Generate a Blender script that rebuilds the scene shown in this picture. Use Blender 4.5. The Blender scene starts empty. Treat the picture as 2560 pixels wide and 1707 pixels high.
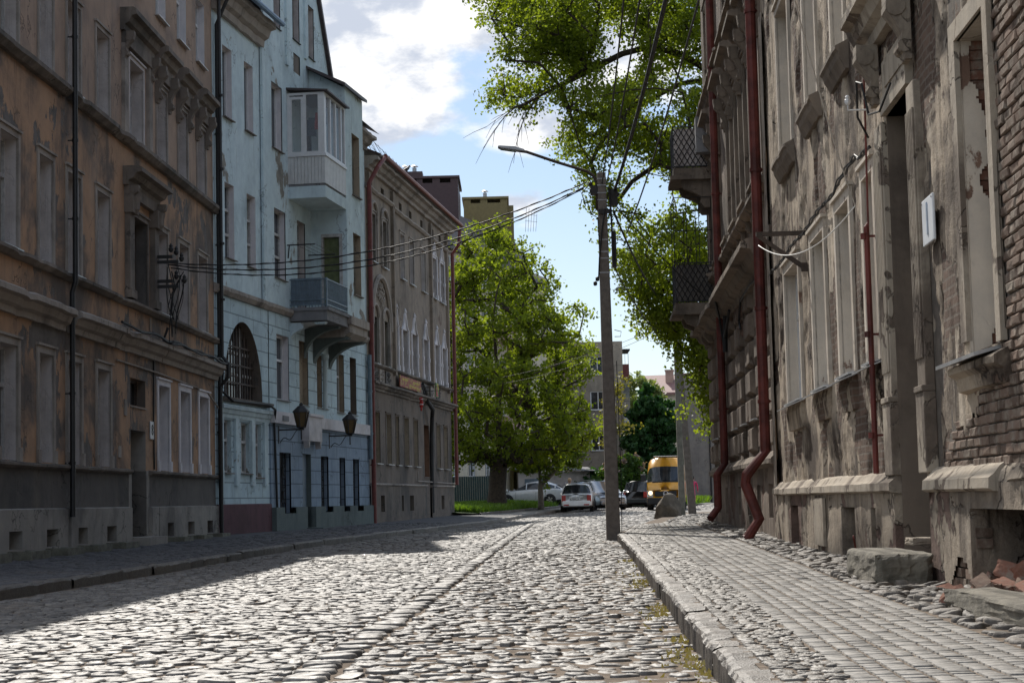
import bpy, math, random
import numpy as np
from mathutils import Vector, Matrix

R = math.radians
S = bpy.context.scene
random.seed(7)
rng = np.random.default_rng(11)

# ------------------------------------------------------------------ camera
cam = bpy.data.cameras.new("camera"); cam_o = bpy.data.objects.new("camera", cam); S.collection.objects.link(cam_o)
cam.sensor_width = 36; cam.lens = 36 * 4571 / 2560; cam.clip_end = 5000; cam.clip_start = .1
_p, _r = R(4.99), R(-1.33)
_f = Vector((0, math.cos(_p), math.sin(_p))); _u = Vector((0, -math.sin(_p), math.cos(_p))); _x = Vector((1, 0, 0))
_xr = _x * math.cos(_r) + _u * math.sin(_r); _ur = -_x * math.sin(_r) + _u * math.cos(_r)
cam_o.matrix_world = Matrix(((_xr.x, _ur.x, -_f.x, 0), (_xr.y, _ur.y, -_f.y, 0), (_xr.z, _ur.z, -_f.z, 1.0), (0, 0, 0, 1)))
S.camera = cam_o

# ------------------------------------------------------------------ sun, sky, exposure
SUN_AZ, SUN_EL = -13.0, 43.0          # azimuth from +Y towards +X
S.view_settings.view_transform = 'Standard'; S.view_settings.look = 'None'
S.view_settings.exposure = 0.42; S.view_settings.gamma = 1
sun = bpy.data.lights.new("sun", 'SUN'); sun.energy = 3.9; sun.angle = R(.55); sun.color = (1, .945, .86)
sun_o = bpy.data.objects.new("sun", sun); S.collection.objects.link(sun_o)
sd = Vector((math.sin(R(SUN_AZ)) * math.cos(R(SUN_EL)), math.cos(R(SUN_AZ)) * math.cos(R(SUN_EL)), math.sin(R(SUN_EL))))
sun_o.rotation_euler = sd.to_track_quat('Z', 'Y').to_euler()
sun_o.location = sd * 60


class G:
    """small node-graph helper"""
    def __init__(s, nt): s.nt = nt
    def n(s, t, **kw):
        nd = s.nt.nodes.new(t)
        for k, v in kw.items():
            if hasattr(nd, k): setattr(nd, k, v)
            else: s.set(nd.inputs[k.replace('_', ' ')], v)
        return nd
    def set(s, i, v):
        if hasattr(v, 'is_output') or isinstance(v, bpy.types.NodeSocket): s.nt.links.new(v, i)
        else:
            if isinstance(v, (tuple, list)) and i.type == 'RGBA' and len(v) == 3: v = (*v, 1)
            i.default_value = v
    def noise(s, vec, scale=5, detail=6, rough=.6, dist=0, lac=2):
        nd = s.n('ShaderNodeTexNoise'); s.set(nd.inputs['Vector'], vec)
        for k, v in (('Scale', scale), ('Detail', detail), ('Roughness', rough), ('Distortion', dist), ('Lacunarity', lac)): nd.inputs[k].default_value = v
        return nd.outputs['Fac']
    def map(s, vec, scale=(1, 1, 1), loc=(0, 0, 0), rot=(0, 0, 0)):
        nd = s.n('ShaderNodeMapping'); s.set(nd.inputs['Vector'], vec)
        nd.inputs['Scale'].default_value = scale; nd.inputs['Location'].default_value = loc; nd.inputs['Rotation'].default_value = rot
        return nd.outputs[0]
    def m(s, op, a, b=0, c=0, clamp=False):
        nd = s.n('ShaderNodeMath', operation=op); nd.use_clamp = clamp
        s.set(nd.inputs[0], a); s.set(nd.inputs[1], b)
        if len(nd.inputs) > 2: s.set(nd.inputs[2], c)
        return nd.outputs[0]
    def ss(s, v, a, b):
        nd = s.n('ShaderNodeMapRange', interpolation_type='SMOOTHSTEP'); s.set(nd.inputs[0], v)
        nd.inputs[1].default_value = a; nd.inputs[2].default_value = b
        return nd.outputs[0]
    def mix(s, f, a, b, blend='MIX'):
        nd = s.n('ShaderNodeMix', data_type='RGBA', blend_type=blend)
        s.set(nd.inputs[0], f); s.set(nd.inputs[6], a); s.set(nd.inputs[7], b)
        return nd.outputs[2]
    def bump(s, h, strength=.5, dist=.02, normal=None):
        nd = s.n('ShaderNodeBump'); nd.inputs['Strength'].default_value = strength; nd.inputs['Distance'].default_value = dist
        s.set(nd.inputs['Height'], h)
        if normal is not None: s.set(nd.inputs['Normal'], normal)
        return nd.outputs[0]
    def xyz(s, v):
        nd = s.n('ShaderNodeSeparateXYZ'); s.set(nd.inputs[0], v); return nd.outputs
    def comb(s, x, y, z=0):
        nd = s.n('ShaderNodeCombineXYZ'); s.set(nd.inputs[0], x); s.set(nd.inputs[1], y); s.set(nd.inputs[2], z); return nd.outputs[0]


world = bpy.data.worlds.new("World"); S.world = world; world.use_nodes = True
wt = world.node_tree; wt.nodes.clear(); w = G(wt)
sky = w.n('ShaderNodeTexSky', sky_type='NISHITA'); sky.sun_disc = False
sky.sun_elevation = R(SUN_EL); sky.sun_rotation = R(SUN_AZ); sky.altitude = 20; sky.air_density = 1.0; sky.dust_density = .6; sky.ozone_density = 1.6
tc = w.n('ShaderNodeTexCoord').outputs['Generated']
dx, dy, dz = w.xyz(tc)[:3]
el = w.m('DEGREES', w.m('ARCSINE', dz)); az = w.m('DEGREES', w.m('ARCTAN2', dx, dy))
cv = w.comb(az, w.m('MULTIPLY', el, 1.9), 0)
cn = w.noise(cv, .22, 9, .56, .3); cn2 = w.noise(cv, .75, 7, .6)
cover = w.m('ADD', w.ss(el, 9.6, 14.2), w.m('MULTIPLY', w.m('SUBTRACT', cn, .5), 2.9))
def blob(a, e, ra, re, k):
    q = w.m('ADD', w.m('POWER', w.m('DIVIDE', w.m('SUBTRACT', az, a), ra), 2), w.m('POWER', w.m('DIVIDE', w.m('SUBTRACT', el, e), re), 2))
    return w.m('MULTIPLY', w.m('POWER', 2.718, w.m('MULTIPLY', q, -1)), k)
for b in ((-3.2, 11.8, 2.6, 1.3, .35), (0.3, 9.5, 1.1, .75, .62), (-3.9, 11.0, .6, .25, .4), (.7, 8.6, .5, .2, .35), (1.0, 11.4, 1.2, .6, .4), (-1.7, 11.0, .9, .7, -.5), (0.2, 10.3, 1.8, .35, -.35)):
    cover = w.m('ADD', cover, blob(*b))
high = w.ss(el, 18, 40)
cover = w.m('SUBTRACT', cover, w.m('MULTIPLY', high, .35))
cover = w.m('SUBTRACT', cover, w.m('MULTIPLY', w.ss(az, 1.5, 5), .3))
mask = w.ss(w.m('ADD', cover, w.m('MULTIPLY', w.m('SUBTRACT', cn2, .5), .55)), .28, .78)
shade = w.noise(w.map(cv, (1, 1, 1), (3.1, -2.3, 0)), .3, 7, .6)
ccol = w.mix(w.ss(shade, .4, .6), (5.3, 5.8, 6.8), (9.9, 9.85, 9.8))
skyc = w.mix(.4, sky.outputs[0], w.mix(w.ss(el, 1, 13), (6.7, 8.2, 9.6), (3.6, 5.4, 8.3)))
col = w.mix(mask, skyc, ccol)
bg = w.n('ShaderNodeBackground'); w.set(bg.inputs[0], col); bg.inputs[1].default_value = .088
wo = w.n('ShaderNodeOutputWorld'); wt.links.new(bg.outputs[0], wo.inputs[0])

# ------------------------------------------------------------------ scene helpers
COL = S.collection


def tag(o, label=None, cat=None, group=None, kind=None):
    if label: o['label'] = label
    if cat: o['category'] = cat
    if group: o['group'] = group
    if kind: o['kind'] = kind
    return o


def empty(name, loc=(0, 0, 0), rz=0, label=None, cat=None, group=None):
    o = bpy.data.objects.new(name, None); COL.objects.link(o); o.empty_display_size = .2
    o.location = loc; o.rotation_euler = (0, 0, rz)
    return tag(o, label, cat, group)


def copy_tree(o, parent=None):
    c = o.copy(); COL.objects.link(c); c.parent = parent
    for ch in [x for x in bpy.data.objects if x.parent == o]: copy_tree(ch, c)
    return c


class MB:
    """collects polygons, builds one mesh object"""
    def __init__(s): s.v = []; s.f = []; s.mi = []
    def add(s, vs, fs, m=0):
        b = len(s.v); s.v += [tuple(p) for p in vs]
        for f in fs: s.f.append([b + i for i in f]); s.mi.append(m)
        return s
    def quad(s, *p, m=0): return s.add(p, [list(range(len(p)))], m)
    def box(s, x0, x1, y0, y1, z0, z1, m=0):
        v = [(x0, y0, z0), (x1, y0, z0), (x1, y1, z0), (x0, y1, z0), (x0, y0, z1), (x1, y0, z1), (x1, y1, z1), (x0, y1, z1)]
        return s.add(v, [[0, 3, 2, 1], [4, 5, 6, 7], [0, 1, 5, 4], [1, 2, 6, 5], [2, 3, 7, 6], [3, 0, 4, 7]], m)
    def prism(s, prof, axis, lo, hi, m=0):
        """prof in the two other axes, extruded along axis"""
        def P(a, b, c): return {'x': (c, a, b), 'y': (a, c, b), 'z': (a, b, c)}[axis]
        n = len(prof); v = [P(a, b, lo) for a, b in prof] + [P(a, b, hi) for a, b in prof]
        f = [[i, (i + 1) % n, n + (i + 1) % n, n + i] for i in range(n)] + [list(range(n))[::-1], list(range(n, 2 * n))]
        return s.add(v, f, m)
    def tube(s, pts, r, n=8, m=0, cap=True):
        pts = [Vector(p) for p in pts]; rs = r if isinstance(r, (list, tuple)) else [r] * len(pts)
        vs = []; prev = None
        for i, p in enumerate(pts):
            t = (pts[min(i + 1, len(pts) - 1)] - pts[max(i - 1, 0)]).normalized()
            a = prev if prev is not None else (Vector((0, 0, 1)) if abs(t.z) < .9 else Vector((1, 0, 0)))
            a = (a - t * a.dot(t)).normalized(); prev = a; b = t.cross(a)
            for k in range(n):
                q = 2 * math.pi * k / n; vs.append(p + (a * math.cos(q) + b * math.sin(q)) * rs[i])
        fs = [[i * n + k, i * n + (k + 1) % n, (i + 1) * n + (k + 1) % n, (i + 1) * n + k] for i in range(len(pts) - 1) for k in range(n)]
        if cap: fs += [list(range(n))[::-1], list(range((len(pts) - 1) * n, len(pts) * n))]
        return s.add(vs, fs, m)
    def lathe(s, prof, c=(0, 0, 0), n=12, m=0):
        vs = [(c[0] + r * math.cos(2 * math.pi * k / n), c[1] + r * math.sin(2 * math.pi * k / n), c[2] + z) for r, z in prof for k in range(n)]
        fs = [[i * n + k, i * n + (k + 1) % n, (i + 1) * n + (k + 1) % n, (i + 1) * n + k] for i in range(len(prof) - 1) for k in range(n)]
        fs += [list(range(n))[::-1], list(range((len(prof) - 1) * n, len(prof) * n))]
        return s.add(vs, fs, m)
    def mesh(s, name, mats):
        me = bpy.data.meshes.new(name); me.from_pydata(s.v, [], s.f)
        for mt in (mats if isinstance(mats, (list, tuple)) else [mats]): me.materials.append(mt)
        if any(s.mi): me.polygons.foreach_set('material_index', s.mi)
        me.update(); return me
    def obj(s, name, mats, parent=None, loc=(0, 0, 0), smooth=False, bevel=0, rz=0, seg=2):
        me = s.mesh(name, mats)
        if smooth: me.polygons.foreach_set('use_smooth', [True] * len(me.polygons))
        o = bpy.data.objects.new(name, me); COL.objects.link(o); o.parent = parent; o.location = loc; o.rotation_euler = (0, 0, rz)
        if bevel:
            b = o.modifiers.new('bevel', 'BEVEL'); b.width = bevel; b.segments = seg; b.limit_method = 'ANGLE'
        return o


def place(name, me, parent=None, loc=(0, 0, 0), rz=0):
    o = bpy.data.objects.new(name, me); COL.objects.link(o); o.parent = parent; o.location = loc; o.rotation_euler = (0, 0, rz); return o


def np_mesh(name, verts, quads, mats, midx=None, smooth=False):
    me = bpy.data.meshes.new(name); verts = np.asarray(verts, np.float32); quads = np.asarray(quads, np.int32)
    k = quads.shape[1]
    me.vertices.add(len(verts)); me.vertices.foreach_set('co', verts.ravel())
    me.loops.add(quads.size); me.loops.foreach_set('vertex_index', quads.ravel())
    me.polygons.add(len(quads)); me.polygons.foreach_set('loop_start', np.arange(0, quads.size, k, dtype=np.int32))
    me.polygons.foreach_set('loop_total', np.full(len(quads), k, np.int32))
    for mt in (mats if isinstance(mats, (list, tuple)) else [mats]): me.materials.append(mt)
    if midx is not None: me.polygons.foreach_set('material_index', np.asarray(midx, np.int32))
    if smooth: me.polygons.foreach_set('use_smooth', np.ones(len(quads), bool))
    me.update(calc_edges=True); return me


# value noise for geometry
_perm = rng.random((64, 64, 64))
def vnoise(x, y, z=0.0):
    x = np.asarray(x, float); y = np.asarray(y, float); z = np.zeros_like(x) + z
    xi, yi, zi = np.floor(x).astype(int), np.floor(y).astype(int), np.floor(z).astype(int)
    fx, fy, fz = x - xi, y - yi, z - zi
    fx, fy, fz = [t * t * (3 - 2 * t) for t in (fx, fy, fz)]
    r = 0
    for a in (0, 1):
        for b in (0, 1):
            for c in (0, 1):
                r = r + _perm[(xi + a) % 64, (yi + b) % 64, (zi + c) % 64] * (fx if a else 1 - fx) * (fy if b else 1 - fy) * (fz if c else 1 - fz)
    return r
def fbm(x, y, z=0.0, o=4):
    r = 0; a = .5
    for i in range(o): r = r + a * vnoise(x * 2 ** i + 7.3 * i, y * 2 ** i + 3.1 * i, z * 2 ** i); a *= .5
    return r / (1 - .5 ** o)

# ------------------------------------------------------------------ materials
def new_mat(name):
    m = bpy.data.materials.new(name); m.use_nodes = True
    b = m.node_tree.nodes['Principled BSDF']
    return m, G(m.node_tree), b

def simple(name, c, rough=.7, metal=0, var=.25, scale=6, bump=0, spec=.5, coat=0):
    m, g, b = new_mat(name)
    t = g.n('ShaderNodeTexCoord').outputs['Object']
    n = g.noise(t, scale, 6, .65)
    lo = tuple(x * (1 - var) for x in c); hi = tuple(min(1, x * (1 + var)) for x in c)
    g.set(b.inputs['Base Color'], g.mix(g.ss(n, .3, .7), lo, hi))
    b.inputs['Roughness'].default_value = rough; b.inputs['Metallic'].default_value = metal
    b.inputs['Specular IOR Level'].default_value = spec; b.inputs['Coat Weight'].default_value = coat
    if bump: g.set(b.inputs['Normal'], g.bump(g.noise(t, scale * 4, 8, .7), bump, .02))
    return m

def plaster(name, base, stain, light, peel=None, peel_amt=.5, stain_lo=.45, stain_hi=.68, streak=.5, bump=.35, sc=.45, brick=False, grooves=None, seed=0, light_amt=.5, peel_sc=.55, crk=.7, bd=.03):
    """weathered render: stains, rain streaks, patches peeled down to undercoat or brick"""
    m, g, b = new_mat(name)
    t0 = g.n('ShaderNodeTexCoord').outputs['Object']
    t = g.map(t0, loc=(seed * 3.7, seed * 1.3, seed * 2.1))
    big = g.noise(t, sc, 9, .66, .4); st = g.noise(g.map(t, (1, 1, .1)), 2.2, 7, .65); fine = g.noise(t, 14, 8, .7); mid = g.noise(t, 2.4, 8, .65)
    c = g.mix(g.ss(big, stain_lo, stain_hi), base, stain)
    c = g.mix(g.m('MULTIPLY', g.ss(st, .52, .72), streak), c, stain)
    c = g.mix(g.m('MULTIPLY', g.ss(g.noise(g.map(t, (1, 1, .22)), 1.1, 8, .7), .5, .74), light_amt), c, light)
    c = g.mix(g.ss(mid, .25, .8), c, g.mix(1, c, (1.28, 1.25, 1.2), 'MULTIPLY'))
    vs_ = g.noise(g.map(t, (9, 9, .35)), 1.0, 6, .7); c = g.mix(g.m('MULTIPLY', g.m('MULTIPLY', g.ss(vs_, .54, .7), g.ss(g.noise(t, .9, 3), .42, .6)), streak), c, g.mix(1, stain, (.6, .58, .56), 'MULTIPLY'))
    vo = g.n('ShaderNodeTexVoronoi', feature='DISTANCE_TO_EDGE'); vo.inputs['Scale'].default_value = .9
    wv_ = g.n('ShaderNodeVectorMath', operation='ADD'); g.set(wv_.inputs[0], t); nn = g.n('ShaderNodeTexNoise'); g.set(nn.inputs['Vector'], t); nn.inputs['Scale'].default_value = 2.5; nn.inputs['Detail'].default_value = 6; g.set(wv_.inputs[1], nn.outputs['Color']); g.set(vo.inputs['Vector'], wv_.outputs[0])
    crack = g.m('MULTIPLY', g.m('SUBTRACT', 1, g.ss(vo.outputs['Distance'], .004, .02)), g.ss(g.noise(t, .7, 3), .5, .6)); c = g.mix(g.m('MULTIPLY', crack, crk), c, g.mix(1, stain, (.45, .43, .42), 'MULTIPLY'))
    c = g.mix(g.m('MULTIPLY', g.ss(fine, .56, .8), .45), c, g.mix(1, c, (.5, .5, .5), 'MULTIPLY'))
    h = g.m('ADD', g.m('MULTIPLY', fine, .45), g.m('ADD', g.m('MULTIPLY', mid, .5), g.m('MULTIPLY', crack, -.8)))
    if peel is not None:
        pm = g.m('ADD', g.noise(t, peel_sc, 4, .5, .6), g.m('MULTIPLY', g.m('SUBTRACT', g.noise(g.map(t, (1, 1, .55)), 4, 8, .7), .5), .45))
        mask = g.ss(pm, 1 - peel_amt - .012, 1 - peel_amt + .012)
        pc = g.mix(g.ss(g.noise(t, 3, 8, .7), .3, .7), peel, tuple(x * .55 for x in peel))
        if brick:
            x, y, z = g.xyz(t0)[:3]
            bt = g.n('ShaderNodeTexBrick'); g.set(bt.inputs['Vector'], g.comb(x, z, 0))
            for k, v in (('Color1', (*peel, 1)), ('Color2', (*[q * .5 for q in peel], 1)), ('Mortar', (.2, .17, .14, 1)), ('Scale', 1.0), ('Mortar Size', .012), ('Brick Width', .26), ('Row Height', .085)): bt.inputs[k].default_value = v
            pc = g.mix(.72, pc, bt.outputs['Color'])
            h = g.m('ADD', h, g.m('MULTIPLY', g.m('MULTIPLY', bt.outputs['Fac'], mask), -1.2))
        c = g.mix(mask, c, pc)
        h = g.m('ADD', h, g.m('MULTIPLY', mask, -1.6))
    if grooves:
        x, y, z = g.xyz(t0)[:3]
        bt = g.n('ShaderNodeTexBrick'); g.set(bt.inputs['Vector'], g.comb(x, z, 0))
        for k, v in (('Color1', (1, 1, 1, 1)), ('Color2', (1, 1, 1, 1)), ('Mortar', (0, 0, 0, 1)), ('Scale', 1.0), ('Mortar Size', .018), ('Mortar Smooth', .2), ('Brick Width', grooves[0]), ('Row Height', grooves[1])): bt.inputs[k].default_value = v
        c = g.mix(g.m('MULTIPLY', bt.outputs['Fac'], .75), c, tuple(q * .45 for q in stain))
        h = g.m('ADD', h, g.m('MULTIPLY', bt.outputs['Fac'], -1.5))
    g.set(b.inputs['Base Color'], c); b.inputs['Roughness'].default_value = .9; b.inputs['Specular IOR Level'].default_value = .25
    g.set(b.inputs['Normal'], g.bump(h, bump, bd))
    return m

def glass(name, c=(.02, .025, .03), rough=.06):
    m, g, b = new_mat(name)
    t = g.n('ShaderNodeTexCoord').outputs['Object']
    g.set(b.inputs['Base Color'], g.mix(g.ss(g.noise(t, 1.6, 3), .4, .6), c, tuple(x * 2.2 for x in c)))
    b.inputs['Roughness'].default_value = rough
    g.set(b.inputs['Normal'], g.bump(g.noise(t, 2.5, 2), .06, .02))
    return m

def leafmat(name, c1, c2, trans=.5):
    m = bpy.data.materials.new(name); m.use_nodes = True; nt = m.node_tree; nt.nodes.clear(); g = G(nt)
    t = g.n('ShaderNodeTexCoord').outputs['Object']; isl = g.n('ShaderNodeNewGeometry').outputs['Random Per Island']
    c = g.mix(g.m('MULTIPLY_ADD', isl, .6, g.m('MULTIPLY', g.noise(t, .8, 3), .5)), c1, c2)
    d = g.n('ShaderNodeBsdfPrincipled'); g.set(d.inputs['Base Color'], c); d.inputs['Roughness'].default_value = .5; d.inputs['Specular IOR Level'].default_value = .35
    tr = g.n('ShaderNodeBsdfTranslucent'); g.set(tr.inputs[0], g.mix(1, c, (1.95, 1.85, .6), 'MULTIPLY'))
    mx = g.n('ShaderNodeMixShader'); mx.inputs[0].default_value = trans
    nt.links.new(d.outputs[0], mx.inputs[1]); nt.links.new(tr.outputs[0], mx.inputs[2])
    o = g.n('ShaderNodeOutputMaterial'); nt.links.new(mx.outputs[0], o.inputs[0]); return m

def stone_mat(name, c1, c2, r1=.28, r2=.5, bump=.25, scale=1):
    m, g, b = new_mat(name)
    t = g.n('ShaderNodeTexCoord').outputs['Object']; isl = g.n('ShaderNodeNewGeometry').outputs['Random Per Island']
    n = g.noise(t, 22 * scale, 6, .65)
    c = g.mix(isl, c1, c2); c = g.mix(g.ss(n, .3, .75), g.mix(1, c, (.55, .55, .55), 'MULTIPLY'), g.mix(1, c, (1.3, 1.28, 1.25), 'MULTIPLY'))
    c = g.mix(g.m('MULTIPLY', g.ss(g.noise(t, .7, 6, .6), .52, .7), .45), c, (.13, .1, .07))
    g.set(b.inputs['Base Color'], c)
    g.set(b.inputs['Roughness'], g.m('MULTIPLY_ADD', g.noise(t, 9 * scale, 5, .6), r2 - r1, r1))
    g.set(b.inputs['Normal'], g.bump(g.m('ADD', n, g.noise(t, 90 * scale, 3, .6)), bump, .006))
    return m

M = {}
M['sand'] = simple('joint_sand', (.16, .125, .095), .95, var=.35, scale=9, bump=.5, spec=.2)
M['cobble'] = stone_mat('road_stone', (.085, .077, .07), (.2, .185, .168), .44, .7)
M['cobble2'] = stone_mat('rough_stone', (.07, .06, .052), (.155, .135, .115), .55, .8, .6)
M['kerb'] = stone_mat('kerb_granite', (.075, .064, .055), (.165, .142, .12), .4, .7, .9)
M['tile'] = stone_mat('paver_concrete', (.165, .156, .145), (.26, .246, .228), .6, .85, .4)
M['sett'] = stone_mat('small_sett', (.085, .075, .065), (.19, .172, .15), .45, .7, .8)
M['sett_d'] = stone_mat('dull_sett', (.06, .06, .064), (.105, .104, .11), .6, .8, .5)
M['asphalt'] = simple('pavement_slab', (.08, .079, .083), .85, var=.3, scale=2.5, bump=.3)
M['ground'] = simple('earth', (.11, .1, .075), .95, var=.3, scale=.6, bump=.3)
M['orange'] = plaster('ochre_render', (.375, .235, .148), (.115, .097, .086), (.41, .32, .25), peel=(.19, .17, .155), peel_amt=.40, stain_lo=.44, stain_hi=.64, streak=.75, seed=1, light_amt=.35)
M['orange_top'] = plaster('ochre_top', (.34, .245, .185), (.16, .13, .115), (.30, .24, .2), stain_lo=.4, stain_hi=.75, seed=2)
M['dado'] = plaster('grey_dado', (.125, .115, .108), (.07, .067, .065), (.19, .16, .13), peel=(.16, .15, .14), peel_amt=.33, seed=3)
M['plinth'] = plaster('grey_plinth', (.29, .27, .245), (.13, .122, .115), (.31, .29, .27), seed=4)
M['trim'] = plaster('grey_trim', (.31, .275, .245), (.115, .1, .09), (.38, .35, .32), seed=5, streak=.7, stain_lo=.48, crk=.25)
M['ledge'] = plaster('ledge_stone', (.17, .145, .125), (.07, .065, .06), (.34, .31, .28), seed=6, light_amt=.6)
M['reveal'] = plaster('reveal_render', (.44, .405, .395), (.26, .23, .22), (.5, .465, .46), seed=7, streak=.35, crk=.1)
M['reveal_w'] = plaster('white_reveal', (.58, .56, .58), (.42, .4, .4), (.68, .67, .68), seed=8, streak=.25, crk=.1)
M['cream_reveal'] = plaster('cream_reveal', (.52, .465, .40), (.3, .26, .215), (.6, .55, .48), peel=(.24, .15, .11), peel_amt=.34, seed=41, streak=.3, crk=.15)
M['recess'] = plaster('shade_toned_recess', (.16, .13, .105), (.075, .06, .05), (.22, .185, .15), seed=42)  # shade of the deep doorway is put into this render colour
M['darkstone'] = simple('dark_concrete', (.15, .135, .107), .9, var=.45, scale=4, bump=.9)  # dark concrete tone for step block and slab, mottled by noise
M['blue'] = plaster('pale_blue_render', (.49, .59, .63), (.35, .43, .46), (.57, .65, .68), peel=(.33, .31, .27), peel_amt=.315, stain_lo=.46, stain_hi=.74, streak=.45, bump=.2, seed=9)
M['blue_g'] = plaster('pale_blue_rusticated', (.43, .54, .59), (.29, .37, .405), (.51, .60, .64), stain_lo=.5, stain_hi=.8, streak=.35, bump=.3, seed=10, grooves=(1.4, .42))
M['blue_d'] = plaster('slate_blue_render', (.21, .27, .345), (.155, .2, .25), (.27, .32, .38), streak=.25, seed=11, grooves=(1.3, .42))
M['teal'] = plaster('teal_plinth', (.115, .14, .138), (.07, .085, .083), (.17, .2, .19), seed=12)
M['maroon'] = plaster('maroon_plinth', (.115, .06, .07), (.08, .045, .05), (.15, .09, .09), seed=13)
M['greyfascia'] = plaster('grey_fascia', (.2, .2, .21), (.13, .13, .135), (.27, .27, .27), seed=14)
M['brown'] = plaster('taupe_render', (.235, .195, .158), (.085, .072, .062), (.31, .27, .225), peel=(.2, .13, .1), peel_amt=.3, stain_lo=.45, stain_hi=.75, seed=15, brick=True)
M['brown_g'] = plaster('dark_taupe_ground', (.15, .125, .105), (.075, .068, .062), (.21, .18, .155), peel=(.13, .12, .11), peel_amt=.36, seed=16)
M['right1'] = plaster('worn_beige_render', (.385, .32, .25), (.07, .053, .042), (.58, .51, .42), peel=(.18, .12, .09), peel_amt=.44, stain_lo=.44, stain_hi=.60, streak=.95, bump=1, sc=.6, brick=True, seed=17, light_amt=.8, peel_sc=.8, bd=.06)
M['right1p'] = plaster('worn_grey_plinth', (.32, .27, .215), (.075, .058, .047), (.44, .39, .33), peel=(.2, .135, .11), peel_amt=.45, streak=.95, bump=1, seed=18, peel_sc=.8, bd=.06)
M['right_trim'] = plaster('cream_stone_trim', (.34, .295, .24), (.13, .105, .085), (.48, .43, .365), peel=(.19, .15, .12), peel_amt=.38, seed=19, streak=.8, bump=.7, stain_lo=.46, stain_hi=.62, peel_sc=1.6)
M['right2'] = plaster('dark_taupe_render', (.205, .165, .135), (.085, .068, .056), (.33, .285, .24), peel=(.2, .13, .1), peel_amt=.36, stain_lo=.4, stain_hi=.65, streak=.85, bump=.8, seed=20)  # dark taupe overall, with noise streaks and peeled patches
M['right2t'] = plaster('dark_taupe_trim', (.19, .155, .125), (.075, .062, .052), (.31, .27, .225), streak=.8, bump=.8, seed=21)
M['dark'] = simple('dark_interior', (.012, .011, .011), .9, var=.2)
M['pane'] = glass('window_glass')
M['pane_g'] = glass('curtained_glass', (.12, .12, .105), .15)
M['board'] = simple('boarded_panel', (.18, .14, .11), .8, var=.2, scale=3)
M['blankpanel'] = plaster('beige_panel', (.30, .25, .19), (.24, .2, .15), (.33, .28, .22), seed=22)
M['white'] = simple('white_frame', (.62, .62, .62), .4, var=.06)
M['oldwhite'] = simple('old_white_frame', (.42, .41, .4), .6, var=.25, scale=9)
M['brownframe'] = simple('brown_frame', (.16, .085, .05), .6, var=.25)
M['bluewood'] = simple('blue_boards', (.045, .1, .16), .6, var=.25)
M['tealwood'] = simple('teal_boards', (.07, .16, .175), .6, var=.2)
M['metal_sill'] = simple('zinc_sill', (.5, .5, .5), .45, .6, var=.15)
M['redpipe'] = simple('red_painted_pipe', (.115, .026, .02), .6, var=.5, scale=2.2, spec=.35, bump=.15)
M['redpipe2'] = simple('maroon_pipe', (.16, .035, .028), .5, var=.25)
M['blackpipe'] = simple('black_pipe', (.012, .012, .013), .5, var=.3)
M['bluepipe'] = simple('blue_grey_pipe', (.13, .18, .22), .5, var=.2)
M['iron'] = simple('black_iron', (.018, .017, .017), .6, var=.3)
M['rust'] = simple('rusty_iron', (.06, .042, .032), .75, var=.4)
M['door'] = simple('brown_door', (.045, .03, .026), .6, var=.4, scale=3)
M['steeldoor'] = simple('blue_steel_door', (.12, .16, .2), .5, var=.12)
M['roofblue'] = simple('blue_sheet_roof', (.15, .24, .36), .5, .2, var=.2)
M['roofdark'] = simple('dark_roof', (.05, .035, .035), .55, var=.3, bump=.3)
M['siding'] = simple('white_siding', (.55, .55, .54), .5, var=.08)
M['concrete'] = simple('pole_concrete', (.17, .148, .13), .9, var=.2, scale=8, bump=.4)
M['concrete2'] = simple('old_concrete', (.2, .195, .165), .9, var=.25, scale=4, bump=.5)
M['galv'] = simple('galvanised', (.3, .3, .31), .4, .8, var=.15)
M['cable'] = simple('cable_rubber', (.02, .02, .021), .6, var=.2, spec=.3)
M['cablew'] = simple('white_cable', (.7, .69, .66), .5, var=.1)
M['bark'] = simple('bark', (.045, .034, .026), .95, var=.4, scale=8, bump=.8)
M['bark2'] = simple('grey_bark', (.16, .14, .115), .95, var=.3, scale=8, bump=.6)
M['leafA'] = leafmat('linden_leaf', (.085, .13, .016), (.165, .21, .03), .62)
M['leafB'] = leafmat('young_leaf', (.08, .125, .02), (.14, .19, .033))
M['leafC'] = leafmat('chestnut_leaf', (.018, .06, .02), (.04, .105, .03), .3)
M['leafD'] = leafmat('willow_leaf', (.13, .175, .07), (.2, .25, .1), .35)
M['leafE'] = leafmat('lilac_leaf', (.04, .09, .02), (.075, .13, .03), .4)
M['leafY'] = leafmat('yellow_leaf', (.11, .12, .03), (.19, .17, .05), .45)
M['lilac'] = leafmat('lilac_flower', (.17, .125, .13), (.26, .19, .2), .3)
M['grass'] = leafmat('grass_blade', (.05, .11, .015), (.11, .19, .03), .45)
M['litter'] = leafmat('yellow_litter', (.25, .21, .07), (.36, .3, .11), .1)
M['turf'] = simple('turf_soil', (.045, .075, .02), .95, var=.4, scale=3, bump=.5)
M['rock'] = simple('boulder_stone', (.13, .105, .078), .85, var=.35, scale=2.5, bump=.7)
M['blockstone'] = simple('mossy_concrete', (.155, .15, .115), .9, var=.35, scale=5, bump=.8)
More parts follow.
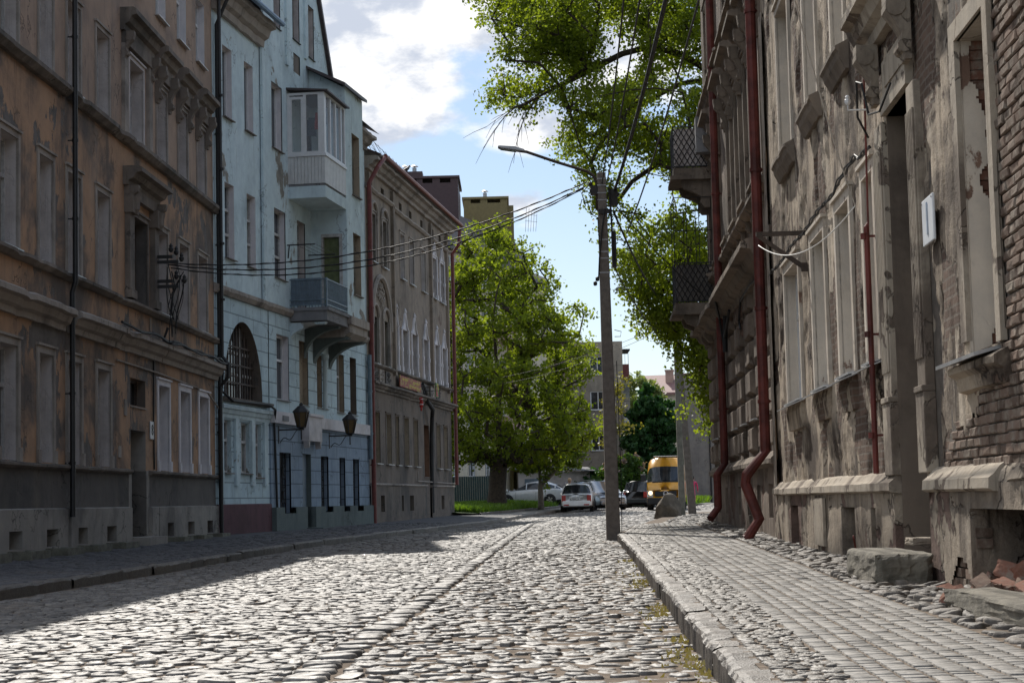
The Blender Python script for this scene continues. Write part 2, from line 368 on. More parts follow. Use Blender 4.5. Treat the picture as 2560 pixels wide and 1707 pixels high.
def _brickmat(n, c):
    m, g, b = new_mat(n); t = g.n('ShaderNodeTexCoord').outputs['Object']; isl = g.n('ShaderNodeNewGeometry').outputs['Random Per Island']
    cc = g.mix(isl, tuple(x * .55 for x in c), tuple(min(1, x * 1.25) for x in c)); cc = g.mix(g.ss(g.noise(t, 5, 8, .7), .45, .65), cc, (.26, .22, .18))
    g.set(b.inputs['Base Color'], cc); b.inputs['Roughness'].default_value = .92; b.inputs['Specular IOR Level'].default_value = .2
    g.set(b.inputs['Normal'], g.bump(g.noise(t, 40, 8, .7), .6, .015)); return m
M['brick'] = _brickmat('old_brick', (.185, .13, .10))
M['redbrick'] = _brickmat('red_brick', (.21, .105, .075))
M['mortar'] = simple('mortar', (.1, .083, .068), .95, var=.3, scale=8, bump=.6)

# ------------------------------------------------------------------ ground
def gz(Y): return np.interp(Y, [-20, 0, 45, 70, 95, 120, 400, 3000], [-.12, -.05, .107, .2, .36, .5, 1.2, 1.2])
def XL(Y): return np.interp(Y, [-8, 10, 20.8, 27.3, 38.4, 46, 54, 65, 80, 90, 100, 112, 125], [-7.4, -6.5, -5.85, -5.35, -4.75, -3.95, -2.75, -1.3, .35, 1.5, 2.8, 4.6, 7.0])
def XR(Y): return np.interp(Y, [-8, 0, 10, 23.4, 40.7, 48, 60, 70, 80, 95, 112, 125], [.45, .72, 1.07, 1.6, 2.22, 2.9, 4.3, 5.6, 7.2, 10.2, 14.5, 18])
def road_z(X, Y):
    a, b = XL(Y), XR(Y); t = np.clip((X - a) / (b - a), 0, 1); return gz(Y) + .1 * t * (1 - t)
def RF(Y): return 4.432 - (31.035 - Y) * math.tan(R(2.6))      # right house line
def strip(name, Ys, fa, fb, fz, mat, n=6, kind='structure', label=None):
    P = []
    for Y in Ys:
        for k in range(n + 1):
            X = fa(Y) + (fb(Y) - fa(Y)) * k / n; P.append((X, Y, fz(X, Y)))
    q = [[i * (n + 1) + k, i * (n + 1) + k + 1, (i + 1) * (n + 1) + k + 1, (i + 1) * (n + 1) + k] for i in range(len(Ys) - 1) for k in range(n)]
    return tag(place(name, np_mesh(name, P, q, mat)), kind=kind)

gy = np.concatenate([np.linspace(-20, 130, 76), [160, 220, 320, 500, 900, 1800, 3000]]); gx = np.array([-2500, -600, -150, -60, -30, -15, -8, -4, 0, 4, 8, 15, 30, 60, 150, 600, 2500.])
P = [(x, y, float(gz(y)) - .14) for y in gy for x in gx]; nx = len(gx)
tag(place('ground', np_mesh('ground', P, [[i * nx + k, i * nx + k + 1, (i + 1) * nx + k + 1, (i + 1) * nx + k] for i in range(len(gy) - 1) for k in range(nx - 1)], M['ground'])), kind='structure')
YS = list(np.arange(-6, 126, 2.0))
strip('road', YS, lambda y: XL(y) - .02, lambda y: XR(y) + .02, lambda x, y: road_z(x, y) - .007, M['sand'], 10)
# far street and open ground to the right, past the second house
strip('side_street', list(np.arange(49, 150, 4.0)), lambda y: XR(y) + .0, lambda y: XR(y) + 22, lambda x, y: gz(y) + .045 + .02 * min(1, max(0, x - XR(y))), M['cobble2'], 6)
strip('far_street', list(np.arange(120, 240, 8.0)), lambda y: -20, lambda y: 60, lambda x, y: gz(y) - .03, M['asphalt'], 6)

_cobT = None
def stones(name, cx, cy, cz, hw, hl, h, rot, mat, n=10, pw=3.0, tilt=.04, kind='structure'):
    """many rounded stones as one sheet: hw/hl half sizes across/along the street"""
    N = len(cx); a = np.linspace(0, 2 * np.pi, n, endpoint=False) + .3
    ca = np.sign(np.cos(a)) * np.abs(np.cos(a)) ** (2 / pw); sa = np.sign(np.sin(a)) * np.abs(np.sin(a)) ** (2 / pw)
    rings = ((1, -1.2), (.985, .25), (.9, .8), (.6, .97), (.2, 1.0))
    jit = 1 + rng.normal(0, .07, (N, n))
    V = np.zeros((N, len(rings), n, 3)); tx = rng.normal(0, tilt, N)[:, None]; ty = rng.normal(0, tilt, N)[:, None]
    c, s_ = np.cos(rot)[:, None], np.sin(rot)[:, None]
    for i, (r, z) in enumerate(rings):
        lx = ca * r * jit * hw[:, None]; ly = sa * r * jit * hl[:, None]
        V[:, i, :, 0] = cx[:, None] + lx * c - ly * s_; V[:, i, :, 1] = cy[:, None] + lx * s_ + ly * c
        V[:, i, :, 2] = cz[:, None] + h[:, None] * z + (tx * lx + ty * ly) * (z > 0) + (rng.normal(0, .0025, (N, n)) if z > .5 else 0)
    K = len(rings); base = np.arange(N)[:, None, None] * (K * n)
    ii = np.arange(K - 1)[:, None] * n; kk = np.arange(n)[None, :]; k2 = (kk + 1) % n
    q = np.stack([base + (ii + kk)[None], base + (ii + k2)[None], base + (ii + n + k2)[None], base + (ii + n + kk)[None]], -1).reshape(-1, 4)
    # top as quads fan of opposite pairs
    tb = (np.arange(N)[:, None] * K * n + (K - 1) * n)
    tops = []
    for k in range(n // 2 - 1): tops.append(np.stack([tb + k, tb + k + 1, tb + n - 2 - k, tb + n - 1 - k], -1))
    q = np.concatenate([q, np.concatenate(tops, 1).reshape(-1, 4)])
    return tag(place(name, np_mesh(name, V.reshape(-1, 3), q, mat, smooth=True)), kind=kind)

def ribX(Y): return np.interp(Y, [0, 10.6, 18.6, 30, 47, 64, 80, 100], [-1.62, -1.24, -.93, -.6, -.07, .52, 1.9, 4.2])
A = {k: [] for k in 'xywlhr'}
def put(x, y, w_, l_, h_, r_): A['x'].append(x); A['y'].append(y); A['w'].append(w_); A['l'].append(l_); A['h'].append(h_); A['r'].append(r_)
Y = 7.6
while Y < 118:
    big = 1 if Y < 34 else (1.35 if Y < 60 else 1.8)
    pitch = .135 * big * random.uniform(.86, 1.14)
    # left, regular courses
    x = XL(Y) + .1 + random.uniform(0, .1); end = ribX(Y) - .16
    while x < end:
        w_ = random.uniform(.09, .215) * big; w_ = min(w_, max(.08, end - x))
        yy = Y + .035 * math.sin(x * 1.7 + Y * .6) + random.gauss(0, .012)
        if random.random() > .015: put(x + w_ / 2, yy, w_ * .495, pitch * random.uniform(.46, .53), random.uniform(.008, .018) * (1 if big == 1 else 1.3), random.gauss(0, .06))
        x += w_ + .006
    # right of the ribbon, irregular field stones
    x = ribX(Y) + .13 + random.uniform(0, .05); end = XR(Y) - .05
    while x < end:
        w_ = random.uniform(.07, .2) * big
        if random.random() > .1: put(x + w_ / 2, Y + random.gauss(0, .045), w_ * .5, pitch * random.uniform(.32, .58), random.uniform(.004, .022), random.gauss(0, .35))
        x += w_ + random.uniform(.004, .03)
    Y += pitch
Y = 7.6
while Y < 100:      # the raised line of larger stones
    l_ = random.uniform(.14, .24); put(ribX(Y) + random.gauss(0, .014), Y, random.uniform(.1, .14), l_ * .5, random.uniform(.018, .034), random.gauss(0, .12)); Y += l_ * 1.03
for k in A: A[k] = np.array(A[k])
low_ = np.clip((A['x'] - ribX(A['y']) - .3) / (XR(A['y']) - ribX(A['y'])), 0, 1) * .007
stones('cobblestones', A['x'], A['y'], road_z(A['x'], A['y']) - .006 - low_ + rng.normal(0, .005, len(A['x'])), A['w'], A['l'], A['h'], A['r'], M['cobble'], 10)

# left pavement: sheet up to the houses
OD = (math.sin(R(2.01)), math.cos(R(2.01)))
def LF(Y): return np.interp(Y, [-10, 30.35, 48.29, 64.97, 82.8, 83], [-8.528 - 40.35 * OD[0] / OD[1], -8.528, -7.898, -5.199, -2.84, -2.8])
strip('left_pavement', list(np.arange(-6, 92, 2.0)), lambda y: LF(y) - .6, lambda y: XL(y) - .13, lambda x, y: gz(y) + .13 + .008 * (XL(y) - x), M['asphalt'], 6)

def kerb_line(name, fx, y0, y1, side, top, w0=.2, lmin=.5, lmax=1.1, base=-.12, mat=None, rough=.012):
    V, F = [], []
    y = y0; sub = 6
    while y < y1:
        l_ = random.uniform(lmin, lmax) * (1 if y < 40 else 1.5); dz = random.gauss(0, .006); dx = random.gauss(0, .008)
        prof = [(0, base), (0, top - .03), (.02, top - .006), (.06, top), (w0 - .02, top), (w0, top - .02), (w0, base)]
        rows = []
        for i in range(sub + 1):
            t = i / sub; yy = y + .008 + (l_ - .016) * t; b0 = len(V)
            e = .016 if i in (0, sub) else 0
            for (a, z) in prof:
                X = fx(yy) + side * (a + (e if a < w0 / 2 else -e)) + dx + random.gauss(0, rough * (.5 if z < top - .05 else .35))
                V.append((X, yy, float(gz(yy)) + z + (dz - e if z > 0 else 0) + random.gauss(0, rough * .3)))
            rows.append(b0)
        n = len(prof)
        for i in range(sub):
            for k in range(n - 1): F.append([rows[i] + k, rows[i] + k + 1, rows[i + 1] + k + 1, rows[i + 1] + k])
        y += l_
    mb = MB(); mb.add(V, F); o = mb.obj(name, mat or M['kerb'], smooth=False); return tag(o, kind='structure')
X_, Y_, W_, L_, H_, R_ = [], [], [], [], [], []
Y = 9.0
while Y < 64:
    b = 1.3 if Y < 34 else 1.8; p = .13 * b; x = XL(Y) - .2
    while x > max(XL(Y) - 3.2, LF(Y) + .3):
        w_ = random.uniform(.1, .2) * b
        X_.append(x - w_ / 2); Y_.append(Y + random.gauss(0, .02)); W_.append(w_ * .48); L_.append(p * random.uniform(.4, .52)); H_.append(random.uniform(.002, .014)); R_.append(random.gauss(0, .15)); x -= w_ + .008
    Y += p
X_, Y_, W_, L_, H_, R_ = map(np.array, (X_, Y_, W_, L_, H_, R_))
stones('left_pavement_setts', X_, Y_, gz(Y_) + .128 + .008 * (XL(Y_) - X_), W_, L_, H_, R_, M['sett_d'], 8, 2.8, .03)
kerb_line('left_kerb', XL, 5, 96, -1, .14, .16, .9, 1.5)
kerb_line('right_kerb', XR, 6.5, 40.2, 1, .175, .2, .22, .5, rough=.012)

# right pavement: fine setts, pale pavers, rough cobbles along the wall
def TL(Y): return np.interp(Y, [0, 8.7, 15.7, 22.2, 31.5, 42, 50.6], [1.1, 1.53, 1.89, 2.17, 2.6, 3.1, 3.65])
def TR(Y): return np.interp(Y, [0, 9.6, 12.9, 15.7, 20.4, 29.4, 43, 50.6], [2.2, 2.62, 2.78, 2.9, 3.19, 3.68, 4.35, 4.9])
def pz(X, Y): return gz(Y) + .17 + .012 * (X - XR(Y))
strip('right_pavement', list(np.arange(5, 49.1, 1.0)), lambda y: XR(y) + .15, lambda y: RF(y) + .3, lambda x, y: pz(x, y) - .006, M['sand'], 8)
strip('corner_pavement', list(np.arange(40, 82, 2.0)), lambda y: XR(y) + .0, lambda y: XR(y) + 3 if y > 48 else max(RF(y) - .2, XR(y) + .2), lambda x, y: gz(y) + .07 + .1 * max(0, min(1, (47 - y) / 6)) + .012 * (x - XR(y)), M['sand'], 4)
X_, Y_, W_, L_, H_, R_ = [], [], [], [], [], []
Y = 7.5
while Y < 50:
    b = 1 if Y < 22 else 1.5; p = .085 * b; x = XR(Y) + .185
    while x < TL(Y) - .04:
        w_ = random.uniform(.07, .13) * b
        X_.append(x + w_ / 2); Y_.append(Y + random.gauss(0, .012)); W_.append(w_ * .49); L_.append(p * random.uniform(.42, .52)); H_.append(random.uniform(.003, .012)); R_.append(random.gauss(0, .25)); x += w_ + random.uniform(.002, .012)
    Y += p
X_, Y_, W_, L_, H_, R_ = map(np.array, (X_, Y_, W_, L_, H_, R_))
stones('sett_band', X_, Y_, pz(X_, Y_) - .004, W_, L_, H_, R_, M['sett'], 8, 2.6, .035)
X_, Y_, W_, L_, H_, R_ = [], [], [], [], [], []
Y = 7.5
while Y < 75:
    b = 1 if Y < 30 else 1.4; p = .15 * b
    x = (TR(Y) if Y < 50 else XR(Y) + .6) + .015; e = RF(Y) + .05 if Y < 49 else XR(Y) + 2.9
    while x < e:
        w_ = random.uniform(.11, .24) * b
        if random.random() > .1: X_.append(x + w_ / 2); Y_.append(Y + random.gauss(0, .04)); W_.append(w_ * .48); L_.append(p * random.uniform(.38, .6)); H_.append(random.uniform(.012, .042)); R_.append(random.gauss(0, .4))
        x += w_ + random.uniform(0, .03)
    Y += p
X_, Y_, W_, L_, H_, R_ = map(np.array, (X_, Y_, W_, L_, H_, R_))
zc = np.where(Y_ < 49, pz(X_, Y_), gz(Y_) + .075 + .012 * (X_ - XR(Y_)))
stones('wall_side_cobbles', X_, Y_, zc - .01, W_, L_, H_, R_, M['cobble2'], 10, 2.3, .12)
# pavers: little blocks in nine lengthwise courses
V, Q = [], []
Y = 7.5
cols = 9
tv = np.array([(-1, -1, -3), (1, -1, -3), (1, 1, -3), (-1, 1, -3), (-1, -1, .8), (1, -1, .8), (1, 1, .8), (-1, 1, .8), (-.96, -.96, 1), (.96, -.96, 1), (.96, .96, 1), (-.96, .96, 1)], float)
tq = [[0, 1, 5, 4], [1, 2, 6, 5], [2, 3, 7, 6], [3, 0, 4, 7], [4, 5, 9, 8], [5, 6, 10, 9], [6, 7, 11, 10], [7, 4, 8, 11], [8, 9, 10, 11]]
while Y < 50.5:
    p = .112 if Y < 26 else .17; tw = (TR(Y) - TL(Y)) / cols
    for c in range(cols):
        x = TL(Y) + (c + .5) * tw; yy = Y + (c * .37 % 1) * p + random.gauss(0, .004)
        h = -.004 + random.gauss(0, .0016); w_ = tw * .5 - (.012 if c % 2 else .005) - abs(random.gauss(0, .003)); l_ = p * .5 - .004
        t_ = tv * np.array([w_, l_, .012]); t_[:, 2] += t_[:, 0] * random.gauss(0, .008) + t_[:, 1] * random.gauss(.0, .02)
        rz = random.gauss(.0, .02); X2 = t_[:, 0] * math.cos(rz) - t_[:, 1] * math.sin(rz); Y2 = t_[:, 0] * math.sin(rz) + t_[:, 1] * math.cos(rz)
        b0 = len(V) * 12
        V.append(np.stack([X2 + x, Y2 + yy, t_[:, 2] + float(pz(x, yy)) - .004 + h], 1)); Q += [[b0 + i for i in f] for f in tq]
    Y += p
tag(place('paver_band', np_mesh('paver_band', np.concatenate(V), Q, M['tile'])), kind='structure')

# grass verge on the left beyond the brown house, with its kerb
def VX(Y): return np.interp(Y, [80, 86, 95, 104, 112], [-2.2, -.9, .6, 2.2, 3.4])
def vz(x, y): return float(gz(y)) + .22 + .16 * min(1, max(0, (VX(y) - x) / 2.5))
strip('grass_verge', list(np.arange(82, 130, 2.0)), lambda y: -14, lambda y: VX(y) - .12, vz, M['turf'], 10)
strip('far_pavement', list(np.arange(80, 118, 2.0)), lambda y: VX(y) - .2, lambda y: XL(y) - .13, lambda x, y: gz(y) + .14, M['tile'], 4)
kerb_line('verge_kerb', lambda y: VX(y) + .0, 83, 112, -1, .25, .14, .9, 1.3)
strip('car_park', list(np.arange(107, 130, 2.0)), lambda y: -12, lambda y: XL(y) - .3, lambda x, y: gz(y) + .275, M['asphalt'], 4)
strip('far_green', list(np.arange(112, 134, 2.0)), lambda y: XL(y) + 1.0, lambda y: XL(y) + 6.4, lambda x, y: gz(y) + .12, M['turf'], 4)

def blades(name, xs, ys, zs, h, mat, w_=.012, kind='stuff'):
    N = len(xs); a = rng.random(N) * 6.28; le = rng.normal(0, .35, (N, 2)); hh = h * (0.5 + rng.random(N))
    dx_, dy_ = np.cos(a) * w_, np.sin(a) * w_
    V = np.zeros((N, 4, 3)); V[:, 0] = np.stack([xs - dx_, ys - dy_, zs], 1); V[:, 1] = np.stack([xs + dx_, ys + dy_, zs], 1)
    tx, ty = xs + le[:, 0] * hh, ys + le[:, 1] * hh
    V[:, 2] = np.stack([tx + dx_ * .2, ty + dy_ * .2, zs + hh], 1); V[:, 3] = np.stack([tx - dx_ * .2, ty - dy_ * .2, zs + hh], 1)
    return tag(place(name, np_mesh(name, V.reshape(-1, 3), np.arange(N * 4).reshape(-1, 4), mat)), kind=kind)
n = 26000; ys = 83 + rng.random(n) ** 1.5 * 24; xs = VX(ys) - .2 - rng.random(n) * 5
o = blades('grass', xs, ys, np.array([vz(a, b) for a, b in zip(xs, ys)]), .22, M['grass'], .03); tag(o, 'short green grass growing on the verge under the big linden', 'grass')
n = 6000; ys = 113 + rng.random(n) * 18; xs = XL(ys) + 1.2 + rng.random(n) * 5
o = blades('grass', xs, ys, gz(ys) + .12, .35, M['grass'], .045); tag(o, 'sunlit strip of long grass before the parked blue car', 'grass')
n = 2500; ys = 62 + rng.random(n) * 14; xs = np.interp(ys, [62, 76], [7.2, 9.8]) + rng.random(n) * 1.0
o = blades('grass', xs, ys, gz(ys) + .12, .3, M['grass'], .03); tag(o, 'sunlit tuft of grass at the far house corner', 'grass')
# yellow bits in the gutter
n = 1500; ys = 8 + rng.random(n) ** 1.3 * 20; xs = XR(ys) - .02 - np.abs(rng.normal(0, .11, n)); keep = fbm(xs * 2, ys * .9) > .54; xs, ys = xs[keep], ys[keep]
o = blades('leaf_litter', xs, ys, road_z(xs, ys) + .02 + rng.random(len(xs)) * .012, .02, M['litter'], .012); tag(o, 'yellow blossom litter gathered in the gutter along the right kerb', 'leaf litter')

# ------------------------------------------------------------------ facade kit (local x along the front, y into the house, z up)
def lines(a, b, brk, step):
    p = sorted({round(t, 4) for t in [a, b] + [t for t in brk if a < t < b]}); out = [p[0]]
    for s_, e in zip(p, p[1:]):
        k = max(1, math.ceil((e - s_) / step)); out += [s_ + (e - s_) * i / k for i in range(1, k + 1)]
    return np.array(out)

def wall(name, root, u0, u1, z0, z1, ops, mat, step=.4, amp=0, hole=None, y=0, pits=0, label=None, nsc=3.0):
    us = lines(u0, u1, [t for o in ops for t in o[:2]], step); zs = lines(z0, z1, [t for o in ops for t in o[2:4]], step)
    U, Z = np.meshgrid(us, zs, indexing='ij'); D = np.zeros_like(U)
    if amp:
        D = (fbm(U * nsc, Z * nsc * .6, 3.3) - .5) * 2 * amp
        if pits:
            pm = fbm(U * 1.5 + 9, Z * .8 + 4, 7.7, 5); D += np.clip((pm - .54) * 30, 0, 1) * pits
            st = fbm(U * 7, Z * .5 + 2, 1.1, 4); D += np.clip((st - .58) * 12, 0, 1) * pits * .6
        for o in ops:
            d = np.maximum(np.maximum(o[0] - U, U - o[1]), np.maximum(o[2] - Z, Z - o[3])); D *= np.clip(d / .06, 0, 1) * .75 + .25
    V = np.stack([U, D + y, Z], -1).reshape(-1, 3); nz = len(zs)
    i, k = np.meshgrid(np.arange(len(us) - 1), np.arange(nz - 1), indexing='ij')
    uc, zc = (us[i] + us[i + 1]) / 2, (zs[k] + zs[k + 1]) / 2; keep = np.ones_like(uc, bool)
    for o in ops: keep &= ~((uc > o[0]) & (uc < o[1]) & (zc > o[2]) & (zc < o[3]))
    if hole is not None: keep &= ~hole(uc, zc)
    a = (i * nz + k)[keep]; q = np.stack([a, a + nz, a + nz + 1, a + 1], 1)
    o = place(name, np_mesh(name, V, q, mat), root)
    if label: o['label'] = label
    return o

def rect_reveal(mb, u0, u1, z0, z1, d, m=0, y=0):
    mb.quad((u0, y, z0), (u0, y, z1), (u0, d, z1), (u0, d, z0), m=m); mb.quad((u1, y, z0), (u1, d, z0), (u1, d, z1), (u1, y, z1), m=m)
    mb.quad((u0, y, z1), (u1, y, z1), (u1, d, z1), (u0, d, z1), m=m); mb.quad((u0, y, z0), (u0, d, z0), (u1, d, z0), (u1, y, z0), m=m)

def win(root, u0, u1, z0, z1, d=.2, frame='oldwhite', pane='pane', reveal='reveal', casing=0, cp=.03, cm=None, sill=.08, sm='metal_sill', cols=2, rows=(.68,), name='window', label=None, hood=0, fw=.055, side=.03):
    w_, h = u1 - u0, z1 - z0; a, b = -w_ / 2, w_ / 2; loc = ((u0 + u1) / 2, 0, z0)
    mb = MB(); mb.quad((a, d, 0), (b, d, 0), (b, d, h), (a, d, h)); W = mb.obj(name, M['pane_g' if pane == 'pane' and random.random() < .35 else pane], root, loc)
    if label: W['label'] = label
    if frame:
        f = MB(); y0, y1 = d - .05, d + .02
        f.box(a, a + fw, y0, y1, 0, h); f.box(b - fw, b, y0, y1, 0, h); f.box(a + fw, b - fw, y0, y1, 0, fw); f.box(a + fw, b - fw, y0, y1, h - fw, h)
        zr = [0] + [h * r for r in rows] + [h]
        for r in rows: f.box(a + fw, b - fw, y0 - .015, y1, h * r - fw * .65, h * r + fw * .65)
        for c in range(1, cols):
            x = a + w_ * c / cols
            for lo, hi in zip(zr, zr[1:]): f.box(x - fw * .45, x + fw * .45, y0 + .005, y1, lo + fw * .7, hi - fw * .7)
        f.obj('frame', M[frame], W)
    s_ = MB(); rect_reveal(s_, a, b, 0, h, d)
    if casing:
        c = casing
        s_.box(a - c, a, -cp, .02, -.02, h, m=1); s_.box(b, b + c, -cp, .02, -.02, h, m=1); s_.box(a - c, b + c, -cp, .02, h + .002, h + c, m=1)
        s_.box(a - c - .03, b + c + .03, -cp - .035, .02, h + c + .002, h + c + .045, m=1)
        if hood: s_.box(a - c - .03, a - .0, -cp - .03, -cp, -.02, .22, m=1); s_.box(b, b + c + .03, -cp - .03, -cp, -.02, .22, m=1)
    s_.obj('surround', [M[reveal], M[cm or 'trim']], W)
    if sill:
        k = MB(); k.add([(a - side, -sill, -.045), (b + side, -sill, -.045), (b + side, d, -.004), (a - side, d, -.004), (a - side, -sill, -.02), (b + side, -sill, -.02), (b + side, d, .02), (a - side, d, .02)],
                        [[0, 3, 2, 1], [4, 5, 6, 7], [0, 1, 5, 4], [1, 2, 6, 5], [2, 3, 7, 6], [3, 0, 4, 7]])
        k.obj('sill', M[sm], W)
    return W

def mold(mb, u0, u1, prof, m=0): mb.prism(prof, 'x', u0, u1, m); return mb
def cornice_prof(z, p, h, back=.02):
    return [(back, z), (-p * .25, z), (-p * .3, z + h * .25), (-p * .55, z + h * .35), (-p * .7, z + h * .62), (-p, z + h * .68), (-p, z + h * .9), (-p * .8, z + h), (back, z + h)]
def ledge_prof(z, p, h): return [(.02, z), (-p * .5, z), (-p, z + h * .4), (-p, z + h * .75), (.02, z + h)]
def rough_mold(name, root, u0, u1, prof, mat, step=.16, amp=.012, gap=None):
    """moulding with a chipped, uneven front"""
    us = lines(u0, u1, [], step); n = len(prof); V = []
    for u in us:
        for (y, z) in prof:
            k = float(fbm(u * 2.3 + z * 3, z * 5 + y * 4, 2.2, 4) - .5) * 2 * amp
            ch = max(0, float(fbm(u * 1.7, z * .4 + 5, 6.1, 4)) - .6) * .25
            V.append((u, y + k + (ch if y < -.01 else 0), z + k * .6 - (ch * .3 if y < -.01 else 0)))
    F = [[i * n + k, i * n + (k + 1) % n, (i + 1) * n + (k + 1) % n, (i + 1) * n + k] for i in range(len(us) - 1) for k in range(n)]
    F += [list(range(n))[::-1], list(range((len(us) - 1) * n, len(us) * n))]
    mb = MB(); mb.add(V, F); return mb.obj(name, mat, root)

def console_mb(h=.5, p=.25, w_=.16):
    """scroll bracket: top at z=0, hanging down"""
    mb = MB(); pr = [(0, 0), (-p, 0), (-p, -h * .12), (-p * .92, -h * .3), (-p * .6, -h * .45), (-p * .38, -h * .6), (-p * .42, -h * .8), (-p * .28, -h), (0, -h)]
    mb.prism(pr, 'x', -w_ / 2, w_ / 2); mb.tube([(-w_ / 2 - .015, -p * .62, -h * .2), (w_ / 2 + .015, -p * .62, -h * .2)], h * .15, 10); mb.tube([(-w_ / 2 - .012, -p * .3, -h * .8), (w_ / 2 + .012, -p * .3, -h * .8)], h * .1, 10)
    return mb

def pediment(root, uc, z, w_, p, h, mat, ch=.5):
    mb = MB(); mold(mb, uc - w_ / 2, uc + w_ / 2, cornice_prof(z + h * .35, p, h * .65)); mb.box(uc - w_ / 2 + .1, uc + w_ / 2 - .1, -p * .3, .0, z, z + h * .36)
    o = mb.obj('pediment', mat, root)
    for s_ in (-1, 1): console_mb(ch, p * .75, .17).obj('console', mat, root, (uc + s_ * (w_ / 2 - .2), 0, z + h * .34))
    return o

def pipe(root, pts, r, mat, rings=(), name='drainpipe'):
    mb = MB(); mb.tube(pts, r, 10); r = r[0] if isinstance(r, list) else r
    for (x, y, z) in rings: mb.lathe([(r * 1.0, -.03), (r * 1.22, -.03), (r * 1.22, .03), (r * 1.0, .03)], (x, y, z), 10); mb.box(x - r * .2, x + r * .2, y, y + .14, z - .012, z + .012)
    return mb.obj(name, M[mat], root, smooth=False)

def roof_mb(u0, u1, z, d, h, over=.3, t=.08):
    mb = MB(); mb.prism([(-over, z), (d / 2, z + h), (d + over, z), (d + over, z + t), (d / 2, z + h + t), (-over, z + t)], 'x', u0, u1); return mb

def shell(root, u0, u1, z0, z1, d, mat, name='side_wall'):
    mb = MB(); mb.quad((u0, 0, z0), (u0, d, z0), (u0, d, z1), (u0, 0, z1)); mb.quad((u1, 0, z0), (u1, 0, z1), (u1, d, z1), (u1, d, z0)); mb.quad((u0, d, z0), (u1, d, z0), (u1, d, z1), (u0, d, z1))
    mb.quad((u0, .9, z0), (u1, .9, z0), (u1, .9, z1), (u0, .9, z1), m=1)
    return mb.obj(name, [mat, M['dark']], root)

def text(s, name, size, mat, parent, loc, rot, ext=.004, align='CENTER'):
    c = bpy.data.curves.new(name, 'FONT'); c.body = s; c.size = size; c.extrude = ext; c.align_x = align; c.align_y = 'CENTER'; c.materials.append(mat)
    t = bpy.data.objects.new(name, c); COL.objects.link(t); bpy.context.view_layer.update()
    me = bpy.data.meshes.new_from_object(t.evaluated_get(bpy.context.evaluated_depsgraph_get())); bpy.data.objects.remove(t); bpy.data.curves.remove(c); me.name = name
    o = place(name, me, parent, loc); o.rotation_euler = rot; return o

# ================================================================== ORANGE HOUSE (left, nearest)
OR = empty('apartment_house', (-8.528, 30.35, 0), R(90 - 2.01), 'stained ochre plastered tenement with grey plinth, nearest on the left', 'house')
gfo, f2o, f3o, f4o, cel = [], [], [], [], []
cols_g = [(-6.3, -5.3), (-4.2, -3.2), (-2.1, -1.15), (-.1, .9), (2.15, 3.02), (3.98, 4.9), (6.1, 7.1), (11.42, 12.5), (13.68, 14.8), (15.92, 17.05)]
cols_u = [c if c[0] < 11 else (c[0] + .0, c[1] - .05) for c in cols_g]
for c in cols_g: gfo.append((*c, 1.89, 3.84))
door_o = (8.84, 10.2, .5, 2.72); tran_o = (8.84, 10.2, 3.25, 3.84)
for c in cols_u: f2o.append((*c, 5.52, 7.44))
f2o.append((9.12, 10.42, 5.52, 7.38))
for c in cols_u: f3o.append((*c, 9.08, 10.8))
f3o.append((8.84, 10.1, 9.08, 10.8))
for c in cols_u: f4o.append((*c, 12.5, 14.2))
f4o.append((8.9, 10.0, 12.5, 14.2))
cels = [(-5.9, -5.2), (-3.9, -3.2), (-1.9, -1.2), (.2, .93), (2.36, 3.09), (4.42, 5.08), (6.53, 7.28), (11.95, 12.58), (14.15, 14.88), (16.45, 17.15)]
for c in cels: cel.append((*c, .38, .69))
L0, L1 = -8, 17.95
wall('wall', OR, L0, L1, 1.86, 9.0, gfo + f2o + [(8.84, 10.2, 1.86, 2.72), tran_o], M['orange'], .25, .012)
wall('upper_wall', OR, L0, L1, 9.0, 16.0, f3o + f4o, M['orange_top'], .5, .008)
wall('dado', OR, L0, 8.6, 1.0, 1.86, [], M['dado'], .25, .012, y=-.01)
wall('dado', OR, 10.45, L1, 1.0, 1.86, [], M['dado'], .25, .012, y=-.01)
for a, b in ((8.6, 8.84), (10.2, 10.45)): mb = MB(); mb.box(a, b, -.02, .4, .1, 1.862); mb.obj('door_jamb', M['plinth'], OR)
for a, b in ((L0, 3.75), (3.95, 8.62), (10.43, 11.1), (11.16, L1)):
    ops = [c for c in cel if a < c[0] < b]
    wall('plinth', OR, a, b, 0, 1.05, ops, M['plinth'], .2, .012, y=-.09)
    mb = MB(); mb.quad((a, -.09, 1.05), (b, -.09, 1.05), (b, 0, 1.075), (a, 0, 1.075)); mb.quad((a, 0, 0), (a, -.09, 0), (a, -.09, 1.05), (a, 0, 1.05)); mb.quad((b, -.09, 0), (b, 0, 0), (b, 0, 1.05), (b, -.09, 1.05)); mb.obj('plinth_cap', M['plinth'], OR)
for c in cel:
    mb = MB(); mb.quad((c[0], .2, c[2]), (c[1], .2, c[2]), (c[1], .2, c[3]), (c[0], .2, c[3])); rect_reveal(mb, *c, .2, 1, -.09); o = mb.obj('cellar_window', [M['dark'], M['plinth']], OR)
    mb = MB(); mb.box(c[0] - .12, c[1] + .25, -.5, -.36, .05, .36); mb.box(c[0] - .12, c[0], -.36, -.1, .05, .36); mb.box(c[1] + .11, c[1] + .25, -.36, -.1, .05, .355); mb.obj('light_well_kerb', M['blockstone'], o)
for i, c in enumerate(cols_g):
    W = c[0] > 11
    win(OR, *c, 1.89, 3.84, .26, reveal='reveal_w' if W else 'reveal', casing=.13, cm='reveal_w' if W else 'trim', sill=0, hood=1, rows=(.66,), frame='white' if W else 'oldwhite')
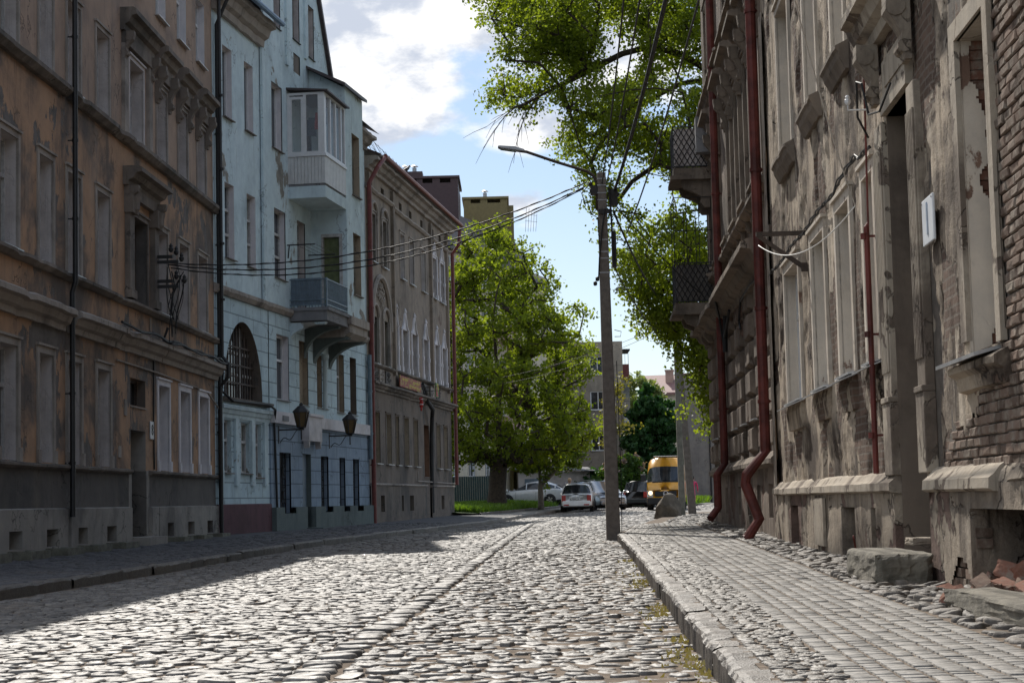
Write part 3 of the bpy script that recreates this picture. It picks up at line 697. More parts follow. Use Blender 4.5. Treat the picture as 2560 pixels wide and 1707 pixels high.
for i, c in enumerate(cols_u): win(OR, *c, 5.52, 7.44, .26, casing=.11, sill=.12 if i % 2 else .09, frame='oldwhite', cm='trim', rows=(.66,))
win(OR, 9.12, 10.42, 5.52, 7.38, .3, casing=.1, reveal='dado', cm='ledge', frame='rust')
for i, c in enumerate(cols_u): win(OR, *c, 9.08, 10.8, .26, casing=.09, sill=.1, frame='oldwhite', rows=(.66,))
win(OR, 8.84, 10.1, 9.08, 10.8, .3, casing=.09, cm='reveal', sill=.1)
for c in cols_u + [(8.9, 10.0)]: win(OR, *c, 12.5, 14.2, .22, sill=.1, frame='white', rows=(.66,), reveal='reveal_w')
# door and transom light
mb = MB(); mb.quad((8.84, .42, .4), (10.2, .42, .4), (10.2, .42, 2.72), (8.84, .42, 2.72)); mb.box(9.5, 9.54, .395, .42, .45, 2.7); mb.box(8.95, 9.42, .4, .42, .6, 1.4); mb.box(9.62, 10.1, .4, .42, .6, 1.4); mb.box(8.95, 9.42, .4, .42, 1.55, 2.6); mb.box(9.62, 10.1, .4, .42, 1.55, 2.6)
dr = mb.obj('door', M['door'], OR); mb = MB(); mb.tube([(9.58, .38, 1.35), (9.58, .38, 1.5)], .012, 6); mb.obj('handle', M['rust'], dr)
mb = MB(); rect_reveal(mb, 8.84, 10.2, .12, 2.72, .42); mb.box(8.7, 10.34, -.45, .3, .05, .42); mb.obj('surround', M['plinth'], dr)
win(OR, *tran_o, .24, frame='rust', rows=(), cols=2, sill=.03, sm='plinth', reveal='orange', name='transom_window')
# ledges and cornices
lm = M['ledge']
for a, b in ((L0, 8.65), (10.4, 18.1)): rough_mold('sill_course', OR, a, b, ledge_prof(1.76, .12, .12), lm)
for a, b in ((L0, 3.7), (3.98, 7.2), (7.3, 11.45), (11.55, 18.05)): rough_mold('cornice', OR, a, b, cornice_prof(4.36, .34, .42), M['trim'])
rough_mold('string_course', OR, L0, 18.1, ledge_prof(5.34, .17, .17), lm)
for a, b in ((L0, 3.75), (3.95, 18.1)): rough_mold('string_course', OR, a, b, ledge_prof(8.82, .2, .24), lm)
rough_mold('eaves_cornice', OR, L0, 18.1, cornice_prof(15.3, .6, .7), lm, .6)
# aedicule on the second floor, pedimented windows above
for x in (8.62, 10.92):
    mb = MB(); mb.box(x - .2, x + .2, -.12, .02, 5.52, 7.35); mb.box(x - .24, x + .24, -.16, .02, 5.52, 5.7); mb.box(x - .25, x + .25, -.2, .02, 7.35, 7.75); mb.lathe([(.05, 0), (.12, .1), (.13, .25), (.16, .38)], (x, -.16, 7.33), 8); mb.obj('pilaster', M['ledge'], OR)
pediment(OR, 9.77, 7.72, 3.0, .42, .62, M['ledge'], .45)
pediment(OR, 9.5, 11.0, 2.8, .36, .75, M['ledge'], .6)
for u in (12.0, 14.24, 16.46): pediment(OR, u, 10.98, 1.62, .36, .72, M['ledge'], .85)
for x in (8.35, 10.6): 
    mb = MB(); mb.box(x - .16, x + .16, -.08, .02, 9.05, 11.0); mb.obj('pilaster', M['trim'], OR)
pipe(OR, [(3.85, -.14, .9), (3.85, -.14, 5.1), (3.85, -.2, 5.3), (3.85, -.2, 15.2)], .05, 'blackpipe', [(3.85, -.14, z) for z in (1.9, 3.2)] + [(3.85, -.2, z) for z in (6.5, 8, 10, 12)])
pipe(OR, [(17.9, -.17, .3), (17.9, -.17, 4.2), (17.9, -.38, 4.45), (17.9, -.38, 4.8), (17.9, -.22, 5.0), (17.9, -.22, 15.3)], .05, 'blackpipe', [(17.86, -.17, z) for z in (1.9, 3.2)] + [(17.86, -.26, z) for z in (6.5, 8, 10, 12)])
mb = MB(); mb.tube([(7.6, -.03, 4.12), (11.4, -.04, 4.1), (16.8, -.04, 4.0), (17.7, -.06, 3.75), (18.1, -.1, 3.6)], .022, 6); mb.tube([(10.6, -.03, 5.3), (10.62, -.03, 4.9)], .02, 6); mb.obj('conduit', M['trim'], OR)
mb = MB(); mb.tube([(10.9, -.03, 4.35), (10.85, -.03, 3.0), (10.9, -.03, 1.9)], .02, 6); mb.obj('wall_cable', M['cable'], OR)
mb = MB(); pts = [(a, -.36 + .02 * math.sin(a * 3), 4.8 + .03 * math.sin(a * 2.1)) for a in np.linspace(6.8, 18.2, 40)]; mb.tube(pts, .03, 6); pts = [(a, -.33 + .02 * math.sin(a * 4), 4.83 + .03 * math.cos(a * 2.6)) for a in np.linspace(9.6, 18.2, 40)]; mb.tube(pts, .026, 6); mb.obj('cornice_cable', M['cable'], OR)
shell(OR, L0, L1, 0, 16.0, 11, M['orange_top'])
roof_mb(L0, L1, 16.0, 11, 4.4).obj('roof', M['roofdark'], OR)
for (u, z, h) in ((8.35, 3.0, .34), (7.85, 2.1, .24)):
    mb = MB(); mb.box(u - .1, u + .1, -.03, .01, z, z + h); mb.obj('wall_plate', M['trim'], OR)
# house number and cable bracket
fr = R(90 - 2.01)
def onfac(root, u, y, z): return root.matrix_basis @ Vector((u, y, z))
def basis(root):
    a = root.rotation_euler[2]; return Matrix.Translation(root.location) @ Matrix.Rotation(a, 4, 'Z')
def W_(root, u, y, z): return basis(root) @ Vector((u, y, z))
pl = empty('house_number_sign', W_(OR, 10.7, -.025, 2.77), fr, 'small white plate with a black 8 beside the ochre house door', 'sign')
mb = MB(); mb.box(-.17, .17, -.012, .012, -.2, .2); mb.obj('plate', M['white'], pl, bevel=.006)
text('8', 'lettering', .34, M['iron'], pl, (0, -.016, 0), (R(90), 0, 0))

# ================================================================== PALE BLUE HOUSE
BL = empty('apartment_house', (-7.898, 48.289, 0), R(90 - 9.19), 'pale blue gabled tenement with a glazed balcony and an arched window', 'house')
bw = [(1.0, 1.82), (2.98, 3.8), (5.56, 6.74)]
bl3 = [(.9, 1.72), (2.86, 3.68), (5.42, 6.52)]
b2 = [(*c, 7.79, 9.86) for c in bw] + [(8.02, 8.92, 7.02, 9.84)]; b3 = [(*c, 11.67, 13.65) for c in bl3]
gab = [(5.76, 6.46, 15.45, 17.1), (7.8, 8.6, 15.55, 17.1), (9.64, 10.3, 15.4, 17.1), (7.85, 8.6, 14.5, 15.1)]
wall('wall', BL, 0, 4.45, 6.9, 14.5, [o for o in b2 + b3 if o[0] < 4.4], M['blue'], .4, .006)
wall('wall', BL, 4.45, 16.9, 6.9, 14.5, [o for o in b2 + b3 if o[0] > 4.4], M['blue'], .4, .006, y=-.03)
mb = MB(); mb.quad((4.45, 0, 6.9), (4.45, -.03, 6.9), (4.45, -.03, 14.5), (4.45, 0, 14.5)); mb.box(4.3, 4.62, -.1, -.028, 6.95, 14.4); mb.obj('corner_strip', M['blue'], BL)
wall('gable', BL, 4.45, 12.2, 14.5, 17.1, gab, M['blue'], .4, .006, y=-.03, hole=lambda u, z: (u > 12.2 - (z - 15.3) / 1.5))
mb = MB(); mb.quad((4.45, -.03, 17.1), (11.0, -.03, 17.1), (8.3, -.03, 21.4), (6.6, -.03, 20.4)); mb.quad((11.0, -.03, 17.1), (11.0, -.03, 15.3), (12.2, -.03, 15.3)); mb.obj('gable_top', M['blue'], BL)
mb = MB(); mb.box(6.95, 7.2, -.09, -.03, 14.5, 18.5); mb.box(9.1, 9.3, -.09, -.03, 15.2, 18.5); mb.box(4.45, 4.6, -.09, -.03, 14.5, 17.5); mb.obj('gable_strips', M['blue'], BL)
arch = (.79, 4.28, 4.0, 6.2)
gl = [(.72, 1.36, 1.95, 3.36), (2.22, 3.02, 1.95, 3.34), (3.4, 4.13, 1.85, 3.34)]
ff = [(5.68, 6.96, 4.17, 6.1), (8.1, 9.1, 4.13, 6.1), (10.14, 10.72, 4.14, 5.82), (10.86, 11.42, 4.14, 5.82), (12.62, 13.58, 4.1, 6.05), (14.4, 15.26, 4.1, 6.05)]
gr = [(5.76, 6.94, .8, 2.6), (8.22, 9.18, .4, 2.61), (10.36, 11.28, .82, 2.58), (12.7, 13.46, .78, 2.58), (14.5, 15.35, .78, 2.57)]
wall('lower_wall', BL, 0, 4.9, 1.08, 6.9, [arch] + gl, M['blue_g'], .3, .006)
wall('lower_wall', BL, 4.9, 16.9, 3.45, 6.9, ff, M['blue_g'], .3, .006, y=-.02)
wall('shopfront_wall', BL, 4.9, 16.9, .95, 3.45, gr, M['blue_d'], .3, .005, y=-.05)
mb = MB(); mb.quad((4.9, .01, .95), (4.9, -.05, .95), (4.9, -.05, 3.45), (4.9, .01, 3.45)); mb.obj('corner_strip', M['blue_d'], BL)
wall('maroon_plinth', BL, .0, 4.9, 0, 1.08, [], M['maroon'], .3, .01, y=-.06)
mb = MB(); mb.quad((0, -.06, 1.08), (4.9, -.06, 1.08), (4.9, 0, 1.1), (0, 0, 1.1)); mb.obj('plinth_cap', M['maroon'], BL)
for a, b in ((4.9, 8.22), (9.18, 16.9)):
    wall('teal_plinth', BL, a, b, 0, .98, [(o[0], o[1], .8, .98) for o in gr if a < o[0] < b], M['teal'], .3, .008, y=-.2)
    for x in (a, b): mb = MB(); mb.quad((x, -.2, 0), (x, -.2, .98), (x, .3, .98), (x, .3, 0)); mb.obj('plinth_return', M['teal'], BL)
    for q0, q1 in zip([a] + [o[1] for o in gr if a < o[0] < b], [o[0] for o in gr if a < o[0] < b] + [b]): mb = MB(); mb.quad((q0, -.2, .98), (q1, -.2, .98), (q1, -.04, .985), (q0, -.04, .985)); mb.obj('plinth_cap', M['teal'], BL)
# arched window: spandrels, reveal, bars
ax, aw, ah, az = 2.535, 1.745, 2.15, 4.0
arcp = [(ax + aw * math.cos(t), az + ah * math.sin(t)) for t in np.linspace(0, math.pi, 25)]
mb = MB()
for (p, q) in zip(arcp, arcp[1:]): mb.quad((p[0], 0, p[1]), (p[0], 0, 6.2), (q[0], 0, 6.2), (q[0], 0, q[1]))
mb.obj('arch_spandrel', M['blue_g'], BL)
mb = MB(); mb.quad(*[(x, .34, z) for x, z in arcp]); AW = mb.obj('arched_window', M['pane'], BL)
mb = MB()
for (p, q) in zip(arcp, arcp[1:]): mb.quad((p[0], 0, p[1]), (q[0], 0, q[1]), (q[0], .34, q[1]), (p[0], .34, p[1]))
mb.quad((.79, -.0, 4), (4.28, -.0, 4), (4.28, .34, 4.01), (.79, .34, 4.01)); mb.obj('surround', M['brown_g'], AW)
mb = MB()
for k in range(1, 14):
    x = ax - aw + 2 * aw * k / 14; h = ah * math.sqrt(max(0, 1 - ((x - ax) / aw) ** 2)); mb.box(x - .022, x + .022, .2, .24, az, az + h - .01)
for z in (4.45, 4.95, 5.45): hw = aw * math.sqrt(1 - ((z - az) / ah) ** 2); mb.box(ax - hw, ax + hw, .19, .2, z - .025, z + .025)
mb.obj('window_grille', M['rust'], AW)
mb = MB()
for x in (ax - .6, ax + .55): h = ah * math.sqrt(max(0, 1 - ((x - ax) / aw) ** 2)); mb.box(x - .09, x + .09, .27, .335, az, az + h - .02)
for z in (4.7, 5.3): hw = aw * math.sqrt(1 - ((z - az) / ah) ** 2); mb.box(ax - hw, ax + hw, .28, .333, z - .04, z + .04)
mb.obj('frame', M['oldwhite'], AW)
rough_mold('sill_course', BL, .5, 4.75, ledge_prof(3.86, .2, .14), M['ledge']); rough_mold('window_hood', BL, .3, 4.85, cornice_prof(3.42, .16, .36), M['blue'])
for x in (.4, 1.75, 3.2, 4.4): mb = MB(); mb.box(x - .15, x + .15, -.07, .0, 1.6, 3.42); mb.obj('pilaster', M['blue'], BL)
for o in gl: win(BL, *o, .16, frame='oldwhite', rows=(.62,), sill=.1, sm='ledge', reveal='blue')
for o in b2[:3] + b3: win(BL, *o, .2, frame='oldwhite' if o[2] < 9 else 'white', rows=(.33, .66) if o[2] < 9 else (), sill=.1, sm='ledge', reveal='reveal_w')
win(BL, *b2[3], .2, frame='oldwhite', rows=(.35, .8), sill=0, reveal='reveal', name='balcony_door', cols=1)
for o in gab[:3]: win(BL, *o, .22, frame=None if o[0] > 9 else 'rust', pane='board' if o[0] < 6 else 'pane', sill=.08, sm='iron', reveal='reveal')
mb = MB(); mb.box(7.85, 8.6, -.0, .03, 14.5, 15.1); mb.obj('ornament_panel', M['ledge'], BL)
win(BL, *ff[0], .22, frame='white', rows=(.62,), sill=.08, sm='ledge', reveal='reveal_w')
for o in ff[1:4]: win(BL, *o, .14, frame=None, pane='blankpanel', sill=.06, sm='ledge', reveal='blankpanel', name='blind_window')
mb = MB(); mb.tube([(10.79, -.12, 4.1), (10.79, -.12, 5.7)], .07, 10); mb.lathe([(.08, 0), (.13, .1), (.13, .2)], (10.79, -.12, 5.65), 10); mb.obj('column', M['blue'], BL)
win(BL, *ff[4], .2, frame='white', rows=(.62,), sill=.08, sm='ledge', reveal='blankpanel'); win(BL, *ff[5], .25, frame='brownframe', rows=(.5,), sill=.08, sm='ledge', reveal='brown_g')
for i, o in enumerate(gr):
    if i == 1:
        mb = MB(); mb.box(o[0], o[1], .1, .15, .3, o[3]); mb.box(o[0] + .08, o[1] - .08, .085, .1, .5, 1.4); mb.box(o[0] + .08, o[1] - .08, .085, .1, 1.55, 2.45); d_ = mb.obj('door', M['steeldoor'], BL); mb = MB(); mb.tube([(o[0] + .12, .04, 1.35), (o[0] + .12, .04, 1.5)], .015, 6); mb.obj('handle', M['galv'], d_)
        mb = MB(); rect_reveal(mb, o[0], o[1], .1, o[3], .1, 0, -.05); mb.box(o[0] - .1, o[1] + .3, -.7, .1, .1, .34); mb.obj('surround', M['teal'], d_)
    else:
        g_ = win(BL, *o, .28, frame='iron', rows=(.5,), sill=0, reveal='blue_d', pane='pane')
        mb = MB(); n_ = 4
        for k in range(n_ + 1): x = -(o[1] - o[0]) / 2 + .04 + (o[1] - o[0] - .08) * k / n_; mb.box(x - .012, x + .012, .1, .124, 0, o[3] - o[2])
        for k in range(n_):
            xc = -(o[1] - o[0]) / 2 + .04 + (o[1] - o[0] - .08) * (k + .5) / n_
            for j in range(5): zc = (o[3] - o[2]) * (j + .5) / 5; mb.tube([(xc + .09 * math.cos(t) * (1 if (j + k) % 2 else -1), .11, zc + .15 * math.sin(t * 1.0)) for t in np.linspace(-2.2, 2.2, 9)], .011, 5)
        mb.obj('window_grille', M['iron'], g_)
# sign fascia with its plaque, blank panel over the door
mb = MB(); mb.box(4.95, 8.1, -.16, -.03, 3.44, 3.79); mb.box(9.7, 16.85, -.16, -.03, 3.44, 3.79); fa_ = mb.obj('fascia', M['reveal_w'], BL)
mb = MB(); mb.box(5.75, 6.35, -.185, -.161, 3.52, 3.68); mb.obj('plaque', M['greyfascia'], fa_)
mb = MB(); mb.box(8.15, 9.65, -.3, -.04, 3.0, 3.76); mb.box(8.1, 9.7, -.36, -.03, 3.76, 3.84); mb.prism([(8.15, 3.0), (8.32, 3.0), (8.24, 2.78)], 'y', -.28, -.1); mb.prism([(9.48, 3.0), (9.65, 3.0), (9.56, 2.78)], 'y', -.28, -.1); mb.obj('door_canopy', M['reveal_w'], BL)
rough_mold('string_course', BL, 0, 7.15, ledge_prof(6.72, .16, .28), M['trim']); rough_mold('string_course', BL, 11.95, 16.95, ledge_prof(6.72, .16, .28), M['trim'])
rough_mold('eaves_cornice', BL, 0, 4.42, cornice_prof(14.4, .5, .75), M['trim'], .3); rough_mold('eaves_cornice', BL, 12.0, 16.95, cornice_prof(13.7, .5, .5), M['trim'], .3)
# roofs
mb = MB(); mb.quad((-.05, -.62, 15.15), (4.45, -.62, 15.15), (4.45, 4.5, 19.5), (-.05, 4.5, 19.5)); mb.quad((-.05, -.62, 15.05), (4.45, -.62, 15.05), (4.45, -.62, 15.15), (-.05, -.62, 15.15))
for k in range(9): x = .3 + k * .5; mb.add([(x - .015, -.62, 15.15), (x + .015, -.62, 15.15), (x + .015, 4.5, 19.5), (x - .015, 4.5, 19.5), (x - .015, -.62, 15.2), (x + .015, -.62, 15.2), (x + .015, 4.5, 19.55), (x - .015, 4.5, 19.55)], [[4, 5, 6, 7], [0, 4, 7, 3], [1, 2, 6, 5], [0, 1, 5, 4]])
mb.tube([(-.05, -.68, 15.08), (4.5, -.68, 15.08)], .08, 8); mb.obj('roof', M['roofblue'], BL)
mb = MB(); mb.quad((11.9, -.6, 14.25), (17.0, -.6, 14.25), (17.0, 5, 17.2), (11.9, 5, 17.2)); mb.quad((4.45, -.03, 17.1), (6.6, -.03, 20.4), (6.6, 9, 20.4), (4.45, 9, 17.1)); mb.quad((6.6, -.03, 20.4), (8.3, -.03, 21.4), (8.3, 9, 21.4), (6.6, 9, 20.4))
mb.add([(12.3, -.16, 15.25), (8.3, -.16, 21.5), (8.3, 9, 21.5), (12.3, 9, 15.25), (12.15, -.16, 15.2), (8.3, -.16, 21.3), (8.3, 9, 21.3), (12.15, 9, 15.2)], [[0, 3, 2, 1], [4, 5, 6, 7], [0, 1, 5, 4], [2, 3, 7, 6], [3, 0, 4, 7]]); mb.quad((4.45, .9, 14.5), (12.2, .9, 14.5), (12.2, .9, 17), (4.45, .9, 17)); mb.obj('roof', M['roofdark'], BL)
shell(BL, 0, 16.9, 0, 14.5, 11, M['blue'])
# bay (oriel) at the far end
E0, E1, EP, EZ0, EZ1 = 9.65, 11.95, -1.2, 6.95, 14.35
mb = MB(); dy0, dy1, dz1 = -.95, -.42, 9.5
def side(u, z0, z1, holes=()): 
    ys = sorted({0, EP} | {h for q in holes for h in q[:2]}); zs = sorted({z0, z1} | {h for q in holes for h in q[2:4]})
    for a, b in zip(ys, ys[1:]):
        for c, d in zip(zs, zs[1:]):
            if not any(q[0] <= (a + b) / 2 <= q[1] and q[2] <= (c + d) / 2 <= q[3] for q in holes): mb.quad((u, b, c), (u, a, c), (u, a, d), (u, b, d))
side(E0, EZ0, EZ1, [(dy0, dy1, 6.99, dz1)]); side(E1, EZ0, EZ1)
fz = [(7.75, 9.75), (11.0, 13.0)]
us_ = [E0, 10.45, 11.45, E1]; zs_ = [EZ0] + [t for f_ in fz for t in f_] + [EZ1]
for i in range(3):
    for k in range(len(zs_) - 1):
        if not (i == 1 and k in (1, 3)): mb.quad((us_[i], EP, zs_[k]), (us_[i + 1], EP, zs_[k]), (us_[i + 1], EP, zs_[k + 1]), (us_[i], EP, zs_[k + 1]))
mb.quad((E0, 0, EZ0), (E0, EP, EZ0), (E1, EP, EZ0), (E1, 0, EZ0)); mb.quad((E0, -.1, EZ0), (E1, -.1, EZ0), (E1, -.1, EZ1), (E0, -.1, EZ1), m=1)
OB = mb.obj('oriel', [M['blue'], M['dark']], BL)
mb = MB(); mb.add([(E0 - .35, .0, 14.95), (E1 + .05, .0, 14.95), (E1 + .08, EP - .16, 14.3), (E0 - .35, EP - .1, 14.3), (E0 - .35, 0, 15.03), (E1 + .05, 0, 15.03), (E1 + .08, EP - .16, 14.4), (E0 - .35, EP - .1, 14.4)], [[0, 3, 2, 1], [4, 5, 6, 7], [0, 1, 5, 4], [1, 2, 6, 5], [2, 3, 7, 6], [3, 0, 4, 7]])
mb.obj('roof', M['roofdark'], OB); mb = MB(); mb.prism([(0, 14.3), (EP, 14.3), (0, 14.96)], 'x', E0 + .002, E1 - .002); mb.obj('roof_cheek', M['blue'], OB)
mb = MB(); mb.box(E0 - .08, E1 + .06, EP - .12, .0, 6.7, 6.96); mb.prism([(0, 6.7), (EP - .05, 6.7), (EP - .05, 6.45), (EP + .15, 6.3), (0, 6.3)], 'x', E0 - .02, E1); mb.obj('oriel_cornice', M['trim'], OB)
for z0, z1 in fz:
    w1 = MB(); w1.quad((10.45, EP + .2, z0), (11.45, EP + .2, z0), (11.45, EP + .2, z1), (10.45, EP + .2, z1)); q = w1.obj('window', M['pane_g'], BL)
    w2 = MB(); rect_reveal(w2, 10.45, 11.45, z0, z1, EP + .2, 0, EP); w2.obj('surround', M['blankpanel'], q); w2 = MB(); w2.box(10.4, 11.5, EP - .08, EP + .2, z0 - .05, z0 - .01); w2.obj('sill', M['ledge'], q)
dmb = MB(); dmb.quad((E0 + .12, dy0, 6.99), (E0 + .12, dy1, 6.99), (E0 + .12, dy1, dz1), (E0 + .12, dy0, dz1)); M['curtain'] = simple('green_curtain_glass', (.12, .14, .06), .2, var=.2)
dd = dmb.obj('balcony_door', M['curtain'], BL); dmb = MB()
for a, b in ((dy0 - .1, dy0), (dy1, dy1 + .06)): dmb.box(E0 - .03, E0 + .12, a, b, 6.99, dz1 + .1)
dmb.box(E0 - .03, E0 + .12, dy0, dy1, dz1, dz1 + .1); dmb.obj('frame', M['oldwhite'], dd)
def corbel(u0, u1, p, ztop, h):
    c = MB(); pr = [(0, ztop), (-p, ztop)] + [(-p + p * math.sin(t), ztop - .06 - (h - .06) * (1 - math.cos(t))) for t in np.linspace(.05, math.pi / 2, 9)]
    c.prism(pr, 'x', u0, u1); return c.obj('corbel', M['teal'] if u0 > 8.5 else M['blue'], BL)
corbel(7.15, 7.38, 1.15, 6.55, .55); corbel(8.75, 9.0, 1.15, 6.55, .95); corbel(9.7, 10.05, 1.2, 6.3, .95); corbel(11.6, 11.93, 1.2, 6.3, 1.0)
# open balcony
mb = MB(); mb.box(7.1, 9.64, -1.2, -.02, 6.6, 6.97); mb.box(7.06, 9.64, -1.26, -.02, 6.9, 7.0); BB = mb.obj('balcony', M['greyfascia'], BL)
mb = MB()
for z in (7.06, 7.22, 7.84): mb.box(7.1, 9.64, -1.2, -1.17, z, z + .035); mb.box(7.1, 7.13, -1.17, -.02, z, z + .035)
for k in range(29): x = 7.16 + k * .087; mb.box(x - .008, x + .008, -1.192, -1.176, 7.0, 7.85)
for k in range(12): y = -1.12 + k * .095; mb.box(7.108, 7.124, y - .008, y + .008, 7.0, 7.85)
mb.box(7.09, 7.14, -1.21, -1.16, 6.98, 7.9); mb.obj('railing', M['bluepipe'], BB)
mb = MB()
for k in range(9): y = -1.0 + k * .105; mb.box(7.135, 7.15 + (.012 if k % 2 else 0), y, y + .1, 7.1, 7.9)
mb.box(7.2, 9.6, -1.16, -1.15, 7.1, 7.4); mb.obj('screen', M['steeldoor'], BB)
mb = MB(); mb.tube([(6.9, -.02, 8.9), (6.9, -.9, 8.9)], .02, 6); mb.tube([(6.9, -.1, 8.9), (6.9, -.06, 8.5)], .02, 6); mb.tube([(9.3, -.02, 8.9), (9.3, -.9, 8.9)], .02, 6)
for k in range(4): mb.tube([(6.9, -.3 - k * .2, 8.91), (9.3, -.3 - k * .2, 8.91)], .006, 4)
mb.obj('clothes_line', M['iron'], BL)
# glazed balcony
mb = MB(); mb.box(7.1, 9.66, -1.2, -.02, 10.36, 10.72); GB = mb.obj('glazed_balcony', M['blue'], BL)
mb = MB(); mb.box(7.13, 9.64, -1.16, -.03, 10.723, 10.8); mb.obj('base_strip', M['greyfascia'], GB)
mb = MB()
for k in range(11): y = -1.2 + k * .108; mb.box(7.1, 7.13 - (.0 if k % 2 else .008), y + .004, y + .104, 10.8, 11.64)
for k in range(28): x = 7.12 + k * .09; mb.box(x, x + .082, -1.2 - (.006 if k % 2 else 0), -1.17, 10.8, 11.64)
mb.obj('siding', M['siding'], GB)
mb = MB(); mb.box(7.06, 9.66, -1.24, -.02, 11.64, 11.72); z0, z1 = 11.72, 13.62
mb.box(7.08, 9.66, -1.2, -1.12, z0, z0 + .07); mb.box(7.08, 7.16, -1.12, -.02, z0, z0 + .07); mb.box(7.08, 9.66, -1.2, -1.12, z1 - .07, z1); mb.box(7.08, 7.16, -1.12, -.02, z1 - .07, z1)
for x in (7.08, 7.8, 8.45, 9.1, 9.56): mb.box(x, x + (.22 if x < 7.1 else .08), -1.2, -1.12, z0 + .07, z1 - .07)
for y in (-1.12, -.62, -.1): mb.box(7.08, 7.16, y - (0 if y > -1 else -.0), y + .085 if y > -1 else y + .12, z0 + .07, z1 - .07)
mb.box(7.09, 7.15, -.53, -.46, z0 + .07, z1 - .12); mb.box(7.09, 7.15, -.17, -.1, z0 + .07, z1 - .12); mb.box(7.09, 7.15, -.46, -.17, z1 - .2, z1 - .12)
mb.obj('frame', M['white'], GB)
mgl = bpy.data.materials.new('clear_glass'); mgl.use_nodes = True; _g = G(mgl.node_tree); _b = mgl.node_tree.nodes['Principled BSDF']; _b.inputs['Base Color'].default_value = (.5, .52, .55, 1); _b.inputs['Roughness'].default_value = .03; _b.inputs['Alpha'].default_value = .28
mb = MB(); mb.quad((7.12, -1.12, z0), (7.12, -.02, z0), (7.12, -.02, z1), (7.12, -1.12, z1)); mb.quad((7.12, -1.16, z0), (9.62, -1.16, z0), (9.62, -1.16, z1), (7.12, -1.16, z1)); mb.obj('pane', mgl, GB)
mb = MB(); mb.add([(6.98, -1.34, 13.62), (9.72, -1.34, 13.62), (9.72, 0, 13.72), (6.98, 0, 13.72), (6.98, -1.34, 13.67), (9.72, -1.34, 13.67), (9.72, 0, 13.79), (6.98, 0, 13.79)], [[0, 3, 2, 1], [4, 5, 6, 7], [0, 1, 5, 4], [1, 2, 6, 5], [2, 3, 7, 6], [3, 0, 4, 7]]); mb.obj('roof', M['roofdark'], GB)
pipe(BL, [(.18, -.08, .5), (.18, -.08, 14.0), (.18, -.5, 14.9)], .05, 'iron', [(.18, -.08, z) for z in (3, 5, 8, 11)])
pipe(BL, [(16.72, -.15, 2.6), (16.72, -.15, 6.3)], .075, 'bluepipe', [(16.72, -.15, z) for z in (3.5, 5)])
mb = MB(); mb.tube([(.3, -.05, 5.0), (.35, -.12, 4.6), (.3, -.1, 4.1), (.6, -.3, 3.85), (4.0, -.3, 3.9), (4.9, -.2, 3.8), (5.1, -.1, 3.4), (5.3, -.1, .9)], .035, 6); mb.obj('wall_cable', M['cable'], BL)
# washing inside the glazed balcony
wash = empty('washing', W_(BL, 7.6, -.75, 12.4), R(90 - 9.19), 'red and dark washing hanging behind the glazed balcony panes', 'laundry')
for i, (y, z, w2, h2, c) in enumerate(((-.3, .55, .1, .5, (.03, .04, .08)), (-.12, .42, .13, .55, (.3, .015, .02)), (.1, .25, .14, .6, (.03, .05, .07)), (.2, -.35, .08, .7, (.015, .015, .02)), (.3, .1, .12, .8, (.05, .07, .08)))):
    mb = MB(); mb.prism([(y - w2, z - h2 / 2), (y + w2, z - h2 / 2 + .03), (y + w2 * .7, z + h2 / 2), (y - w2 * .8, z + h2 / 2)], 'x', -.02 + i * .03, .0 + i * .03); mb.obj('garment', simple('cloth_%d' % i, c, .9), wash)
def lantern(u, label):
    t = empty('wall_lantern', W_(BL, u, -.05, 3.25), R(90 - 9.19), label, 'lantern', 'lanterns on the blue house')
    mb = MB(); mb.box(-.02, .02, -.78, 0, -.02, .02); mb.box(-.03, .03, -.02, .02, -.4, .12); mb.tube([(0, -.05 - .6 * s_, -.38 + .33 * s_ + .08 * math.sin(s_ * 9)) for s_ in np.linspace(0, 1, 14)], .012, 6); mb.tube([(0, -.7, .1), (0, -.7, -.3)], .02, 6); mb.obj('bracket', M['iron'], t)
    mb = MB(); mb.lathe([(.05, .02), (.13, .05), (.14, .08)], (0, -.7, 0), 6)
    for k in range(6): a = math.pi / 3 * k; mb.tube([(.13 * math.cos(a), -.7 + .13 * math.sin(a), .06), (.23 * math.cos(a), -.7 + .23 * math.sin(a), .5)], .014, 4)
    mb.lathe([(.27, .5), (.25, .54), (.1, .68), (.05, .7), (.06, .74), (.0, .8)], (0, -.7, 0), 6); mb.obj('cage', M['iron'], t)
    mb = MB(); mb.lathe([(.12, .07), (.215, .5)], (0, -.7, 0), 6); mb.obj('lamp_glass', simple('amber_glass', (.07, .045, .015), .12, var=.2), t)
lantern(5.68, 'black six sided iron lantern by the fascia plaque of the blue house'); lantern(11.42, 'black six sided iron lantern to the right of the blue shop door canopy')

# ================================================================== BROWN HOUSE (left, far)
BR = empty('apartment_house', (-5.199, 64.972, 0), R(90 - 7.53), 'taupe tenement with pointed white window surrounds and red drainpipes', 'house')
h3 = [(1.05, 1.84), (2.95, 3.86), (6.55, 7.4), (8.52, 9.45), (11.1, 12.1), (13.7, 14.75), (15.6, 16.7)]
h2 = [(1.1, 2.1), (3.0, 4.0), (5.3, 5.75), (6.62, 7.85), (8.6, 9.85), (11.2, 12.4), (13.9, 15.1), (15.75, 16.95)]
h1 = [(1.1, 2.1), (3.2, 4.22), (5.1, 5.7), (6.8, 7.72), (8.8, 9.7), (14.08, 15.0), (15.9, 16.9)]
att = [(1.05, 1.45), (3.05, 3.6), (4.8, 5.2), (6.55, 7.1), (8.65, 9.2), (11.15, 11.7), (13.8, 14.3), (15.6, 16.2)]
c1 = [(1.75, 2.44), (5.7, 6.07), (7.35, 8.2), (14.6, 15.35)]
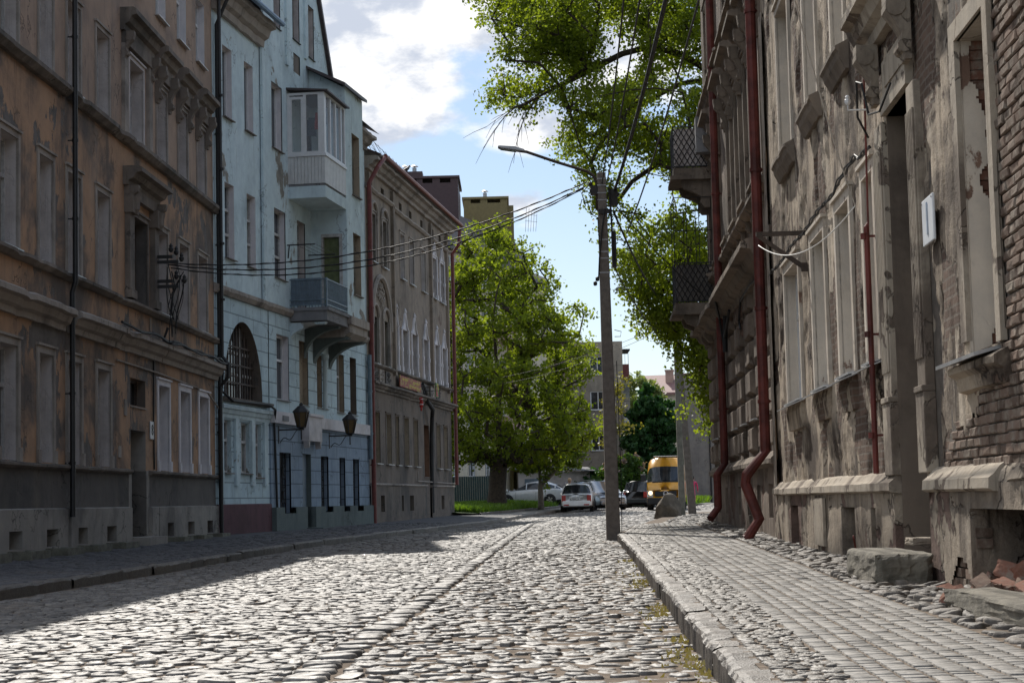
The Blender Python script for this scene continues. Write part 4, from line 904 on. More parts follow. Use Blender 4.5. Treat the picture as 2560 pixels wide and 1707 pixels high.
o3 = [(*c, 9.85, 11.62) for c in h3]; o2 = [(*c, 6.15, 7.85) for c in h2]; o1 = [(*c, 2.5, 4.35) for c in h1]; oa = [(*c, 12.48, 12.86) for c in att]
gd = (11.08, 12.25, 2.1, 4.25)
wall('wall', BR, 0, 18, 5.2, 13.3, o3 + o2 + oa, M['brown'], .4, .008)
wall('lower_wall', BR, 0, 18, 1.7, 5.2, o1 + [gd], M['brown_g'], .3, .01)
for a, b in ((0, 11.1), (12.3, 18)):
    cc = [(*c, .73, 1.32) for c in c1 if a < c[0] < b]
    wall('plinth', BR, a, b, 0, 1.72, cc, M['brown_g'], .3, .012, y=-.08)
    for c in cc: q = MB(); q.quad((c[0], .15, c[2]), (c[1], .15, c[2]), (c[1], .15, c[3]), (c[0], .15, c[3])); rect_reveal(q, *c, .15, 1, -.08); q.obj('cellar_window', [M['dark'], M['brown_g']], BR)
    rough_mold('plinth_cap', BR, a, b, ledge_prof(1.66, .14, .12), M['trim'])
wall('door_step_wall', BR, 11.1, 12.3, 0, 2.1, [], M['brown_g'], .3, .01)
win(BR, *gd, .2, frame=None, pane='board', sill=.03, sm='ledge', reveal='brownframe', name='boarded_door')
for i, o in enumerate(o3): win(BR, *o, .22, frame=None if i < 2 else 'oldwhite', pane='bluewood' if i < 2 else 'pane', casing=.09, cm='reveal_w' if i > 4 else 'trim', reveal='reveal' if i > 1 else 'brown', sill=.12, rows=(.66,))
for i, o in enumerate(o2): win(BR, *o, .22, frame=None if i < 2 else 'oldwhite', pane='tealwood' if i < 2 else 'pane', reveal='reveal' if i > 1 else 'brown', sill=.1, sm='metal_sill', rows=(.62,))
for i, o in enumerate(o1): win(BR, *o, .22, frame='oldwhite', reveal='blankpanel', casing=.05, cp=.02, cm='brown_g', sill=.12, rows=(.66,))
for o in oa: win(BR, *o, .2, frame=None, pane='dark', reveal='brown_g', sill=0, name='attic_window')
# ogee surrounds
def ogee(u0, u1, z0, z1, mat):
    mb = MB(); w_ = u1 - u0; uc = (u0 + u1) / 2; t = .12
    for s_ in (-1, 1):
        x = uc + s_ * (w_ / 2 + t / 2); mb.box(x - t / 2, x + t / 2, -.06, .02, z0, z1); mb.box(x - t * .8, x + t * .8, -.08, .02, z0, z0 + .2); mb.box(x - t * .7, x + t * .7, -.075, .02, z0 + .8, z0 + .95)
    def og(s_, k): tt = np.linspace(0, 1, 9); return [(uc + s_ * (w_ / 2 + k) * (1 - tt_) ** .8 * (1 - .25 * math.sin(tt_ * math.pi)), z1 + (.62 + k * .8) * (tt_ ** 1.5)) for tt_ in tt]
    for s_ in (-1, 1):
        a, b = og(s_, 0), og(s_, .14)
        for i in range(8):
            p = [a[i], b[i], b[i + 1], a[i + 1]]; mb.prism(p, 'y', -.07, .0)
    mb.lathe([(.05, 0), (.08, .06), (.02, .2), (0, .22)], (uc, -.04, z1 + .66), 6)
    pts = [(x, z) for x, z in og(-1, 0)] + [(x, z) for x, z in og(1, 0)][::-1]; mb.quad(*[(x, -.012, z) for x, z in pts])
    return mb.obj('ogee_surround', mat, BR)
for o in o2[2:]: ogee(o[0], o[1], o[2], o[3], M['reveal_w'])
for o in o3[5:]: ogee(o[0], o[1], o[2], o[3] + .05, M['reveal_w'])
# twin lancets with a pointed ornament on the left axis
for z, zz in ((6.15, 7.85), (9.85, 11.62)):
    for (a, b) in ((1.05, 1.95), (2.95, 3.95)):
        mb = MB(); uc, w_ = (a + b) / 2, b - a
        for s_ in (-1, 1): mb.box(uc + s_ * (w_ / 2 + .08) - .06, uc + s_ * (w_ / 2 + .08) + .06, -.08, .02, z, zz)
        pts = [(uc + (w_ / 2 + .1) * math.cos(t), zz + .45 * math.sin(t)) for t in np.linspace(0, math.pi, 11)]; mb.tube([(x, -.05, y) for x, y in pts], .06, 6); mb.obj('lancet_surround', M['trim'], BR)
mb = MB()
for s_ in (-1, 1): mb.tube([(2.5 + s_ * 1.7 * math.cos(t) * (1 - .0), -.06, 7.5 + 1.9 * math.sin(t)) for t in np.linspace(0, math.pi / 2, 10)], .1, 6)
for k in range(40):
    a, r_ = random.uniform(0, 6.28), random.uniform(.1, .85) ; x, z = 2.5 + r_ * math.cos(a) * .9, 8.55 + r_ * math.sin(a) * .55; mb.tube([(x, -.03, z), (x + random.uniform(-.12, .12), -.07, z + .1), (x + random.uniform(-.18, .18), -.03, z + .2)], .035, 5)
mb.obj('pointed_ornament', M['trim'], BR)
for x in (.5, 4.95, 13.2, 17.3): mb = MB(); mb.box(x - .14, x + .14, -.12, .02, 5.9, 13.0); mb.obj('pilaster_strip', M['brown'], BR)
rough_mold('string_course', BR, 0, 18, ledge_prof(6.0, .16, .14), M['ledge']); rough_mold('cornice', BR, 0, 18.1, cornice_prof(5.12, .34, .3), M['ledge'], .2)
for a, b in ((0, 4.9), (4.95, 18.05)): rough_mold('string_course', BR, a, b, ledge_prof(12.3 + (.1 if a == 0 else 0), .16, .16), M['trim'], .3)
rough_mold('eaves_cornice', BR, .2, 18.1, cornice_prof(13.1, .5, .45), M['trim'], .3)
for k in range(7):
    u = .9 + k * .0 + (k * 1.15 if k < 3 else 8.6 + (k - 3) * 1.55); mb = MB(); mb.box(u, u + .8, -.05, .0, 5.5, 5.95)
    for j in range(10): a = random.uniform(u + .1, u + .7); z = random.uniform(5.55, 5.9); mb.tube([(a, -.05, z), (a + .06, -.09, z + .04), (a + .1, -.05, z)], .03, 5)
    mb.obj('balustrade_panel', M['trim' if k % 2 else 'dado'], BR)
mb = MB(); mb.tube([(.9, -.62, 13.62), (18.3, -.62, 13.62)], .09, 8); mb.obj('gutter', M['redpipe2'], BR)
pipe(BR, [(.85, -.6, 13.55), (.3, -.45, 13.1), (-.0, -.2, 12.5), (-.0, -.2, .25)], .085, 'redpipe2', [(0, -.2, z) for z in (2.4, 5.0, 8, 11)])
pipe(BR, [(18.2, -.55, 13.4), (18.05, -.5, 12.7), (18.05, -.2, 12.3), (18.05, -.2, 1.8)], .085, 'redpipe2', [(18.05, -.2, z) for z in (3, 6, 9)])
shell(BR, 0, 18, 0, 13.3, 11, M['brown'])
m_, g_, b_ = new_mat('tile_roof'); t_ = g_.n('ShaderNodeTexCoord').outputs['Object']
wv = g_.n('ShaderNodeTexWave'); wv.bands_direction = 'X'; g_.set(wv.inputs['Vector'], t_); wv.inputs['Scale'].default_value = 1.1
wv2 = g_.n('ShaderNodeTexWave', wave_profile='SAW'); wv2.bands_direction = 'Z'; g_.set(wv2.inputs['Vector'], t_); wv2.inputs['Scale'].default_value = 1.4
b_.inputs['Base Color'].default_value = (.06, .035, .032, 1); b_.inputs['Roughness'].default_value = .3; g_.set(b_.inputs['Normal'], g_.bump(g_.m('ADD', wv.outputs['Fac'], wv2.outputs['Fac']), .9, .08)); M['rooftile'] = m_
rf = roof_mb(.3, 18.2, 13.55, 11, 2.6, .55).obj('roof', M['rooftile'], BR)
mb = MB(); mb.tube([(.2, .2, 14.6), (18, .6, 14.8)], .012, 4)
for k in range(13): x = .4 + k * 1.4; mb.tube([(x, -.2, 13.8), (x, .25, 14.62)], .01, 4); mb.tube([(x, -.2, 13.8), (x + .7, .25, 14.65)], .007, 4)
mb.tube([(.2, -.25, 13.85), (18, -.25, 13.85)], .01, 4); mb.obj('snow_guard', M['rust'], BR)
mb = MB(); pts = [(10.2, -.12, 5.9), (10.5, -.2, 5.6), (11.0, -.2, 5.2), (11.6, -.3, 4.9), (12.0, -.2, 4.6), (12.25, -.12, 4.0), (12.4, -.08, 3.0), (12.45, -.06, .6)]; mb.tube(pts, .09, 8); mb.tube([(10.1, -.1, 5.9), (10.0, -.25, 5.5), (10.6, -.2, 5.3), (10.4, -.2, 5.75), (10.15, -.12, 5.85)], .03, 6); mb.obj('conduit', M['iron'], BR)
mb = MB(); mb.tube([(9.0, -.1, 2.3), (9.0, -.1, 1.9), (18.0, -.12, 1.85)], .025, 6); mb.obj('gas_pipe', M['trim'], BR)
bs = empty('banner', W_(BR, 7.45, -.16, 5.72), R(90 - 7.53), 'faded red and yellow banner fixed under the white windows of the taupe house', 'banner')
m_, g_, b_ = new_mat('faded_banner'); t_ = g_.n('ShaderNodeTexCoord').outputs['Object']; n_ = g_.noise(g_.map(t_, (1, 1, 3)), 2.4, 5, .6); x_, y_, z_ = g_.xyz(t_)[:3]
g_.set(b_.inputs['Base Color'], g_.mix(g_.ss(n_, .45, .6), (.26, .06, .05), (.34, .25, .07))); b_.inputs['Roughness'].default_value = .7
mb = MB(); mb.box(-2.2, 2.2, -.02, .02, -.22, .22); mb.obj('cloth', m_, bs)
yel = simple('banner_yellow', (.5, .38, .08), .7)
for (a, b, c) in ((-1.9, -.6, .1), (.5, 1.9, .08), (-.2, 1.8, -.1)):
    mb = MB(); x = a
    while x < b: w_ = random.uniform(.06, .16); mb.box(x, x + w_, -.026, -.021, c - .05, c + .05 * random.uniform(.6, 1)); x += w_ + random.choice((.03, .03, .1))
    mb.obj('lettering', yel, bs)
b2s = empty('sign_panel', W_(BR, 12.4, -.35, 5.75), R(90 - 7.53), 'small square red, yellow and green sign panel to the right of the faded banner', 'sign')
mb = MB(); mb.box(-.3, .3, -.02, .02, -.3, .3); mb.obj('panel', simple('panel_green', (.12, .2, .06), .6), b2s)
mb = MB(); mb.prism([(-.27, -.27), (.2, -.27), (-.27, .2)], 'y', -.028, -.021); mb.obj('red_shape', simple('panel_red', (.35, .04, .04), .6), b2s); mb = MB(); mb.prism([(-.1, .27), (.27, .27), (.27, -.1)], 'y', -.028, -.021); mb.obj('yellow_shape', yel, b2s)
stn = empty('hanging_doll', W_(BR, 8.7, -.35, 5.06), R(90 - 7.53), 'red and white stuffed doll clinging below the banner of the taupe house', 'doll'); stn.scale = (.5, .5, .5)
mb = MB(); mb.lathe([(.05, -.5), (.13, -.42), (.17, -.2), (.16, 0), (.1, .1)], (0, 0, 0), 9); mb.lathe([(.06, .1), (.13, .16), (.14, .26), (.06, .36), (.0, .42)], (.02, -.02, 0), 9)
mb.tube([(-.12, 0, 0), (-.2, .05, .15), (-.1, .1, .35)], .05, 7); mb.tube([(.12, 0, 0), (.24, .02, .1), (.18, .08, .3)], .05, 7); mb.tube([(-.06, 0, -.4), (-.14, 0, -.55), (-.1, 0, -.7)], .06, 7); mb.tube([(.06, 0, -.4), (.1, 0, -.55), (.03, 0, -.68)], .06, 7)
mb.obj('body', simple('red_felt', (.33, .025, .02), .9), stn, smooth=True); mb = MB(); mb.lathe([(.172, -.22), (.18, -.2), (.172, -.16)], n=9); mb.lathe([(.143, .2), (.15, .22), (.143, .25)], (.02, -.02, 0), 9); mb.obj('white_trim', M['white'], stn)
bird = empty('bird', W_(BR, 5.0, -.62, 13.72), R(60), 'dark crow perched on the gutter of the taupe house', 'bird')
def skin(name, pts, edges, mat, parent=None, loc=(0, 0, 0), rz=0, sub=1):
    """body grown from a joint skeleton: pts = (x, y, z, rx[, ry])"""
    me = bpy.data.meshes.new(name); me.from_pydata([p[:3] for p in pts], edges, []); o = place(name, me, parent, loc, rz)
    md = o.modifiers.new('skin', 'SKIN'); md.use_smooth_shade = True
    for i, p in enumerate(pts): v = me.skin_vertices[0].data[i]; v.radius = (p[3], p[4] if len(p) > 4 else p[3]); v.use_root = i == 0
    s_ = o.modifiers.new('sub', 'SUBSURF'); s_.levels = sub; s_.render_levels = sub; me.materials.append(mat); return o
def bake(o):
    bpy.context.view_layer.update(); me = bpy.data.meshes.new_from_object(o.evaluated_get(bpy.context.evaluated_depsgraph_get())); o.modifiers.clear(); o.data = me; return o
bake(skin('body', [(0, 0, .16, .07, .06), (.1, 0, .2, .075, .065), (.18, 0, .27, .045), (.22, 0, .32, .045), (.29, 0, .31, .015), (-.12, 0, .12, .04, .03), (-.26, 0, .07, .035, .012), (.02, .03, .08, .015), (.02, .03, .01, .012), (.02, -.03, .08, .015), (.02, -.03, .01, .012)], [(0, 1), (1, 2), (2, 3), (3, 4), (0, 5), (5, 6), (0, 7), (7, 8), (0, 9), (9, 10)], M['iron'], bird))

# ================================================================== RIGHT HOUSE (nearest on the right)
RH = empty('apartment_house', (4.432, 31.035, 0), R(-90 - 2.6), 'crumbling beige tenement with bare brick patches, nearest on the right', 'house')
up = [(2.54, 4.2), (6.15, 7.4), (9.0, 10.05), (11.2, 12.3), (14.6, 15.6), (16.9, 18.0)]
lo = [(2.52, 4.45), (6.12, 7.5), (8.76, 9.94), (11.05, 11.8)]
nw = (16.36, 17.46, 2.1, 4.66)
do = (12.74, 14.22, .35, 4.8)
rc = [(2.7, 3.74, .26, .84), (8.62, 9.8, .22, .84), (11.05, 11.4, .25, .84)]
hole_o = (16.4, 18.6, .1, .86)
RU = [(*c, 6.2, 8.55) for c in up]; RLo = [(*c, 2.42, 4.42) for c in lo]
U1 = 24.0
def bare(u, z):
    e = 17.62 + (fbm(u * 0 + 1.2, z * 1.3) - .5) * .7; k = (u > e) & (z < 9) & (z > 1.1)
    lowz = 2.05 + (fbm(u * 2.2, z * 0 + 4.4) - .5) * .7 - np.clip((17.4 - u) * .38, 0, 3); k |= (u > 15.1) & (z < lowz) & (z > 1.1)
    k &= ~((u > 17.4) & (u < 17.62) & (z > 2.2) & (z < 5))
    return k
wall('wall', RH, 0, 12.0, 1.1, 9.2, RU[:4] + RLo, M['right1'], .075, .018, pits=.035)
wall('wall', RH, 12.0, 14.5, 1.1, 9.2, [do, RU[3]], M['right1'], .12, .012, pits=.015)
wall('wall', RH, 14.5, U1, 1.1, 9.2, [nw] + RU[4:], M['right1'], .045, .012, hole=bare, pits=.03)
wall('upper_wall', RH, 0, U1, 9.2, 13.2, [], M['right1'], .5, .01)
# bare brickwork behind the lost render
bm_ = MB(); z = 1.1; row = 0
while z < 8.8:
    u = 14.9 + (row % 2) * .13
    while u < 22:
        if bool(bare(np.array(u + .12), np.array(z + .04))) or bool(bare(np.array(u + .22), np.array(z + .0))) or bool(bare(np.array(u + .02), np.array(z + .07))):
            inw = nw[0] - .02 < u + .25 and u < nw[1] + .05 and nw[2] - .05 < z + .08 and z < nw[3]
            if not inw:
                d_ = random.uniform(-.01, .018); r_ = lambda s_=.009: random.uniform(-s_, s_)
                a, b, c, e = u + r_(), u + .245 + r_(), z + r_(.004), z + .072 + r_(.004)
                bm_.add([(a, .08, c), (b, .08, c), (b, .08, e), (a, .08, e), (a, d_ + .01, c), (b, d_ + .01, c), (b, d_ + .01, e), (a, d_ + .01, e), (a + .012, d_, c + .01), (b - .014, d_ + r_(), c + .01), (b - .012, d_, e - .012), (a + .012, d_ + r_(), e - .01)], [[0, 1, 5, 4], [1, 2, 6, 5], [2, 3, 7, 6], [3, 0, 4, 7], [4, 5, 9, 8], [5, 6, 10, 9], [6, 7, 11, 10], [7, 4, 8, 11], [8, 9, 10, 11]])
        u += .257
    z += .083; row += 1
bm_.obj('bare_brickwork', M['brick'], RH)
wall('mortar_bed', RH, 14.6, U1, 1.1, 9.2, [nw] + RU[4:], M['mortar'], .3, .0, y=.03)
for c in RU[:4]: win(RH, *c, .22, frame='oldwhite', casing=.12, cp=.03, cm='cream_reveal', reveal='cream_reveal', sill=0, rows=(.66,))
for c in RU[4:]: win(RH, *c, .22, frame='oldwhite', casing=.1, cp=.03, cm='right_trim', reveal='right_trim', sill=.1, rows=(.66,))
for c in RLo[:2]: win(RH, *c, .2, frame='white', casing=.14, cp=.035, cm='cream_reveal', reveal='cream_reveal', sill=.1, rows=(.66,))
for c in RLo[2:]: win(RH, *c, .22, frame='oldwhite', casing=.14, cp=.035, cm='cream_reveal', reveal='cream_reveal', sill=.11, rows=(.66,))
for c in RU[:4]:      # carved hood-like sills of the upper windows
    rough_mold('carved_sill', RH, c[0] - .15, c[1] + .2, [(.02, 5.9), (-.04, 5.9), (-.08, 5.98), (-.11, 6.03), (-.13, 6.1), (-.16, 6.13), (-.16, 6.17), (.0, 6.24)], M['right2t'], .1, .012)
for c in RLo:
    rough_mold('window_apron', RH, c[0] - .02, c[1] + .02, [(.02, 1.98), (-.03, 1.98), (-.06, 2.16), (-.065, 2.26), (-.04, 2.38), (.02, 2.4)], M['right1'], .12, .01)
    q = MB(); q.add([(c[0] - .12, -.2, 2.3), (c[1] + .12, -.2, 2.3), (c[1] + .12, .1, 2.415), (c[0] - .12, .1, 2.415), (c[0] - .12, -.2, 2.315), (c[1] + .12, -.2, 2.315), (c[1] + .12, .1, 2.43), (c[0] - .12, .1, 2.43)], [[0, 3, 2, 1], [4, 5, 6, 7], [0, 1, 5, 4], [1, 2, 6, 5], [2, 3, 7, 6], [3, 0, 4, 7]]); q.obj('metal_ledge', M['metal_sill'], RH)
# the near window: plastic frame, broken reveal
W = MB(); W.quad((nw[0], .3, nw[2]), (nw[1], .3, nw[2]), (nw[1], .3, nw[3]), (nw[0], .3, nw[3])); W = W.obj('window', M['pane'], RH)
f = MB()
for a, b in ((nw[0] + .1, nw[0] + .2), (nw[0] + .55, nw[0] + .63), (nw[1] - .09, nw[1])): f.box(a, b, .2, .31, nw[2], nw[3] - .02)
for a, b in ((nw[2], nw[2] + .09), (nw[3] - .12, nw[3] - .02), (3.75, 3.84)): f.box(nw[0] + .2, nw[0] + .55, .21, .309, a, b); f.box(nw[0] + .63, nw[1] - .09, .21, .309, a, b)
f.obj('frame', M['white'], W, bevel=.008)
rv = wall('reveal_wall', None, 0, .3, 2.1, 4.66, [], M['cream_reveal'], .02, .004, hole=lambda u, z: (u > .3 - np.clip((fbm(z * 1.1 + 3, u * 0 + 2, o=5) - .5) * 1.3, 0, .2)))
rv.name = 'reveal'; rv.parent = W; rv.rotation_euler = (0, 0, R(90)); rv.location = (nw[0] - .005, 0, 0)
q = MB()
zz = 2.1
while zz < 4.6: q.box(nw[0] - .06, nw[0] - .02 - random.uniform(0, .012), .04, .32, zz, zz + .076); zz += .083
q.obj('broken_reveal_brick', M['redbrick'], W)
q = MB(); q.quad((nw[1], -.0, nw[2]), (nw[1], .3, nw[2]), (nw[1], .3, nw[3]), (nw[1], -.0, nw[3])); q.quad((nw[0] - .01, 0, nw[3]), (nw[1], 0, nw[3]), (nw[1], .3, nw[3]), (nw[0] - .01, .3, nw[3])); q.quad((nw[0], 0, nw[2]), (nw[0], .3, nw[2]), (nw[1], .3, nw[2]), (nw[1], 0, nw[2]))
q.box(nw[0] - .22, nw[0], -.025, .02, nw[2] + .1, nw[3] + .16); q.box(nw[1], nw[1] + .16, -.03, .02, nw[2], nw[3] + .16); q.box(nw[0], nw[1], -.025, .02, nw[3] + .0, nw[3] + .16); q.obj('surround', M['right_trim'], W)
q = MB(); q.add([(nw[0] - .45, -.2, 2.0), (nw[1] + .0, -.2, 2.0), (nw[1], .1, 2.08), (nw[0] - .45, .1, 2.08), (nw[0] - .45, -.2, 2.03), (nw[1], -.2, 2.03), (nw[1], .1, 2.105), (nw[0] - .45, .1, 2.105)], [[0, 3, 2, 1], [4, 5, 6, 7], [0, 1, 5, 4], [1, 2, 6, 5], [2, 3, 7, 6], [3, 0, 4, 7]]); q.obj('sill', M['metal_sill'], W)
rough_mold('window_apron', RH, nw[0] - .28, nw[1] + .3, [(.02, 1.78), (-.05, 1.8), (-.07, 1.9), (-.13, 1.94), (-.13, 1.99), (.02, 2.06)], M['right1'], .06, .02)
# plinth and its ledge
for a, b in ((0, 12.68), (14.64, U1)):
    ops = [o for o in rc if a < o[0] < b] + ([hole_o] if a > 14 else [])
    ragged = (lambda u, z: (z < .42 - np.clip(np.abs(u - 16.0) - .15, 0, 2) * .55 + (fbm(u * 5, z * 5) - .5) * .2) & (u > 15.2) & (u < 16.5)) if a > 14 else (lambda u, z: (z < .12 + fbm(u * 3, z * 0 + 8) * .1))
    wall('plinth', RH, a, b, 0, 1.06, ops, M['right1p'], .07 if a < 14 else .04, .012, pits=.02, y=-.07, hole=ragged)
wall('plinth_backing', RH, 0, 12.67, 0, 1.06, rc, M['mortar'], .5, y=-.02); mb = MB(); mb.quad((12.68, -.07, 0), (12.68, .6, 0), (12.68, .6, 1.1), (12.68, -.07, 1.1)); mb.obj('plinth_return', M['right1p'], RH); mb = MB(); mb.quad((14.64, -.07, 0), (14.64, -.07, 1.1), (14.64, .5, 1.1), (14.64, .5, 0)); mb.obj('plinth_return', M['right1p'], RH)
for o in rc:
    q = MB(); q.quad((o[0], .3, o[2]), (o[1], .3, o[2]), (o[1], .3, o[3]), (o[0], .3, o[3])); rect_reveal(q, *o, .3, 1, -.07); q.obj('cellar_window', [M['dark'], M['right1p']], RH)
mb = MB(); mb.box(5.95, 6.98, -.1, -.06, .32, .95); mb.obj('cellar_hatch', M['right_trim'], RH)
lp = [(.02, 1.22), (-.03, 1.19), (-.08, 1.13), (-.12, 1.1), (-.125, 1.02), (-.09, 1.0), (.02, .99)]
rough_mold('plinth_ledge', RH, .3, 12.72, lp, M['right_trim'], .12, .01); rough_mold('plinth_ledge', RH, 14.62, 17.4, lp, M['right_trim'], .06, .014); rough_mold('plinth_ledge', RH, 17.45, U1, [(.02, 1.2), (-.05, 1.16), (-.08, 1.08), (.02, 1.02)], M['right1p'], .05, .03)
# hole in the plinth
q = MB(); a, b, z0, z1 = hole_o; rect_reveal(q, a, b, z0, z1, .9, 0, -.07); q.quad((a, .9, z0), (b, .9, z0), (b, .9, z1), (a, .9, z1), m=1)
zz = .12; row = 0
while zz < .95:
    uu = 15.3 + (row % 2) * .12
    while uu < 19.2:
        if not (a - .02 < uu < b + .02 and a - .02 < uu + .238 < b + .02 and zz < z1 - .02): d_ = random.uniform(-.055, .0); q.box(uu + random.uniform(-.006, .006) if not (uu < b < uu + .25) else b + random.uniform(-.03, .03), uu + .238 if not (uu < a < uu + .25) else a + random.uniform(-.04, .03), d_, .1, zz, zz + .074, m=2)
        uu += .25
    zz += .085; row += 1
q.obj('plinth_opening', [M['right1p'], M['dark'], M['brick']], RH)
# door bay
q = MB(); q.box(do[0], do[1], .6, .66, .3, 3.2); q.box(do[0] + .08, do[0] + .6, .56, .6, .5, 1.4); q.box(do[0] + .7, do[1] - .08, .56, .6, .5, 1.4); q.box(do[0] + .08, do[0] + .6, .56, .6, 1.5, 3.0); q.box(do[0] + .7, do[1] - .08, .56, .6, 1.5, 3.0); q.box(do[0], do[1], .6, .66, 3.2, 4.8, m=1)
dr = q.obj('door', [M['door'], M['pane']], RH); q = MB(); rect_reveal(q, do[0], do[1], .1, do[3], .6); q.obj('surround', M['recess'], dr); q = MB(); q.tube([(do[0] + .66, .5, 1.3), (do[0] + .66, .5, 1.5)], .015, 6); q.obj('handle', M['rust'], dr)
for x0, x1 in ((12.26, 12.73), (14.24, 14.64)):
    q = MB(); q.box(x0, x1, -.06, .03, 1.2, 4.75)
    for k in range(5): xx = x0 + (x1 - x0) * (k + .5) / 5; q.box(xx - .02, xx + .02, -.08, -.058, 2.2, 4.5)
    q.box(x0 - .01, x1 + .008, -.085, .03, 1.17, 1.9); q.box(x0 - .01, x1 + .009, -.1, .03, 1.9, 1.96); q.obj('pilaster', M['right_trim'], RH, bevel=.01)
    console_mb(.62, .22, .24).obj('console', M['right_trim'], RH, ((x0 + x1) / 2, -.04, 5.58))
q = MB(); q.box(12.73, 14.24, -.06, .3, 4.8, 4.98); q.box(12.73, 14.24, -.03, .3, 4.98, 5.35); q.box(12.95, 14.05, -.045, -.03, 5.05, 5.28); mold(q, 12.1, 14.75, cornice_prof(5.58, .34, .42)); q.obj('door_entablature', M['right_trim'], RH)
pipe(RH, [(11.9, -.12, 1.2), (11.9, -.12, 3.2), (11.9, -.12, 3.8), (11.9, -.1, 3.85), (11.92, -.08, 5.9)], [.03, .03, .03, .011, .011], 'redpipe', [(11.9, -.15, z) for z in (1.6, 2.66, 3.7)], name='conduit')
mb = MB(); mb.tube([(a, -.05 + .012 * math.sin(a * 9), 4.66 + .02 * math.sin(a * 1.9) + (.06 if 9 < a < 11 else 0)) for a in np.linspace(.6, 11.9, 70)], .015, 6); mb.tube([(a, -.065 + .012 * math.cos(a * 9), 4.68 + .02 * math.sin(a * 1.9 + .4) + (.06 if 9 < a < 11 else 0)) for a in np.linspace(.6, 11.9, 70)], .011, 6)
mb.tube([(11.9, -.06, 4.75), (12.0, -.18, 4.95), (12.15, -.2, 5.3), (12.5, -.2, 5.2), (12.62, -.16, 4.85), (13.2, -.14, 4.76), (13.9, -.14, 4.88)], .012, 6); mb.obj('wall_cable', M['cable'], RH)
q = MB(); q.tube([(12.15, -.1, 5.0), (12.15, -.3, 5.0), (12.15, -.3, 5.08)], .01, 6); q.lathe([(.02, 0), (.032, .02), (.034, .05), (.022, .06), (.028, .08), (.012, .1)], (12.15, -.3, 5.06), 8); q.obj('insulator', M['white'], RH)
wall('corner_strip', RH, 0, .5, 1.1, 9.2, [], M['right_trim'], .2, .01, y=-.05)
mb = MB(); mb.quad((0, .3, 0), (0, -.05, 0), (0, -.05, 13.2), (0, .3, 13.2)); mb.obj('corner', M['right2'], RH)
shell(RH, 0, U1, 0, 13.2, 11, M['right1']); roof_mb(0, U1, 13.2, 11, 4, .5).obj('roof', M['roofdark'], RH)
rough_mold('eaves_cornice', RH, 0, U1, cornice_prof(12.5, .5, .7), M['right_trim'], .6)
pl = empty('house_number_sign', W_(RH, 15.08, -.05, 3.38), R(-90 - 2.6), 'white rectangular plate with a grey 1 on the beige wall beside the door', 'sign')
mb = MB(); mb.box(-.26, .26, -.012, .012, -.205, .205); mb.obj('plate', simple('plate_white', (.68, .7, .72), .5, var=.08), pl, bevel=.008)
text('1', 'lettering', .42, simple('plate_grey', (.3, .35, .42), .6), pl, (0, -.016, 0), (R(90), 0, 0))
for x in (-.23, .23):
    q = MB(); q.lathe([(.008, 0), (.008, .004)], n=6); o = q.obj('screw', M['rust'], pl, (x, -.014, .175)); o.rotation_euler = (R(90), 0, 0)

# ================================================================== SECOND RIGHT HOUSE
H2 = empty('apartment_house', (5.249 + .1, 49.017, 0), R(-90 - 2.6), 'dark taupe tenement with blocky rusticated ground floor behind a thick red pipe', 'house')
def v(u): return 18 - u
gc = [1.7, 4.1, 6.5, 8.9, 13.0, 15.6]; HG = [(v(c) - .5, v(c) + .5, 2.48, 4.4) for c in gc]; HF = [(v(c) - .5, v(c) + .5, 6.72, 9.5) for c in gc]; HS = [(v(c) - .5, v(c) + .5, 11.2, 13.6) for c in gc]
HC = [(v(c) - .4, v(c) + .4, .6, 1.2) for c in gc]
wall('wall', H2, 0, 18, 1.65, 16, HG + HF + HS, M['right2'], .16, .014, pits=.02); wall('plinth', H2, 0, 18, 0, 1.65, HC, M['right2'], .12, .02, pits=.03, y=-.06)
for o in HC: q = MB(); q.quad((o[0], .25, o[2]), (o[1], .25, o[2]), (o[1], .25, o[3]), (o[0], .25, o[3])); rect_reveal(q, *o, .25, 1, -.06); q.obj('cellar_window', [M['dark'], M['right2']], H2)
for o in HG: win(H2, *o, .25, frame='oldwhite', reveal='right2', sill=.16, rows=(.66,))
for o in HF: win(H2, *o, .25, frame='white', reveal='reveal', casing=.14, cp=.07, cm='right2t', sill=.08, rows=(.66,))
for o in HS: win(H2, *o, .25, frame='oldwhite', reveal='reveal', casing=.12, cp=.06, cm='right2t', sill=.08, rows=(.66,))
edges = [0] + [t for o in sorted(HG) for t in (o[0], o[1])] + [18]
for a, b in zip(edges[::2], edges[1::2]):
    z = 1.85; k = 0; mb = MB()
    while z < 4.9:
        cut = [(a, (a + b) / 2), ((a + b) / 2, b)] if b - a > 1.0 else [(a, b)]
        for s_, e in cut:
            d_ = .1 + random.uniform(-.015, .02); mb.add([(s_ + .03, .0, z), (e - .03, .0, z), (e - .03, .0, z + .5), (s_ + .03, .0, z + .5), (s_ + .06, -d_, z + .05), (e - .06, -d_, z + .05), (e - .06, -d_, z + .46), (s_ + .06, -d_, z + .46)], [[4, 5, 6, 7], [0, 1, 5, 4], [1, 2, 6, 5], [2, 3, 7, 6], [3, 0, 4, 7]])
        z += .56; k += 1
    mb.obj('rusticated_pier', M['right2'], H2, bevel=.02)
rough_mold('plinth_cap', H2, 0, 17.9, [(.02, 1.8), (-.06, 1.76), (-.16, 1.66), (-.18, 1.64), (-.18, 1.56), (-.08, 1.5), (.02, 1.5)], M['right2t'], .12, .03)
rough_mold('cornice', H2, -.2, 17.6, cornice_prof(4.95, .55, .5), M['right2t'], .14, .025)
rough_mold('string_course', H2, -.1, 17.8, ledge_prof(6.35, .22, .2), M['right2t'], .12, .03)
